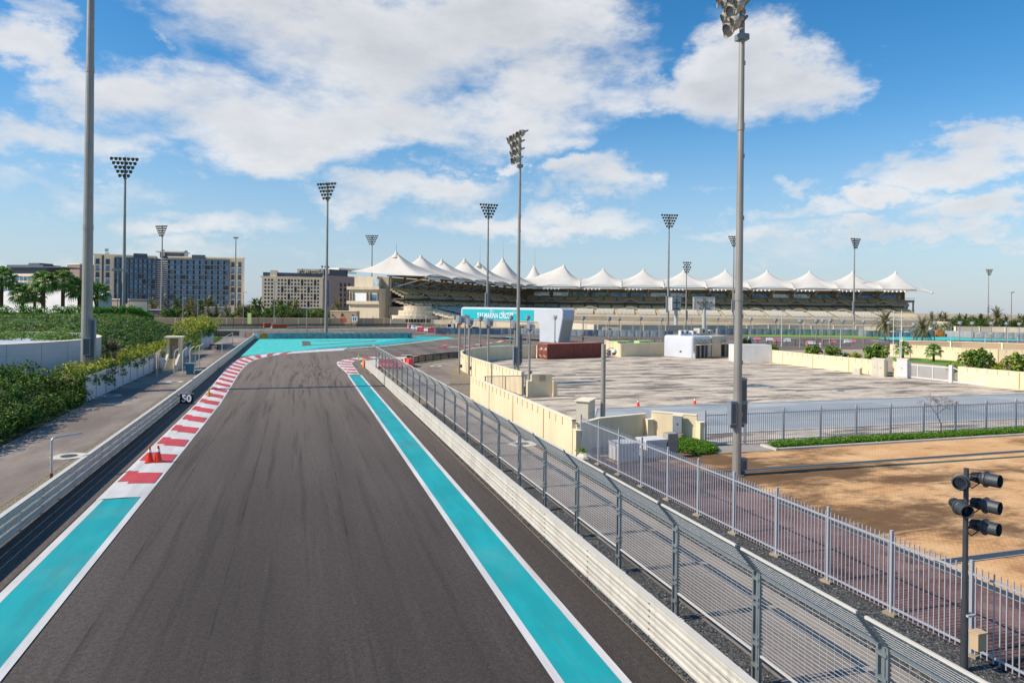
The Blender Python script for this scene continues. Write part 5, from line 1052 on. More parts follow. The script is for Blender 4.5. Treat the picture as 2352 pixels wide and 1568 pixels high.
# right end stair with balconies
m = mb('stand_concrete'); m.T = RA.T(); e = rngR(0)[1]; m.box(e-.5,e,18,34,0,21.6); m.box(e+.01,e+6.5,20,30,0,8.6).box(e+.01,e+6.5,20,30,14.6,16).box(e+2,e+3,21,22,8.61,14.59).box(e+5.6,e+6.3,20.2,21,8.61,14.59); m.build('end_stair', gs)
m = mb('galv_grey'); m.T = RA.T()
for z in (8.6,16):
    for k in range(9): m.box(e+.3+k*.75,e+.38+k*.75,19.8,19.9,z,z+1.4)
    m.box(e,e+6.6,19.8,19.9,z+1.35,z+1.45)
m.build('stair_railing', gs)
m = mb('glass_blue'); m.T = RA.T(); m.box(e-12,e-1.5,19.4,19.6,9.3,13.3); wins.add(m)
seats.end(); wins.end(); doors.end()
# small gate house with letter A, left of the stand
g = AT((758,735),285); h1 = AT((800,735),285); t = thing('gate_house','low beige gate house with a letter A left of the grandstand','gate house',(g.x,g.y,0)); T = local((g.x,g.y,0), math.atan2(RT.y,RT.x)); zt = hgt((770,715),285); wd = (902-758)*285/F*.42
m = mb('wall_tan'); m.T = T; m.box(0,wd,0,6,0,zt).build('walls', t); m = mb('wall_cap'); m.T = T; m.box(-.1,wd+.1,-.1,6.1,zt+.01,zt+.3).build('coping', t)
m = mb('orange_deep'); m.T = T; m.box(wd*.28,wd*.60,-.1,-.01,zt-2.7-1.6,zt-2.7).build('door', t); text_mesh('A',2.0,'steel_dark','letter',t,face_m(T @ Vector((wd*.46,-.12,zt-1.4)),RT),.03,fat=.06)
for fx in (.1,.86): m = mb('galv_dark'); m.T = T; m.lathe([(0,-.2),(.35,-.15),(.35,.15),(0,.2)],10,Matrix.Rotation(R(90),3,'X'),(wd*fx,-.25,zt-1.5)); m.build('wall_light', t)
# beige round tank and low buildings at the right
g = AT((2163,742),330); t = thing('round_tank','low round beige tank with a railing right of the grandstand','tank',(g.x,g.y,0)); zt = hgt((2163,738),330); m = mb('stand_pale'); m.cyl((g.x,g.y,0),(g.x,g.y,zt),5.4,5.4,28).build('tank_body', t)
m = mb('galv_grey')
for k in range(28): a_ = 2*math.pi*k/28; b_ = 2*math.pi*(k+1)/28; p = Vector((g.x+math.cos(a_)*5.3,g.y+math.sin(a_)*5.3,zt)); q = Vector((g.x+math.cos(b_)*5.3,g.y+math.sin(b_)*5.3,zt)); m.beam(p,p+Vector((0,0,1.2)),.08,.08); m.beam(p+Vector((0,0,1.2)),q+Vector((0,0,1.2)),.08,.08)
m.build('railing', t)
# ================================================================ HOTELS
def facade_T(p, q): u = (q-p).normalized(); n = Vector((-u.y,u.x,0)); return Matrix(((u.x,n.x,0,p.x),(u.y,n.y,0,p.y),(0,0,1,0),(0,0,0,1))), (q-p).length
def gp(x, Y): p = AT((x,700),Y); return Vector((p.x,p.y,0))
ht = thing('hotel','large hotel with cream ends and dark blue glass facades behind the mast','hotel',tuple(gp(356,470)))
ztop = hgt((230,581),430); wp = Pool('window', ht, 98)
def wing(p, q, cols, fl, zt, endL, endR, glass_, dp=18):
    T, Lw = facade_T(p, q); m = mb('hotel_cream'); m.T = T; m.box(0,Lw,1.2,dp,0,zt).box(-.3,Lw+.3,.5,dp+.3,zt+.01,zt+.7); m.build('wall', ht); f = (zt-5.5)/fl
    a0 = endL; a1 = Lw-endR; cw_ = (a1-a0)/cols; m = mb('hotel_dark'); m.T = T; m.box(a0,a1,.9,1.19,1,zt-1.2); m.build('facade_panel', ht)
    m = mb('hotel_frame'); m.T = T
    for k in range(fl+1): m.box(a0,a1,0,.89,4.2+k*f-.42,4.2+k*f+.38)
    for c in range(cols+1): m.box(a0+c*cw_-.22,a0+c*cw_+.22,-.05,.88,4.5,4.2+fl*f)
    m.build('balcony_frame', ht)
    for k in range(fl):
        for c in range(cols): m = mb(r2.choice((glass_,'glass_teal','glass_dark')) if r2.random() < .4 else glass_); m.T = T; m.box(a0+c*cw_+.25+cw_*.26,a0+(c+1)*cw_-.25,.6,.88,4.2+k*f+.5,4.2+(k+1)*f-.55); wp.add(m)
    return T, Lw
T1, L1 = wing(gp(214,432), gp(356,446), 9, 10, ztop-1, 11.5, 0, 'glass_blue'); T2, L2 = wing(gp(384,447), gp(556,452), 10, 10, ztop-1, 0, 8.6, 'glass_blue', 4.5)
for T, xs_, w_ in ((T1,(2.0,7.6),3.8),(T2,(L2-6.4,L2-2.1),3.7)):
    for x in xs_:
        for k in range(7): m = mb('glass_blue' if k % 2 else 'hotel_dark'); m.T = T; dq = -1.22 if w_ < 3.5 else 0; m.box(x-w_*.28,x+w_*.28,.95+dq,1.15+dq,8+k*4.2,8+k*4.2+3.0); m.mat('hotel_frame').box(x-w_*.34,x+w_*.34,.3+dq,1.19+dq,8+k*4.2-.4,8+k*4.2-.01); wp.add(m)
m = mb('hotel_dark'); m.T = T1; m.box(4.4,5.4,.8,1.15,0,ztop-1).build('recess', ht)
p = gp(356,446.5); q = gp(384,447); T, L0 = facade_T(p, q); m = mb('hotel_dark'); m.T = T; m.box(0,L0,1,14,0,ztop-2).mat('hotel_white')
for k in range(22): m.box(.2,L0-.2,.4,.98,5+k*1.45,5+k*1.45+.5)
m.build('stair_core', ht)
zp = hgt((380,577),450); m = mb('hotel_white'); m.T = T; m.box(-1,L0+8.5,2,14,zp-.8,zp).mat('hotel_frame').box(1,L0+6,4,12,ztop-1.2,zp-.81); m.build('roof_pavilion', ht)
for (Tq, a, w_) in ((T1,22,8),(T2,15,8.5)): m = mb('hotel_dark'); m.T = Tq; m.box(a,a+w_,.3,.48,ztop-2.2,ztop+.9); m.build('sign_board', ht)
for x, yt in ((246,572),(375,575),(428,577)): p = AT((x,yt),450); m = mb('hotel_white'); m.cbox((p.x,p.y,ztop+.9),(2,2,2)).cyl((p.x,p.y,ztop),(p.x,p.y,p.z),.2,.1,6).lathe([(0,0),(1.1,.3),(1.3,.9)],10,Matrix.Rotation(R(60),3,'X'),(p.x,p.y,p.z-1)); m.build('roof_antenna', ht)
wp.end()
# low cream pavilion in front of the hotel and side block
t = thing('low_pavilion','low cream pavilion with white roof edge in front of the left hotel end','pavilion',tuple(gp(238,300))); T, Lp = facade_T(gp(238,300), gp(296,296)); zz = hgt((260,686),300)
m = mb('hotel_cream'); m.T = T; m.box(0,Lp,.3,10,0,zz-1.2).build('wall', t); m = mb('hotel_white'); m.T = T; m.box(-.4,Lp+.4,-.4,10.4,zz-.4,zz).build('roof', t); m = mb('hotel_mauve'); m.T = T; m.box(.1,Lp-.1,.1,9.9,zz-4,zz-.41).build('upper_band', t)
for k in range(4): m = mb('glass_teal'); m.T = T; m.box(.8+k*2.8,3.1+k*2.8,.1,.29,.5,4); m.build('window', t)
t = thing('apartment_block','narrow beige apartment block peeping out left of the big hotel','apartment block',tuple(gp(182,470))); T, Lp = facade_T(gp(182,470), gp(215,480)); zz = hgt((190,608),470); m = mb('hotel_mauve'); m.T = T; m.box(0,Lp+8,0,12,0,zz).build('wall', t); m = mb('hotel_cream'); m.T = T; m.box(-.3,Lp+8.3,-.3,12.3,zz+.01,zz+.8).build('parapet', t)
# far left hotel behind the palms
t = thing('hotel','tan hotel with rows of dark balconies behind the palms at far left','hotel',tuple(gp(20,430))); T, Lp = facade_T(gp(-60,440), gp(136,425)); z1 = hgt((60,625),430); wq = Pool('window', t)
m = mb('hotel_cream'); m.T = T; m.box(0,Lp-6,.4,20,0,z1-1).box(0,14,0,20.5,z1-.99,z1+3.4); m.build('wall', t); m = mb('hotel_dark'); m.T = T; m.box(14.2,Lp-12,2,19,z1-.99,z1+3).build('penthouse', t); m = mb('hotel_frame'); m.T = T; m.box(26,Lp+2,0,22,z1+3.01,z1+3.5).box(20,Lp-18,5,18,z1+3.51,z1+5).box(36,Lp-22,6,16,z1+5.01,z1+6.2); m.build('roof', t)
m = mb('hotel_cream'); m.T = T; m.cyl((Lp-6,6,0),(Lp-6,6,z1-1.5),6,6,20).build('corner_tower', t)
for k in range(5):
    for c in range(11): m = mb('glass_blue'); m.T = T; m.box(17+c*3.1,19.3+c*3.1,.2,.39,z1-5.2-k*3.7,z1-2.4-k*3.7); wq.add(m)
wq.end()
# white tent hall behind the palms at left
t = thing('white_hall','white low hall with curved glazed front behind the fan palms','hall',tuple(gp(90,190))); T, Lp = facade_T(gp(-60,185), gp(188,176)); zz = hgt((100,668),185); m = mb('hotel_white'); m.T = T
pr = [(-0.,0)]+[(y_, zz*math.sin(R(90*min(1,y_/9)))) for y_ in (.5,1.5,3,5,7,9)]+[(9.5,zz*.9)]
vs = []; 
for x in (-.0, Lp): vs += [(x,a,b) for a,b in pr]
n = len(pr); m.add(vs, [(i,n+i,n+i+1,i+1) for i in range(n-1)]); m.add([(Lp,a,b) for a,b in pr]+[(Lp,9.5,0)],[tuple(range(n+1))]); m.build('shell', t)
for k in range(14): m = mb('glass_teal'); m.T = T; m.box(1+k*2.5,2.9+k*2.5,-.25,-.1,3.4,5.4); m.build('window', t)
# pale stone hotel next to the grandstand
rt_ = thing('hotel','pale stone hotel with a checker of small and tall windows','hotel',tuple(gp(670,440))); T, Lp = facade_T(gp(601,436), gp(741,446)); zm = hgt((640,638),440); zb = 6.2; wq = Pool('window', rt_)
m = mb('hotel_cream'); m.T = T; m.box(0,Lp,0,22,zb,zm).box(-1,Lp+.3,-.5,22.5,zm+.01,zm+.9); m.build('wall', rt_); m = mb('hotel_dark'); m.T = T; m.box(2,Lp-1,1.5,20,0,zb-.01).box(.5,Lp-.5,1.2,21,zm+.91,zm+3.4); m.build('recessed_storey', rt_)
m = mb('hotel_cream'); m.T = T; zq = hgt((710,617),440); m.box(Lp*.57,Lp+4,.6,20,zm+3.41,zq); m.build('roof_block', rt_); m = mb('hotel_cream'); m.T = T; m.box(Lp*.13,Lp*.24,.2,12,zm+.92,hgt((620,621),440)); m.build('roof_block', rt_)
fl = 8; fh = (zm-zb-1)/fl; nc = 17
for c in range(nc):
    x = 1.4+c*(Lp-3)/nc; 
    for k in range(fl):
        z = zb+.8+k*fh
        tall = (c % 2 == 1 and c > 3); grp = ((c//2)+(k//2)) % 2
        if c == 2 or c == 3: 
            if c == 3: continue
        if tall and grp == 0:
            if k % 2 == 0: m = mb('glass_dark'); m.T = T; m.box(x+.1,x+1.55,-.12,-.01,z,z+fh*1.75); wq.add(m)
        else: m = mb('glass_dark'); m.T = T; m.box(x+.1,x+1.25,-.1,-.01,z+.3,z+1.55).mat('hotel_white').box(x,x+1.3,-.16,-.01,z+1.56,z+1.7); wq.add(m)
wq.end()
text_mesh(''.join(reversed('\uFEAD\uFE8D\uFEA9\uFBFE\uFEB4\uFEEE\uFEE5 \uFE91\uFEE0\uFEEE')),3.1,'black_board','letters',rt_,face_m(T @ Vector((Lp*.80,.45,(zm+3.4+zq)/2)),(T @ Vector((1,0,0)))-(T @ Vector((0,0,0)))),.05,fat=.05)
T, Lp = facade_T(gp(742,446), gp(830,470)); z3 = hgt((770,617),450); m = mb('hotel_mauve'); m.T = T; m.box(0,Lp,0,18,0,z3-4.6); m.mat('hotel_dark').box(.2,Lp*.62,-.1,17,z3-4.59,z3-.4); m.mat('hotel_cream').box(Lp*.40,Lp,.5,18,z3-.39,z3+.9); m.build('side_wing', rt_)
text_mesh('Radisson',2.6,'black_board','letters',rt_,face_m(T @ Vector((Lp*.70,-.2,z3-1.9)),(T @ Vector((1,0,0)))-(T @ Vector((0,0,0)))),.05,shear=.3)
for k in range(6):
    for c in (0,1,2): m = mb('glass_dark'); m.T = T; m.box(Lp*.42+c*3.4,Lp*.42+c*3.4+1.6,-.12,-.01,4+k*3.4,6.4+k*3.4); m.build('window', rt_)
for k in range(3): m = mb('galv'); m.T = T; m.lathe([(0,0),(.7,.2),(.9,.5)],8,Matrix.Rotation(R(70),3,'X'),(1.5+k*2.4,4,z3+1.0)).cyl((1.5+k*2.4,4,z3-.3),(1.5+k*2.4,4,z3+1),.1,.1,6); m.build('dish', rt_)
# ================================================================ CABINETS, PILLARS
def cabinet(origin, w_, d_, h_, label, mat='cabinet_beige', yaw=0, roof=.06, plinth=.15, doors_=2, name='electrical_cabinet', cat='cabinet'):
    t = thing(name, label, cat, tuple(origin)); T = local(origin, yaw); m = mb(mat); m.T = T; m.box(0,w_,0,d_,plinth,h_).build('casing', t); m = mb('concrete_pale'); m.T = T; m.box(-.05,w_+.05,-.05,d_+.05,0,plinth-.004).build('plinth', t)
    if roof: m = mb('wall_cap'); m.T = T; m.box(-roof,w_+roof,-roof,d_+roof,h_+.004,h_+.08).build('roof', t)
    for k in range(doors_): a = w_*k/doors_; m = mb(mat); m.T = T; m.box(a+.03,a+w_/doors_-.03,-.03,-.004,plinth+.06,h_-.08).mat('galv_dark').box(a+w_/doors_*.5-.03,a+w_/doors_*.5+.03,-.06,-.034,h_*.5,h_*.5+.12); m.build('door', t)
    return t
cabinet((19.9,45.2,0),1.7,.9,1.95,'beige cabinet with overhanging roof behind the shaded wall','cabinet_beige',R(50),roof=.12)
g = G(B2(1180,690)); cabinet((22.95,38.75,.72),.62,.28,1.85-.72,'grey meter box on a short pedestal beside the bushy green patch','box_grey',R(-45),plinth=.02,doors_=1,roof=.03,name='meter_box',cat='meter box'); 
tag(mb('concrete_grey').add([(22.88,38.85,0),(23.3,38.4,0),(23.45,38.55,0),(23.0,39.0,0),(22.9,38.8,.72),(23.36,38.32,.72),(23.56,38.52,.72),(23.1,39.0,.72)],[(3,2,1,0),(4,5,6,7),(0,1,5,4),(1,2,6,5),(2,3,7,6),(3,0,4,7)]).build('pedestal'),'concrete pedestal under the grey meter box','pedestal')
for (x,y,l) in ((17.05,34.5,'white ribbed box on a wooden pallet behind the palisade fence, left one'),(19.05,35.0,'white ribbed box on a wooden pallet behind the palisade fence, right one')):
    t = thing('storage_box', l, 'storage box', (x,y,0)); T = local((x,y,0),R(3)); m = mb('white_paint'); m.T = T; m.box(0,1.35,0,1.1,.17,1.0).box(-.04,1.39,-.04,1.14,1.004,1.16)
    for k in range(10): m.box(.06+k*.13,.12+k*.13,-.025,-.002,.2,.98)
    m.box(.5,1.1,-.06,-.026,.4,.75); m.build('box_body', t); m = mb('wood_warm'); m.T = T; m.box(-.1,1.45,-.1,.0,.1,.16).box(-.1,1.45,.5,.6,.1,.16).box(-.1,1.45,1.1,1.2,.1,.16).box(-.1,.05,-.1,1.2,0,.098).box(.6,.75,-.1,1.2,0,.098).box(1.3,1.45,-.1,1.2,0,.098); m.build('pallet', t)
t = thing('concrete_block','upright grey concrete block standing in a blue tray behind the palisade fence','concrete block',(20.5,35.1,0)); mb('concrete_grey').box(20.5,21.15,35.1,35.7,.1,1.45).build('block', t); mb('box_grey_dark').box(20.2,21.5,34.8,36.0,0,.098).build('tray', t)
p = G(Z5(1058,1196)); cabinet((73.3,73.0,0),1.55,.9,2.35,'grey electrical cabinet in front of the cream wall, left of the white one','cabinet_beige',R(-62),roof=.05); cabinet((75.0,70.6,0),1.25,.9,2.5,'white electrical cabinet beside the sliding gate','white_paint',R(-62),roof=.05,doors_=1)
cabinet((73.0,76.0,0),1.0,.7,.85,'small low beige cabinet at the foot of the cream wall','cabinet_beige',R(-70),roof=.04,doors_=1)
p = G(Z4(2100,1115)); cabinet((p.x,p.y,0),6.2,3.0,2.9,'plain white box building right of the kiosk','white_paint',R(-17),roof=0,plinth=.02,doors_=0,name='box_building',cat='building')
# sliding gate
t = thing('sliding_gate','white barred sliding gate in the gap of the cream wall','gate',(76.2,70.6,0)); a = Vector((76.1,70.6,0)); b = Vector((76.9,64.6,0)); d = (b-a).normalized()
m = mb('white_paint'); m.beam(a+Vector((0,0,.2)),b+Vector((0,0,.2)),.1,.16); m.beam(a+Vector((0,0,1.85)),b+Vector((0,0,1.85)),.1,.14)
for k in (0,.33,.66,1): p = a+(b-a)*k; m.cbox((p.x,p.y,1.0),(.1,.1,1.8),0)
m.build('frame', t); m = mb('white_paint')
for k in range(52): p = a+(b-a)*((k+.5)/52); m.cbox((p.x,p.y,1.0),(.04,.04,1.6))
m.build('bars', t); m = mb('white_paint'); p = b+d*.3; m.cbox((p.x,p.y,1.1),(.45,.45,2.2)).cbox((a.x,a.y,1.1),(.35,.35,2.2)); m.build('gate_post', t); m = mb('white_paint'); q = b+d*4.2; m.beam(b+Vector((0,0,.15)),q+Vector((0,0,.15)),.16,.16); m.beam(p+Vector((0,0,2.0)),q+Vector((0,0,.2)),.1,.1); m.build('brace', t)
# hydrants, camera dome
hyd = thing('fire_hydrant','','fire hydrant'); mb('red_paint').cyl((0,0,0),(0,0,.75),.14,.12,10).cyl((-.22,0,.5),(.22,0,.5),.07,.07,8).build('body', hyd); mb('red_paint').lathe([(.17,.75),(.15,.88),(0,.97)],10).build('cap', hyd); KH_ = Kind(hyd)
g = G(Z4(968,1068)); KH_.put(tuple(g),0,'red fire hydrant beside the red container'); g = G(Z5(1018,1172)); KH_.put(tuple(g),0,'tiny red hydrant next to the low beige cabinet',.5)
t = thing('camera_pole','grey cylindrical pole carrying a white dome camera on a curved arm','camera pole',(21.7,46.6,0)); c = Vector((21.7,46.6,0)); zt = hgt((1384,790),depth(c)); mb('mast_steel').cyl(c,c+Vector((0,0,zt-1.0)),.19,.17,14).cyl(c+Vector((0,0,zt-1.0)),c+Vector((0,0,zt)),.175,.17,14).cyl(c+Vector((0,0,zt-1.05)),c+Vector((0,0,zt-.98)),.2,.2,14).build('pole', t)
r_ = RT; zt -= .35; P_ = [c+Vector((0,0,zt-.2))+r_*.17]+[c+Vector((0,0,zt-.2+.28*math.sin(k/6*math.pi*.75)))+r_*(.17+.62*k/6) for k in range(1,7)]; mb('galv').tube(P_,.03).build('arm', t); q = P_[-1]-Vector((0,0,.22)); mb('white_paint').lathe([(0,.2),(.14,.17),(.2,.05),(.2,-.05)],12,None,q).build('housing', t, True); mb('red_paint').lathe([(.19,-.06),(.12,-.2),(0,-.26)],12,None,q).build('dome', t, True)
q = c+r_*.42+Vector((0,0,zt-.3)); mb('box_grey').cbox(q,(.2,.2,.42)).build('junction_box', t)
# pole with five spotlights in the foreground
PX, PY = 15.35, 12.2; g = G(B6(900,1480)); PX, PY = g.x, g.y; Yp = depth(g); zt = hgt(B6(930,38),Yp); t = thing('spotlight_pole','grey pole with five large black cylindrical spotlights in the foreground','spotlight pole',(PX,PY,0))
m = mb('galv_dark'); m.cyl((PX,PY,0),(PX,PY,zt*.35),.085,.08,16).cyl((PX,PY,zt*.35),(PX,PY,zt),.065,.055,16); m.build('pole', t)
def spot(bx, by, yaw_px, dirv, L=.64, r=.20):
    K_ = .76
    p = AT(B6(bx,by),Yp); d = Vector(dirv).normalized(); rot = d.to_track_quat('Z','X').to_matrix()*K_; m = mb('galv_dark')
    m.lathe([(0,-L*.72),(.13,-L*.72),(.145,-L*.4),(.17,-L*.3),(.2,-L*.2),(.235,-L*.13),(.262,-L*.1),(.262,-L*.02),(.225,.0),(.205,.06),(.205,L*.55),(.19,L*.55),(.185,.04),(0,.02)],24,rot,p); s_ = m.build('spotlight', t)
    q = mb('steel_dark')
    for k in range(14): a_ = 2*math.pi*k/14; q.beam(p+rot @ Vector((math.cos(a_)*.13,math.sin(a_)*.145,-L*.7)),p+rot @ Vector((math.cos(a_)*.17,math.sin(a_)*.17,-L*.35)),.012,.03)
    q.build('cooling_fins', s_); q = mb('glass_dark').lathe([(.183,.05),(0,.045)],20,rot,p); q.build('lens', s_)
    q = mb('steel_dark'); z_ = p.z; c = Vector((PX,PY,z_-.02)); e = p-d*L*.3*K_; q.beam(c,e,.05,.05); q.beam(c+Vector((0,0,.12)),e+Vector((0,0,.14)),.018,.018); q.tube([c-Vector((0,0,.05)),c+(e-c)*.4-Vector((0,0,.22)),e-Vector((0,0,.1))],.014,6); q.build('bracket', s_)
pv = Vector((PX,PY,0)).normalized(); toC = -pv; Rv = Vector((pv.y,-pv.x,0))
spot(1070,118,0,Rv*.95+toC*.45+UP*.02); spot(1068,305,0,Rv*.95+toC*.4-UP*.02); spot(1062,458,0,Rv*.93+toC*.45+UP*.03)
spot(878,140,0,Rv*-.10+toC*1.0+UP*.12,r=.2); spot(880,318,0,Rv*.5+toC*.85-UP*.12)
mb('wall_tan').box(PX+.02,PX+.29,PY-.34,PY-.12,hgt(B6(930,1300),Yp),hgt(B6(930,1185),Yp)).box(PX,PX+.31,PY-.36,PY-.1,hgt(B6(930,1184),Yp)+.004,hgt(B6(930,1172),Yp)).build('junction_box', t)
mb('galv').box(PX-.04,PX+.2,PY-.13,PY+.02,1.35,1.4).build('clamp', t)
# 50 board on the left guard rail
t = thing('distance_board','black distance board with white number 50 on the left guard rail','distance board',(-9.3,64.5,0)); Yb = 58.6; c = AT(B1(1463,576),Yb); wbd = 107/3.413*Yb/F; hb = 76/3.413*Yb/F; u = RT
m = mb('black_board'); m.T = Matrix.Translation(c) @ Matrix.Rotation(math.atan2(u.y,u.x),4,'Z'); m.box(-wbd/2,wbd/2,0,.06,-hb/2,hb/2); m.build('board', t); m = mb('galv'); m.T = Matrix.Translation(c) @ Matrix.Rotation(math.atan2(u.y,u.x),4,'Z'); m.box(-wbd/2-.02,wbd/2+.02,-.02,.05,hb/2+.002,hb/2+.03).build('frame', t)
mb('galv_dark').beam(c+Vector((-.1,.15,0)),Vector((-10.1,c.y+.4,.8)),.05,.05).build('bracket', t)
text_mesh('50',hb*1.0,'white_sign','number',t,face_m(c-Vector((FW.x,FW.y,0))*.03,u),.005,fat=.03)
# ================================================================ CONES
def cone_kind(mat, bands=True, h=.75):
    t = thing('traffic_cone','','traffic cone'); mb(mat).lathe([(.16,.03),(.035,h),(.0,h+.01)],14).build('cone_body', t); 
    b_ = mb(mat); b_.box(-.2,.2,-.2,.2,0,.03); b_.build('cone_base', t)
    if bands: mb('white_sign').lathe([(.088,h*.62),(.062,h*.80)],14).build('white_band', t); mb('white_sign').lathe([(.055,h*.84),(.047,h*.9)],14).build('white_band', t)
    return Kind(t)
kr = cone_kind('cone_red'); ky_ = cone_kind('cone_yellow',False); kl_ = cone_kind('cone_lime',False); kw = cone_kind('cone_red',True)
for (pb,k,l,s_) in ((B1(1172,1083),kr,'left one of two red cones standing close together on the left kerb',1.14),(B1(1240,1079),kr,'right one of two red cones standing close together on the left kerb',1.14),(B1(1637,563),ky_,'yellow cone on the left kerb beside the 50 board',.95),(C1(2092,735),kl_,'lime yellow cone on the apex kerb',1.05),
  (C2(1467,547),kr,'left one of two red cones on the far inner kerb',1.0),(C2(1496,547),kr,'right one of two red cones on the far inner kerb',1.0),(C3(1001,735),ky_,'yellow cone on the far curved kerb',1.0),(Z4(1238,1515),kw,'red and white cone at the near edge of the grey strip, left one',.88),(Z4(1745,1498),kw,'red and white cone at the near edge of the grey strip, right one',.85),
  (C2(1822,560),kw,'faded cone behind the lamp posts, first from the left',.8),(C2(1920,572),kw,'faded cone behind the lamp posts, second from the left',.8),(C2(2018,583),kw,'faded cone behind the lamp posts, third from the left',.8),(C6(715,1042),ky_,'small yellow cone on the far right turquoise strip',1.3),(C1(2150,322),ky_,'tiny yellow cone behind the grey tyre barrier',.8),(C2(1537,338),ky_,'tiny yellow cone before the far tyre barrier',.8)):
    g = G(pb); z = .03 if g.x < 40 else .02
    if abs(g.x+7.6) < .8 and g.y < 80: z = .085
    k.put((g.x,g.y,z),R(r2.uniform(0,40)),l,s_)
# ================================================================ WATER BARRIERS
def wbar(mat):
    t = thing('water_barrier','','water barrier'); m = mb(mat); pr = [(-.35,0),(-.38,.25),(-.18,.55),(-.14,1.0),(.14,1.0),(.18,.55),(.38,.25),(.35,0)]; n = len(pr); m.add([(-.95,a,b) for a,b in pr]+[(.95,a,b) for a,b in pr],[(i,i+1,n+i+1,n+i) for i in range(n-1)]+[tuple(range(n-1,-1,-1)),tuple(range(n,2*n))]); m.build('barrier_body', t)
    q = mb('rubber'); q.box(-.55,-.25,-.40,-.37,0,.12).box(.25,.55,-.40,-.37,0,.12); q.build('fork_slot', t); q = mb(mat); q.cyl((0,0,1.0),(0,0,1.08),.1,.1,10); q.build('filler_cap', t); return Kind(t)
KR = wbar('water_red'); KW = wbar('water_white'); KP = wbar('water_pink')
wl = [(C2(945,238),KP,50,'first'),(C2(992,248),KW,70,'second'),(C2(1040,262),KW,20,'third'),(C2(1080,270),KW,0,'fourth'),(C2(1105,289),KR,5,'fifth'),(C2(1150,291),KR,0,'sixth'),(C2(1215,297),KW,0,'seventh'),(C2(1275,303),KR,10,'eighth')]
for pb,k,a,o_ in wl: g = G(pb); k.put(tuple(g),R(a-17),f'{"pink" if k is KP else "white" if k is KW else "red"} water barrier, {o_} from the left in the scattered row before the gantry',1.25,'water barriers before the gantry')
wl = [(C5(600,818),KW,30),(C5(700,825),KP,0),(C5(895,838),KW,0),(C5(1010,852),KP,0),(C5(1170,850),KW,0),(C5(1475,900),KP,60),(C5(1550,893),KW,0),(C5(1885,870),KP,0),(C5(2115,865),KW,0),(C5(2190,862),KP,0),(C6(800,1098),KP,0),(C6(1185,1102),KP,0),(C6(1585,1110),KP,0),(C6(1960,1112),KP,0),(C6(2330,1112),KP,0)]
for i,(pb,k,a) in enumerate(wl): g = G(pb); k.put(tuple(g),R(a-17),f'{"pink" if k is KP else "white"} water barrier, {ORD[i]} from the left along the far right track',.95,'water barriers along the far right track')
g = G(C2(955,850)); KR.put(tuple(g),R(75),'red water barrier at the start of the curved guard rail',1.15); g = G(C2(925,838)); KR.put(tuple(g),R(95),'red water barrier partly hidden behind the one at the curved rail start',1.05)
for (x,y,o_) in ((C2(600,868),0,'left'),(C2(690,878),0,'right')): g = G(x); KR.put(tuple(g),R(-10),f'pale red water barrier seen through the mesh fence, {o_} one',1.3)
t = thing('water_barrier','orange barrier block at the end of the curved guard rail','water barrier',tuple(G(C2(880,815)))); g = G(C2(880,815)); mb('orange').cbox((g.x,g.y,.5),(.5,.6,1.0)).build('barrier_body', t)
g = G(C1(385,395)); t = thing('gate_barrier','orange mesh barrier at the end of the left guard rail','barrier',tuple(g)); m = mb('orange_deep'); T = local(tuple(g),R(-17)); m.T = T; m.box(-1.1,1.1,-.04,.04,1.2,1.3).box(-1.1,1.1,-.04,.04,.1,.2).box(-1.1,-1.0,-.05,.05,0,1.3).box(1,1.1,-.05,.05,0,1.3)
for k in range(10): m.box(-1+k*.2,-.97+k*.2,-.03,.03,.2,1.2)
m.build('frame', t); mb('white_paint').cbox((g.x-1.3,g.y+.2,.6),(.3,.3,1.2)).build('end_post', t)
# ================================================================ VEHICLES FAR AWAY
def car(g, yaw, label, mat='white_paint', pick=False, s_=1.0):
    t = thing('parked_car', label, 'car', tuple(g)); T = local(tuple(g), yaw) @ Matrix.Scale(s_,4); m = mb(mat); m.T = T; pr = [(-2.4,.35),(-2.4,.95),(-1.3,1.05),(-.7,1.65),(.9,1.7),(1.35,1.1),(2.35,1.05),(2.4,.35)]; n = len(pr); m.add([(a,-.9,b) for a,b in pr]+[(a,.9,b) for a,b in pr],[(i,n+i,n+(i+1)%n,(i+1)%n) for i in range(n)]+[tuple(range(n)),tuple(range(2*n-1,n-1,-1))]); m.build('body', t)
    for sy in (-1,1): m = mb('glass_dark'); m.T = T; m.add([(-1.1,sy*.91,1.1),(-.65,sy*.91,1.58),(.85,sy*.91,1.62),(1.2,sy*.91,1.1)],[(0,1,2,3)]); m.build('side_window', t)
    for x in (-1.5,1.5):
        for sy in (-1,1): m = mb('rubber'); m.T = T; m.cyl((x,sy*.7,.36),(x,sy*.95,.36),.36,.36,14); w_ = m.build('wheel', t); m = mb('galv'); m.T = T; m.cyl((x,sy*.951,.36),(x,sy*.965,.36),.2,.2,10); m.build('rim', w_)
    return t
def ride(px, Y): p = AT(px, Y); return Vector((p.x,p.y,0))
g = G(C2(1970,300)); car(ride((g2(C2(1,1)) and C2(1970,290)),232),R(160),'white pickup car behind the far tyre barrier, right of the truck',s_=1.15)
car(ride(C6(1125,960),300),R(165),'white car behind the far tyre barrier at the right',s_=1.1)
g = ride(C2(1640,262),236); t = thing('recovery_truck','small white and teal recovery truck with an orange beacon behind the tyre barrier','truck',tuple(g)); T = local(tuple(g), R(163))
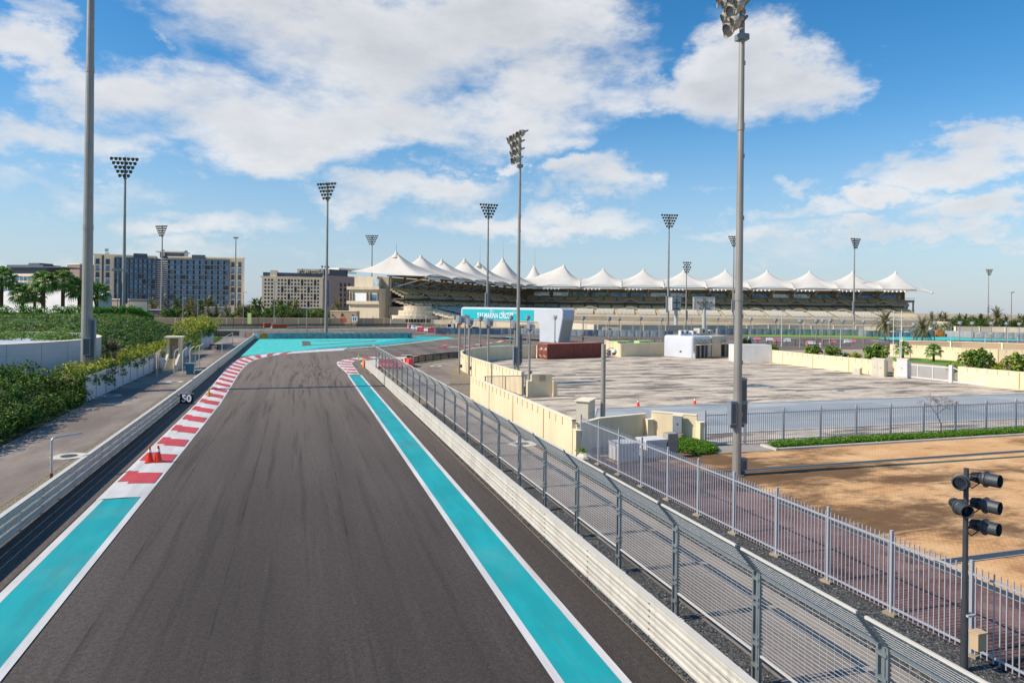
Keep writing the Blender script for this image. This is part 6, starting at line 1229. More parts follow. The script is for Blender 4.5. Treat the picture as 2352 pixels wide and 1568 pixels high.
m = mb('white_paint'); m.T = T; m.box(.2,2.6,-1.1,1.1,.7,2.9).build('cab', t); m = mb('truck_teal'); m.T = T; m.box(-.2,.19,-1.05,1.05,.6,2.6).box(.2,2.62,-1.12,1.12,.5,1.2); m.build('cab_panel', t); m = mb('glass_dark'); m.T = T; m.box(2.61,2.65,-.95,.95,1.7,2.6).box(1.2,2.3,1.11,1.13,1.6,2.5).box(1.2,2.3,-1.13,-1.11,1.6,2.5); m.build('window', t)
m = mb('white_paint'); m.T = T; m.box(-6.5,-.3,-1.1,1.1,.9,1.25).build('flatbed', t); m = mb('orange_deep'); m.T = T; m.box(-1.6,-.8,-.6,.6,1.26,2.6).box(-5.4,-4.8,-.5,.5,1.26,2.2); m.build('crane', t); m = mb('orange'); m.T = T; m.box(1.0,1.5,-.4,.4,2.91,3.3).build('beacon', t)
for x in (1.6,-2.6,-5.0):
    for sy in (-1,1): m = mb('rubber'); m.T = T; m.cyl((x,sy*.8,.5),(x,sy*1.1,.5),.5,.5,14); m.build('wheel', t)
# ================================================================ LEFT SIDE: panel fence, marshal post, pipes
t = thing('panel_fence','long white panel fence under the yellow green hedge','fence',(-17.4,66.5,0)); fp = resample([(-17.4,66.5),(-17.5,95),(-17.5,118),(-17.4,126)],3.3); HF = 2.3
for i,p in enumerate(fp): m = mb('palisade'); m.box(p.x-.06,p.x+.06,p.y-.06,p.y+.06,0,HF+.08); m.build('post', t)
for i in range(len(fp)-1):
    a, b = fp[i], fp[i+1]; m = mb('white_clad'); vs = []; n = 16
    for k in range(n+1): c = a.lerp(b,k/n); o_ = .02*(k % 2); vs += [(c.x+o_,c.y,.12),(c.x+o_,c.y,HF)]
    m.add(vs,[(2*k,2*k+2,2*k+3,2*k+1) for k in range(n)]); m.beam((*a,HF),(*b,HF),.07,.07); m.beam((*a,.12),(*b,.12),.07,.07); m.build('panel', t)
    m = mb('concrete_pale'); m.box(a.x-.3,a.x+.35,a.y-.12,a.y+.12,0,.05); m.build('footing', t)
a = Vector((-17.45,139,0)); t = thing('panel_fence','short far piece of white panel fence with creeper','fence',tuple(a)); mb('white_clad').box(-17.5,-17.44,139,158,.1,3.4).build('panel', t)
for y in (139,145,152,158): mb('palisade').box(-17.55,-17.40,y-.08,y+.08,0,3.45).build('post', t)
# marshal post
mp_ = thing('marshal_post','narrow cream marshal post with a canopy roof beside the left path','marshal post',(-15.3,99,0)); x0,x1,y0,y1 = -16.5,-14.9,98.6,100.6
m = mb('wall_cream'); m.box(x0,x0+.25,y0,y1,0,4.1).box(x1-.25,x1,y0,y1,0,4.1).box(x0+.25,x1-.25,y1-.2,y1,0,4.1); m.build('walls', mp_); mb('wall_cap').box(x0-.25,x1+.25,y0-.7,y1+.1,4.1,4.3).build('roof', mp_); mb('white_clad').box(x0+.3,x1-.3,y1-.35,y1-.21,1.0,3.1).build('inner_panel', mp_)
m = mb('wall_cream')
for k in range(7): m.box(x0+.26,x1-.26,y0-2.8+k*.4,y0-2.4+k*.4,0,.2+.2*k)
m.build('steps', mp_); m = mb('wall_cap'); m.add([(x0,y0-2.9,0),(x0+.24,y0-2.9,0),(x0+.24,y0-.01,0),(x0,y0-.01,0),(x0,y0-2.9,.8),(x0+.24,y0-2.9,.8),(x0+.24,y0-.01,2.0),(x0,y0-.01,2.0)],[(3,2,1,0),(4,5,6,7),(0,1,5,4),(1,2,6,5),(2,3,7,6),(3,0,4,7)]); m.add([(x1-.24,y0-2.9,0),(x1,y0-2.9,0),(x1,y0-.01,0),(x1-.24,y0-.01,0),(x1-.24,y0-2.9,.8),(x1,y0-2.9,.8),(x1,y0-.01,2.0),(x1-.24,y0-.01,2.0)],[(3,2,1,0),(4,5,6,7),(0,1,5,4),(1,2,6,5),(2,3,7,6),(3,0,4,7)]); m.build('stair_wall', mp_)
cf = thing('catch_fence','rusty curved mesh catch fence in front of the marshal post','fence',(-14.6,90,0))
for (x,y) in ((-15.9,88.8),(-14.3,90.5),(-13.6,92),(-13.2,95),(-13.0,98),(-12.9,101)):
    mb('stand_pale').tube([(x,y,0),(x,y,2.6),(x+.12,y,2.95),(x+.5,y,3.2)],.06,8).build('post', cf)
m = mb('galv'); ln = [(-15.9,88.8),(-14.3,90.5),(-13.6,92),(-13.2,95),(-13.0,98),(-12.9,101)]
for z in [.4+.3*k for k in range(8)]:
    for a,b in zip(ln[:-1],ln[1:]): m.beam((*a,z),(*b,z),.015,.015)
for a,b in zip(ln[:-1],ln[1:]):
    for k in range(8): m.beam((a[0]+(b[0]-a[0])*k/8,a[1]+(b[1]-a[1])*k/8,.4),(a[0]+(b[0]-a[0])*k/8,a[1]+(b[1]-a[1])*k/8,2.6),.012,.012)
m.build('mesh', cf)
g = G(B1(1490,385)); t = thing('wheelie_bin','blue plastic bin at the foot of the marshal post steps','bin',tuple(g)); m = mb('blue_bin'); m.add([(g.x-.35,g.y-.35,0),(g.x+.35,g.y-.35,0),(g.x+.35,g.y+.35,0),(g.x-.35,g.y+.35,0),(g.x-.5,g.y-.5,1.3),(g.x+.5,g.y-.5,1.3),(g.x+.5,g.y+.5,1.3),(g.x-.5,g.y+.5,1.3)],[(3,2,1,0),(4,5,6,7),(0,1,5,4),(1,2,6,5),(2,3,7,6),(3,0,4,7)]); m.build('bin_body', t); mb('glass_pale').box(g.x-.54,g.x+.54,g.y-.54,g.y+.54,1.3,1.38).build('lid', t); mb('truck_teal').box(g.x+.55,g.x+1.3,g.y-.4,g.y+.4,0,.45).build('side_tray', t)
def bent_pipe(a, h_, d, label, r=.06): t = thing('bent_pipe',label,'pipe',(a[0],a[1],0)); A = Vector((a[0],a[1],0)); D_ = Vector((d[0],d[1],0)); P_ = [A,A+Vector((0,0,h_-.12)),A+Vector((0,0,h_-.03))+D_*.05,A+Vector((0,0,h_))+D_*.12,A+Vector((0,0,h_))+D_]; mb('galv').tube(P_,r,10).build('pipe', t); mb('rust').cyl(A+Vector((0,0,.0)),A+Vector((0,0,.35)),r+.01,r+.01,10).build('sleeve', t); return t
g = G(B1(402,1215)); zt = hgt(B1(402,885),depth(g)); bent_pipe((g.x,g.y), zt, (.95,1.1), 'galvanised pipe bent at the top beside the left guard rail')
t = thing('monitor','dark framed screen on a stand beside the left path','monitor',(-15.6,131,0)); c = AT(C8(998,942),128); T = Matrix.Translation(c) @ Matrix.Rotation(math.atan2(RT.y,RT.x),4,'Z'); m = mb('black_board'); m.T = T; m.box(-.8,.8,0,.25,-.65,.65).build('casing', t); m = mb('hotel_mauve'); m.T = T; m.box(-.62,.62,-.02,-.005,-.48,.48).build('screen', t); mb('steel_dark').cyl((c.x,c.y+.2,0),(c.x,c.y+.2,c.z-.6),.07,.07,8).build('stand', t)
a = G(C8(1130,1045)); b = G(C8(1295,910)); zt = hgt(C8(1130,800),depth(a)); t = thing('goal_frame','thin grey pipe frame like a goal beside the left guard rail','frame',tuple(a)); m = mb('galv'); m.tube([a,a+Vector((0,0,zt)),b+Vector((0,0,zt)),b],.06,8); m.tube([a+Vector((0,0,zt*.78)),b+Vector((0,0,zt*.78))],.04,8); m.build('frame_pipes', t)
# white curved planter wall on the bank
Xc, Zc, Rw = -65.4, 70, 20; cc = CW(Xc,Zc,0); t = thing('curved_planter','white clad curved planter wall on the green bank at far left','planter',tuple(cc)); m = mb('white_clad'); n = 72
ring = lambda r_, z: [(cc.x+math.cos(2*math.pi*k/n)*r_, cc.y+math.sin(2*math.pi*k/n)*r_, z) for k in range(n)]
rs = [ring(Rw,1.0),ring(Rw,3.55),ring(Rw-.03,3.56),ring(Rw-.03,3.60),ring(Rw,3.61),ring(Rw,4.68),ring(Rw-.5,4.7),ring(Rw-.5,4.3)]
m.add([v for r_ in rs for v in r_],[(k*n+i,k*n+(i+1)%n,(k+1)*n+(i+1)%n,(k+1)*n+i) for k in range(len(rs)-1) for i in range(n)]); m.build('cladding', t); mb('wall_cap').add(ring(Rw+.06,4.705)+ring(Rw-.6,4.72),[(i,(i+1)%n,n+(i+1)%n,n+i) for i in range(n)]).build('coping', t); m = mb('white_clad'); m.add(ring(Rw-.5,4.3),[tuple(range(n))]); m.build('inner_floor', t)
m = mb('galv_cap')
for k in range(0,n,2): a_ = 2*math.pi*(k+.5)/n; m.cbox((cc.x+math.cos(a_)*(Rw+.005),cc.y+math.sin(a_)*(Rw+.005),2.9),(.02,.04,3.5),a_)
m.build('joints', t)
# ground rail for '15' and '10' boards, green signs, no-entry signs
for (px,w_,h_,txt,l,mt) in ((C3(1360,525),2.6*3,1.6*1.7,'15','beige block with number 15 under the gantry','wall_tan'),(C4(570,670),6.0,2.2,'10','beige block with number 10 left of the first big screen','stand_pale')):
    Y = 240; p = AT(px,Y); t = thing('number_block',l,'block',(p.x,p.y,0)); T = Matrix.Translation((p.x,p.y,0)) @ Matrix.Rotation(math.atan2(RT.y,RT.x),4,'Z'); zt = p.z+h_/2; m = mb(mt); m.T = T; m.box(-w_/2,w_/2,0,1,0,zt).build('block', t); text_mesh(txt,h_*.62,'black_board','number',t,face_m(T @ Vector((-w_*.12,-.05,p.z+.1)),RT),.02,fat=.04)
for (px,l) in ((C5(1682,880),'upper round red and white sign on a post behind the shrubs'),): 
    g = G(C5(1682,960)); Y = depth(g); t = thing('road_sign','pair of round red and white signs on a post behind the shrubs','sign',tuple(g)); mb('galv').cyl(g,g+Vector((0,0,hgt(C5(1682,855),Y))),.05,.05,8).build('post', t)
    for yy in (880,928): z = hgt(C5(1682,yy),Y); c = Vector((g.x,g.y,z))-FW*.08; rot = (-FW).to_track_quat('Z','Y').to_matrix(); mb('red_paint').lathe([(.0,0),(.42,0),(.42,.03),(.3,.031)],16,rot,c).build('sign_ring', t); mb('white_sign').lathe([(.3,.032),(0,.034)],16,rot,c).build('sign_face', t)
for (x,y,Y,l) in ((C8(1558,485)[0],C8(1558,485)[1],262,'small green banner among the bushes left of the pale hotel'),):
    p = AT((x,y),Y); t = thing('banner',l,'banner',(p.x,p.y,0)); mb('green_gen').cbox((p.x,p.y,p.z),(1.4,.1,4.2),R(-17)).build('banner_cloth', t); mb('galv').cyl((p.x,p.y+.2,0),(p.x,p.y+.2,p.z+2),.08,.08,8).build('post', t)
p = AT(C2(70,100),262); t = thing('pit_sign','small white sign with two blue figures on the far wall','sign',(p.x,p.y,0)); T = Matrix.Translation((p.x,p.y,p.z)) @ Matrix.Rotation(math.atan2(RT.y,RT.x),4,'Z'); m = mb('white_sign'); m.T = T; m.box(-1.1,1.1,0,.1,-1.0,1.0).build('plate', t); m = mb('blue_bin'); m.T = T; m.box(-.7,-.15,-.03,-.005,-.7,.7).box(.15,.7,-.03,-.005,-.7,.7).build('figures', t); mb('galv').cyl((p.x,p.y+.2,0),(p.x,p.y+.2,p.z),.1,.1,8).build('post', t)
for (px, yb_, l) in ((C1(1180,50),C1(1180,120),'small white shelter box on the bank in front of the pale hotel'),):
    Y = 300; p = AT(px,Y); q = AT(yb_,Y); t = thing('shelter_box',l,'box',(p.x,p.y,0)); mb('water_white').cbox((p.x,p.y,(p.z+q.z)/2-1),(2.2,2.2,p.z-q.z+1)).build('casing', t); mb('galv').cyl((p.x,p.y,0),(p.x,p.y,p.z+2.5),.12,.12,8).build('post', t)
for (x,yt,Y,l) in ((C8(1465,72)[0],C8(0,72)[1],262,'tall street light right of the big hotel'),(C8(1950,-80)[0],C8(0,-90)[1],262,'beige lamp column in front of the pale hotel'),(C8(518,165)[0],C8(0,165)[1],268,'street light in front of the big hotel, left of its middle'),(C8(752,190)[0],C8(0,190)[1],268,'street light in front of the right half of the big hotel'),(C1(1285,0)[0],708,181,'slim white pole behind the grey tyre barrier, left of the mast')):
    p = AT((x,700),Y); z = hgt((x,yt),Y); t = thing('street_light',l,'street light',(p.x,p.y,0)); mb('mast_steel').cyl((p.x,p.y,0),(p.x,p.y,z),.16,.1,8).build('pole', t); mb('white_paint').cbox((p.x+.5,p.y,z),(1.4,.4,.2)).build('lamp_head', t)
# bank of debris posts behind the far track
def post_row(pts, sp, h_, Yl, label, mat='stand_pale', bend=True):
    P_ = resample(pts, sp); t = thing('catch_fence',label,'fence',(P_[0].x,P_[0].y,0)); pl = Pool('post', t)
    for p in P_: m = mb(mat); m.tube([(p.x,p.y,0),(p.x,p.y,h_-.6)]+([(p.x+.5,p.y-.3,h_)] if bend else []),.12,6); pl.add(m)
    pl.end(); m = mb('galv_grey')
    for k in range(5):
        for a,b in zip(P_[:-1],P_[1:]): m.beam((*a,1+k*(h_-1.2)/5),(*b,1+k*(h_-1.2)/5),.03,.03)
    m.build('wires', t); return t
P3 = lambda px: tuple(G(px)[:2])
post_row([P3(C2(640,208)),P3(C2(1100,212)),P3(C2(1600,222)),P3(C2(2300,236))],7.5,4.6,0,'curved far catch fence in front of the grandstand')
post_row([P3(C3(1500,540)),P3(C4(300,712)),P3(C4(1600,716)),P3(C5(400,712)),P3(C5(2352,728))],10,4.4,0,'far catch fence along the beige trackside wall')
post_row([P3(C1(-700,225)),P3(C1(0,222)),P3(C1(2352,214))],9,4.0,0,'catch fence along the far tan wall on the left',mat='rail_far')
# ================================================================ HILLSIDE AND PLANTS
def sm(x): x = max(0, min(1, x)); return x*x*(3-2*x)
def hz(s, t):
    z = 6.05*sm((-s-17.2)/15.5)*(1-sm((t-150)/40))*(.45+.55*sm((t-60)/45))
    d_ = math.hypot(s-cc.x, t-cc.y)
    if d_ < 19.7: return min(z, .9)
    if d_ < 30: z = min(z, 4.3+max(0,d_-21)*.16)
    return z+.25*noise.noise(Vector((s*.15, t*.15, 0)))*min(1, z)
m = mb('hill_soil'); nx, ny = 50, 70; vs = []
for j in range(ny+1):
    for i in range(nx+1): s = -17.2-(120)*(i/nx)**1.5; t = 20+185*j/ny; vs.append((s, t, hz(s,t)+.0))
m.add(vs, [(j*(nx+1)+i, (j+1)*(nx+1)+i, (j+1)*(nx+1)+i+1, j*(nx+1)+i+1) for j in range(ny) for i in range(nx)])
o = m.build('hillside', None, True); struct(o); o['label'] = 'green bank rising left of the path'; o['category'] = 'hill'
PR = random.Random(11)
def leaf(m, p, size, asp=.5, up=.35, dr=None):
    n = Vector((PR.gauss(0,1),PR.gauss(0,1),PR.gauss(0,1)+up)).normalized() if dr is None else (Vector(dr)+Vector((PR.gauss(0,.5),PR.gauss(0,.5),PR.gauss(0,.5)))).normalized()
    a = n.orthogonal().normalized(); a = Matrix.Rotation(PR.uniform(0,6.283),3,n) @ a; b = n.cross(a); s = size*PR.uniform(.7,1.3); o = len(m.v)
    m.v += [p-a*s*.5, p+b*s*asp*.5+n*s*.08, p+a*s*.5, p-b*s*asp*.5+n*s*.08]; m.f.append((o,o+1,o+2,o+3)); m.m.append(m.c)
def clump(m, c, r, n, size, asp=.5, up=.4, squash=1., shell=.55, low=-.6):
    c = Vector(c)
    for _ in range(n):
        while True:
            v = Vector((PR.gauss(0,1),PR.gauss(0,1),PR.gauss(0,1))).normalized()
            if v.z > low: break
        q = shell+(1-shell)*PR.random()**.6; p = c+Vector((v.x*r*q, v.y*r*q, v.z*r*q*squash)); leaf(m, p, size, asp, up, v*.8+Vector((0,0,up)))
# near hedge, dense big leaves
hg = thing('hedge','thick dark green large leaved hedge at lower left of the white panel fence','hedge',(-18,50,0)); m = mb('leaf_hedge')
for k in range(900):
    t = PR.uniform(26, 67); d = PR.random()**1.5; s = -17.3-d*7; top = 1.7+1.9*sm(d*1.8)+.5*noise.noise(Vector((s*.5,t*.35,2))); z = top*(PR.random()**.45)*(1 if d < .2 else 1)
    clump(m, (s, t, max(.45, z-.35)), PR.uniform(.4,.75), 38, .27, .42, .5)
m.build('foliage', hg); m = mb('bark')
for k in range(70): t = PR.uniform(30,66); s = -17.6-PR.random()*.8; m.cyl((s,t,0),(s+PR.uniform(-.3,.2),t+PR.uniform(-.3,.3),1.2),.035,.02,5)
m.build('stems', hg); mb('soil').box(-24,-19.3,27,66.0,.0,1.3).build('inner_growth', hg)
hg = thing('hedge','yellow green hedge spilling over the white panel fence','hedge',(-18.5,66,0)); m = mb('leaf_yellow')
for k in range(330):
    t = PR.uniform(64, 128); s = -17.5-PR.random()*2.6; top = 2.75+.5*noise.noise(Vector((s,t*.3,5))); z = top-PR.random()**1.4*1.0
    clump(m, (s, t, z), PR.uniform(.35,.7), 34, .26, .45, .5)
m.build('foliage', hg); m = mb('leaf_hedge')
for k in range(110): t = PR.uniform(64,90) if k < 70 else PR.uniform(90,128); clump(m, (-17.3-PR.random()*.6, t, 2.2+PR.uniform(-.7,.4)), .4, 26, .27, .45)
for (t,z) in ((73,1.1),(74,1.3),(74.5,.9),(79,1.4),(70,1.8),(69,1.5)): clump(m, (-17.25,t,z), .45, 40, .27, .45)
m.build('trailing_foliage', hg); mb('soil').box(-20.2,-18.6,66,127,0,2.0).build('inner_growth', hg)
hg = thing('bush','large olive green bush above the far piece of panel fence','bush',(-18.8,146,0)); m = mb('leaf_yellow'); 
for k in range(90): clump(m, (-18.8+PR.gauss(0,1.5), 146+PR.gauss(0,6), 3.2+PR.random()*2.2), .9, 30, .42, .5)
m.mat('leaf_hedge')
for k in range(50): clump(m, (-17.6+PR.gauss(0,.6), 146+PR.gauss(0,5), 2.4+PR.random()*2.2), .8, 30, .4, .5)
m.build('foliage', hg)
hg = thing('hedge','clipped bright green hedge along the rim of the bank under the fan palms','hedge',(-45,130,6)); m = mb('leaf_rim')
rim = spline([(-100,112),(-75,118),(-58,126),(-46,136),(-37,146),(-32,152),(-29.5,158)], 8)
for i in range(len(rim)-1):
    for k in range(9): p = rim[i].lerp(rim[i+1], PR.random()); clump(m, (p.x+PR.uniform(-.7,.7), p.y+PR.uniform(-.7,.7), hz(p.x,p.y)+.5+PR.random()*.9), .7, 30, .34, .5)
m.build('foliage', hg)
m = mb('leaf_cover')
for k in range(6200):
    t = PR.uniform(62, 185); s = -18.5-62*PR.random()**1.3
    if (s-cc.x)**2+(t-cc.y)**2 < 20.6**2:
        if depth(Vector((s,t,0))) > 76 and (s-cc.x)**2+(t-cc.y)**2 < 18.8**2: clump(m, (s,t,4.4), PR.uniform(.6,1.1), 22, .42, .4, .7, .55, .5, -.05)
        continue
    if -s/t > .62: continue
    z = hz(s,t)
    clump(m, (s,t,z+.15), PR.uniform(.5,1.0), 18, .42, .4, .7, .55, .5, -.05)
tag(m.build('ground_cover'), 'feathery green ground cover over the whole bank','ground cover',kind='stuff')
# yuccas / dry spiky plants beside the planter
def spiky(r=.9, n=46, mat='leaf_yucca'):
    t = thing('spiky_plant','','plant'); m = mb(mat)
    for k in range(n):
        a = PR.uniform(0,6.28); e = PR.uniform(-.1,1.4); d = Vector((math.cos(a)*math.cos(e),math.sin(a)*math.cos(e),math.sin(e))); sd_ = d.cross(UP).normalized()*.06; L_ = r*PR.uniform(.7,1.1); b = d*L_-UP*.15*L_; m.add([tuple(-sd_),tuple(sd_),tuple(b)],[(0,1,2)])
    m.build('leaves', t); mb('trunk').cyl((0,0,-.9),(0,0,.05),.12,.1,8).build('stem', t); return Kind(t)
KY = spiky()
for i,(x,y,Y,l) in enumerate(((60,770,92,'dry spiky plant on the rim behind the white planter, first from the left'),(85,762,94,'dry spiky plant on the rim behind the white planter, second from the left'),(118,778,93,'dry spiky plant at the right end of the white planter'),(245,800,72,'dark spiky plant right of the thick mast'),(262,805,72,'brown spiky plant right of the thick mast, nearer the fence'),(175,788,78,'spiky plant left of the thick mast'))):
    p = AT((x,y),Y); KY.put(tuple(p),PR.uniform(0,6),l,PR.uniform(1.6,2.1))
# palms
def date_palm(th, cr, nf=46, mat='leaf_date', thin=False):
    t = thing('date_palm','','palm tree'); m = mb('trunk'); prof = []
    k = 0; z = 0
    while z < th: prof += [(.24+.04*(k % 2),z)]; z += .18; k += 1
    prof.append((.3,th)); m.lathe(prof,10); m.build('trunk', t); m = mb(mat)
    for i in range(nf):
        a = i*2.399+PR.uniform(-.2,.2); e = R(82-128*(i/nf)**1.1)+PR.uniform(-.1,.1); L_ = cr*PR.uniform(.9,1.15); p = Vector((0,0,th)); d = Vector((math.cos(a)*math.cos(e),math.sin(a)*math.cos(e),math.sin(e))); ns = 9; st = L_/ns
        for j in range(ns):
            q = p+d*st; sd_ = d.cross(UP).normalized() if abs(d.z) < .98 else Vector((1,0,0)); up_ = sd_.cross(d).normalized(); m.beam(p,q,.045*(1-j/ns)+.01,.03)
            if j > 0:
                for h_ in range(3):
                    c = p.lerp(q,h_/3); ll = L_*.20*math.sin(math.pi*(.12+.86*(j+h_/3)/ns))
                    for sg in (-1,1): tip = c+(sd_*sg*.85+d*.75-up_*-.22).normalized()*ll-UP*.12*ll; w_ = d*(.075 if not thin else .11); m.add([tuple(c-w_),tuple(c+w_),tuple(tip)],[(0,1,2)])
            p = q; d = (d-UP*(.17+.05*j/ns)).normalized()
    m.build('crown', t); return Kind(t)
def fan_palm(th, cr, nf=30, tr=.3):
    t = thing('fan_palm','','palm tree'); m = mb('trunk_fan'); prof = [(tr*1.15,0)]; z = .2; k = 0
    while z < th: prof.append((tr*(.92+.1*(k % 2)),z)); z += .22; k += 1
    m.lathe(prof+[(tr*.8,th)],10); m.build('trunk', t); m = mb('leaf_fan')
    for i in range(nf):
        a = i*2.399+PR.uniform(-.2,.2); e = R(80-125*(i/nf)); d = Vector((math.cos(a)*math.cos(e),math.sin(a)*math.cos(e),math.sin(e))); pl = cr*.5; c = Vector((0,0,th))+d*pl-UP*.12*pl; m.beam((0,0,th),c,.05,.04); sd_ = d.cross(UP).normalized(); nrm_ = sd_.cross(d)
        nb = 14
        for j in range(nb):
            b_ = R(-95+190*j/(nb-1)); v = (d*math.cos(b_)+sd_*math.sin(b_)).normalized(); L_ = cr*.55*(.75+.25*math.cos(b_)); w_ = v.cross(nrm_).normalized()*cr*.045; mid = c+v*L_*.6+nrm_*.05*cr; tip = c+v*L_-UP*L_*.42
            m.add([tuple(c),tuple(mid-w_),tuple(tip),tuple(mid+w_)],[(0,1,2,3)])
    m.build('crown', t); return Kind(t)
F1 = fan_palm(5.2,3.0,34,.36); F2 = fan_palm(3.6,2.9,34,.34)
for i,(x,yc,Y,k,s_) in enumerate(((3,640,140,F1,1.15),(52,675,140,F2,1.0),(100,648,141,F1,1.05),(145,645,143,F1,1.05),(183,662,146,F2,1.15),(222,672,150,F2,1.1),(80,678,150,F2,.9))):
    p = AT((x,yc),Y); th = (5.2 if k is F1 else 3.6)*s_; k.put((p.x,p.y,p.z-th),PR.uniform(0,6),f'leafy fan palm, {ORD[i]} of the row above the rim hedge at far left' if i < 6 else 'fan palm half hidden behind the others at far left',s_,'fan palms above the rim hedge')
g = G(C6(475,1062)); D1 = date_palm(5.2,4.6,56); D1.put((g.x,g.y,0),0,'left one of two large date palms in front of the right end of the grandstand')
g = G(C6(975,1132)); D1.put((g.x,g.y,0),2.2,'right one of two large date palms in front of the right end of the grandstand',.82)
F3 = fan_palm(1.9,1.7,24,.2)
for px,l,s_ in ((C6(1130,1340),'small fan palm on the lawn behind the sliding gate, right one',1.0),(C6(715,1310),'small fan palm on the lawn beside the flagpoles, left one',1.05),): g = G(px); F3.put((g.x,g.y,0),PR.uniform(0,6),l,s_)
D2 = date_palm(6.5,4.0,34,'leaf_date',True); D3 = date_palm(6.5,4.0,34,'leaf_tree',True)
lp = [(C8(30,260),330,0),(C8(200,225),340,0),(C8(420,262),330,1),(C8(600,270),335,0),(C8(660,235),350,0),(C8(800,280),335,1),(C8(905,262),340,0),(C8(960,270),345,1),(C8(620,400),285,0),(C8(915,425),285,0),(C8(1045,395),288,0),(C8(1195,405),285,0),(C8(1390,410),288,0),(C8(1555,420),290,0),(C8(1640,275),330,1),(C8(1720,275),335,1),(C8(1950,290),340,1),(C8(2040,300),330,1),(C8(2190,310),325,1),(C8(2290,330),320,0),(Z2(780,620),330,0)]
for i,(px,Y,kd) in enumerate(lp): p = AT(px,Y); s_ = PR.uniform(.95,1.25); (D3 if kd else D2).put((p.x,p.y,max(-2,p.z-6.5*s_)),PR.uniform(0,6),f'{"green" if kd else "grey green"} date palm, {ORD[i]} from the left in the belt before the hotels',s_,'palms before the hotels')
rp = [(C6(1105,765),330,0),(C6(1220,745),335,0),(C6(1285,770),330,0),(C6(1480,765),320,1),(C6(1560,775),325,1),(C6(1765,775),320,1),(C6(2110,790),340,0),(C6(2290,775),330,0),(C6(2340,780),320,0)]
for i,(px,Y,kd) in enumerate(rp): p = AT(px,Y); s_ = PR.uniform(.8,1.0); (D3 if kd else D2).put((p.x,p.y,p.z-6.5*s_),PR.uniform(0,6),f'distant date palm, {ORD[i]} from the left beyond the round tank',s_,'distant palms at the right')
p = AT(C6(1985,755),300); D1.put((p.x,p.y,p.z-5.2*1.25),1.1,'broad date palm beside the far right floodlight mast',1.25)
# trees
def tree(r, h_, n, size, mat, sq=.8, kind='leafy_tree'):
    t = thing(kind,'','tree'); m = mb('bark').cyl((0,0,0),(0,0,h_*.75),.16,.1,8)
    for k in range(5): a = k*1.3; m.cyl((0,0,h_*.45),(math.cos(a)*r*.6,math.sin(a)*r*.6,h_*.85),.08,.04,6)
    m.build('trunk', t); m = mb(mat)
    for k in range(n): v = Vector((PR.gauss(0,1),PR.gauss(0,1),PR.gauss(0,1))).normalized()*PR.random()**.45; clump(m,(v.x*r*.78,v.y*r*.78,h_+v.z*r*.7*sq),r*PR.uniform(.22,.38),34,size,.55)
    m.build('crown', t); return Kind(t)
T1_ = tree(3.4,4.2,44,.5,'leaf_tree'); T2_ = tree(3.4,4.0,44,.5,'leaf_hedge'); T3_ = tree(3.2,3.6,40,.5,'leaf_yellow')
lt = [(C8(130,470),280,2,.7),(C8(290,420),285,1,1.2),(C8(440,425),287,0,1.25),(C8(560,460),283,1,.8),(C8(700,460),283,0,.8),(C8(830,470),282,2,.8),(C8(960,470),284,0,.8),(C8(1130,480),284,2,.7),(C8(1310,470),284,0,.8),(C8(1400,490),282,2,.75),(C8(1500,440),288,0,.9),(C8(1650,430),286,0,1.1),(C8(1450,350),330,0,1.1),(C8(1600,350),335,0,1.1),(C8(1860,400),288,1,1.2),(C8(1800,480),283,0,.8),(C8(1980,420),287,0,1.1),(C8(2090,350),310,1,1.2),(C8(2110,440),284,0,1.1),(C8(2250,400),290,1,1.25),(C8(2200,470),283,2,.9),(C8(2330,440),284,0,1.0),
      (C1(1000,60),284,0,1.15),(C1(1090,20),290,1,1.2),(C1(1260,50),286,1,1.2),(C1(1340,20),292,2,1.1),(C1(1440,70),284,0,1.1),(C1(1500,20),292,1,1.15),(C1(1680,60),290,0,.9),(C1(850,90),282,0,.9),(C1(780,40),290,1,1.1)]
for i,(px,Y,kd,s_) in enumerate(lt):
    p = AT(px,Y); K = (T1_,T2_,T3_)[kd]; hh = 4.2*s_; K.put((p.x,p.y,max(-1,p.z-hh)),PR.uniform(0,6),f'{("dark green","mid green","yellow green")[kd]} bushy tree, {ORD[i]} from the left in the belt before the hotels',s_,'bushy trees before the hotels')
for i,(px,Y,kd,s_) in enumerate(((C6(1450,800),300,0,1.0),(C6(1530,840),295,0,1.0),(C6(1680,790),310,0,1.1),(C6(1740,840),298,1,1.15),(C6(1830,800),310,0,1.1),(C6(1640,860),292,0,.9),(C6(2060,830),310,0,1.0),(C6(2200,820),312,0,.9),(C6(1320,800),330,0,.7),(C6(2280,830),315,0,.9))):
    p = AT(px,Y); K = (T1_,T2_,T3_)[kd]; K.put((p.x,p.y,max(-1,p.z-4.2*s_)),PR.uniform(0,6),f'dark tree, {ORD[i]} in the clump beyond the far right tyre barrier',s_,'trees at far right')
# undergrowth belt in front of the hotels: one continuous mass
m = mb('leaf_tree')
for k in range(620): x = PR.uniform(370,760); Y = PR.uniform(279,330); p = AT((x,700),Y); clump(m,(p.x,p.y,PR.random()*2.0),1.3,16,.65,.55)
for k in range(260): x = PR.uniform(2140,2400); Y = PR.uniform(296,330); p = AT((x,700),Y); clump(m,(p.x,p.y,PR.random()*3.0),1.4,16,.65,.55)
tag(m.build('undergrowth'),'dark low undergrowth between trunks before the hotels and at far right','undergrowth',kind='stuff')
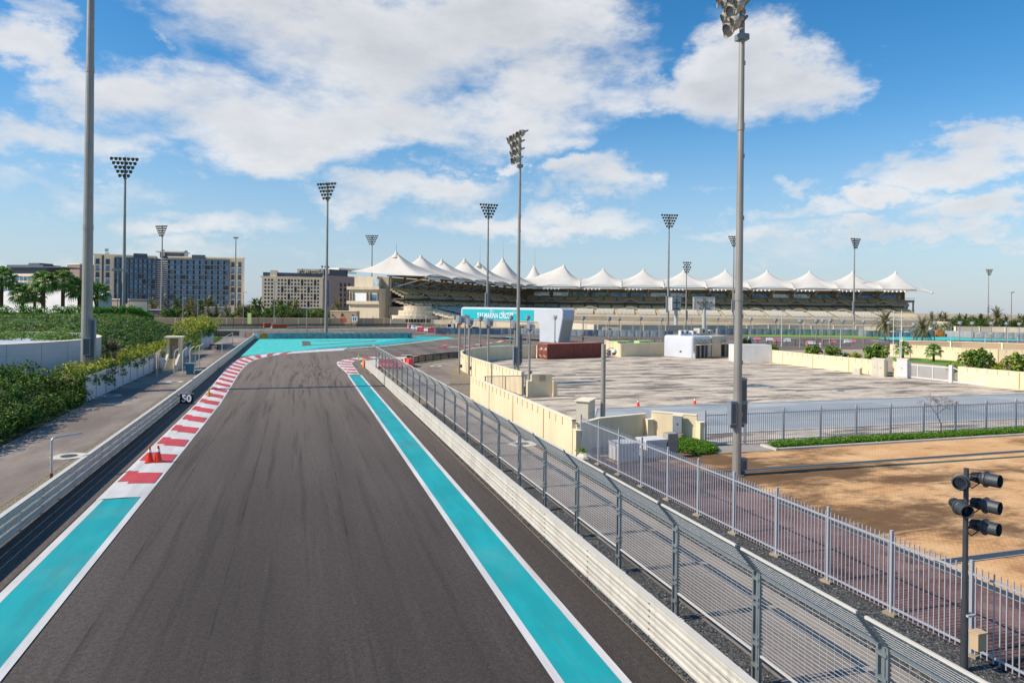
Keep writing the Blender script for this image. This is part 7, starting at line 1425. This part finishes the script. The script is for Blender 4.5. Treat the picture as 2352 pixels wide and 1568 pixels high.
# sea grape shrubs behind the lot wall
def shrub(r, n, size, mat, sq=.85):
    t = thing('shrub','','shrub'); m = mb('bark')
    for k in range(7): a = k*.9; m.cyl((0,0,0),(math.cos(a)*r*.5,math.sin(a)*r*.5,r*.9),.04,.02,5)
    m.build('stems', t); m = mb(mat)
    for k in range(n):
        v = Vector((PR.gauss(0,1),PR.gauss(0,1),PR.gauss(0,1))).normalized()*(.35+.65*PR.random()); c = Vector((v.x*r*.8,v.y*r*.8,r*.95+v.z*r*.8*sq)); clump(m,c,r*PR.uniform(.14,.26),15,size,.85)
    m.build('foliage', t); return Kind(t)
S1 = shrub(2.0,95,.30,'leaf_grape'); S2 = shrub(1.8,80,.28,'leaf_yellow'); S3 = shrub(1.8,80,.24,'leaf_dark')
def on_s(px, s):   # plan point with x = s on the sight line through px
    a = ray(px, 705)[0]; t = s*(RT.x-a*FW.x)/(a*FW.y-RT.y); return Vector((s, t, 0))
for (x,s,K,sc__,zt,l) in ((1716,80,S3,.85,2.0,'dark shrub right behind the nearest mast'),(1775,77.0,S1,.62,1.6,'leafy shrub hanging over the wall right of the white box building'),(1818,78,S1,.30,1.0,'thin low shrub between two larger ones behind the wall'),(1868,77.2,S1,.82,1.6,'broad leafy shrub spilling over the wall, left of the olive one'),(1914,77.6,S1,.80,1.7,'olive shrub with sparse top in the middle of the row'),(1945,80,S3,.6,1.2,'round dark green shrub in the middle of the row'),(1965,77.3,S2,.66,1.5,'yellow green shrub left of the tallest shrub'),(2014,77.4,S1,1.08,1.8,'tallest leafy shrub behind the electrical cabinets'),
    (2190,79.6,S2,.55,1.3,'yellow green low shrub right of the sliding gate'),(2243,80.0,S1,1.12,1.9,'large sea grape shrub with bare upright shoots right of the gate'),(2290,81.3,S2,.72,1.5,'yellowish shrub at the right, over the cream wall'),(2343,82.0,S1,1.0,1.8,'leafy shrub at the right edge, over the cream wall')):
    p = on_s(x,s); r_ = 2.0*sc__; K.put((p.x,p.y,max(0,zt-r_*.55)),PR.uniform(0,6),l,sc__)
m = mb('leaf_grass')
lawn = [G(C6(590,1275)),G(C6(1000,1310)),G(C6(1500,1345)),G(C6(1500,1352)),G(C6(900,1352)),G(C6(600,1320))]
flat('lawn',[C6(560,1280),C6(1000,1300),C6(1500,1338),C6(1900,1360),C6(1400,1400),C6(1000,1352),C6(600,1330)],.03,'turf_lawn',True,'bright lawn behind the sliding gate')
def cover(poly_fn, n, label, h_=.45, name='ground_cover', mat='leaf_grass', size=.13):
    m = mb(mat)
    for k in range(n): s, t, z = poly_fn(); clump(m,(s,t,z),.16,13,size,.35,.9)
    return tag(m.build(name),label,'ground cover',kind='stuff')
def bedA(): 
    while True:
        s = PR.uniform(21.3,25.0); t = PR.uniform(35.5,39.6); d = math.hypot((s-23.0)/1.9,(t-37.3)/1.9)
        if d < 1 and s+t > 58.2 and not (s-22.2+t-40 > .6): return s, t, .12+.35*(1-d*d)+PR.uniform(-.1,.1)
cover(bedA,1100,'bright green ground cover heap under the grey meter box')
cover(lambda: (lambda s: (s, 36.35+PR.uniform(-.55,.55)*(1 if s > 29.5 else .7), .14+PR.uniform(-.05,.16)))(28.6+34*PR.random()), 4200,'long narrow bed of bright green ground cover along the palisade fence')
o = mb('kerb_stone').box(28.4,62,35.40,35.62,0,.15).box(28.2,28.45,35.40,36.9,0,.15).build('kerb_edge'); struct(o); o['label'] = 'pale raised kerb along the long green bed'; o['category'] = 'kerb'
t = thing('rock','pale rock with a green tuft at the corner of the cream wall','rock',(15.9,36.6,0)); m = mb('concrete_pale'); m.lathe([(0,.3),(.25,.27),(.42,.12),(.45,0)],9,None,(15.9,36.6,0)); m.build('stone', t); m = mb('leaf_grass'); 
for k in range(14): clump(m,(15.8+PR.gauss(0,.15),36.7+PR.gauss(0,.15),.42),.15,14,.14,.3,.9)
m.build('tuft', t)
g = G(B3(1645,600)); t = thing('dry_shrub','bare dry shrub with twisted stem in front of the far palisade fence','shrub',(g.x,g.y,0)); m = mb('twig')
def br_(p, d, L_, r, lv):
    q = p+d*L_; m.cyl(p,q,r,r*.7,6,False)
    if lv == 0: return
    for k in range(3 if lv > 1 else 4): nd_ = (d+Vector((PR.gauss(0,.62),PR.gauss(0,.62),PR.gauss(0,.35)))).normalized(); br_(p.lerp(q,PR.uniform(.6,1)),nd_,L_*PR.uniform(.55,.8),r*.62,lv-1)
p0 = Vector((g.x,g.y,0)); p1 = p0+Vector((-.1,0,.7)); p2 = p1+Vector((-.25,.1,.6)); m.cyl(p0,p1,.06,.05,7,False); m.cyl(p1,p2,.05,.045,7,False)
for d in ((-.6,.1,.7),(.3,.2,.9),(.7,-.1,.5),(-.2,-.3,1)): br_(p2,Vector(d).normalized(),.75,.03,4)
m.build('branches', t)
# far horizon vegetation line and low white tents before the big hotel
for (x0,x1,y,Y,l,mt) in ((296,325,727,290,'white tent roof with purple wall before the big hotel, left part','hotel_white'),(344,372,722,292,'purple hoarding before the big hotel','purple'),(470,520,716,300,'grey sloping roof among the palms before the hotel','box_grey')):
    a = AT((x0,y),Y); b = AT((x1,y),Y); t = thing('pavilion',l,'pavilion',(a.x,a.y,0)); T,Lp = facade_T(Vector((a.x,a.y,0)),Vector((b.x,b.y,0))); zt = hgt((x0,y-10),Y); m = mb(mt); m.T = T; m.box(0,Lp,0,5,0,zt).build('wall', t); m = mb('hotel_white'); m.T = T; m.box(-.2,Lp+.2,-.2,5.2,zt+.01,zt+.3).build('roof', t)
a = AT(C8(262,555),275); b = AT(C8(775,552),275); t = thing('green_wall','low pale green wall above the far tan wall','wall',(a.x,a.y,0)); T,Lp = facade_T(Vector((a.x,a.y,0)),Vector((b.x,b.y,0))); m = mb('green_gen'); m.T = T; m.box(0,Lp,8,8.4,0,hgt(C8(262,520),284)).build('panel', t); m = mb('hotel_white'); m.T = T; m.box(Lp*.35,Lp*.8,6,7,0,hgt(C8(500,535),282)).build('coping', t)
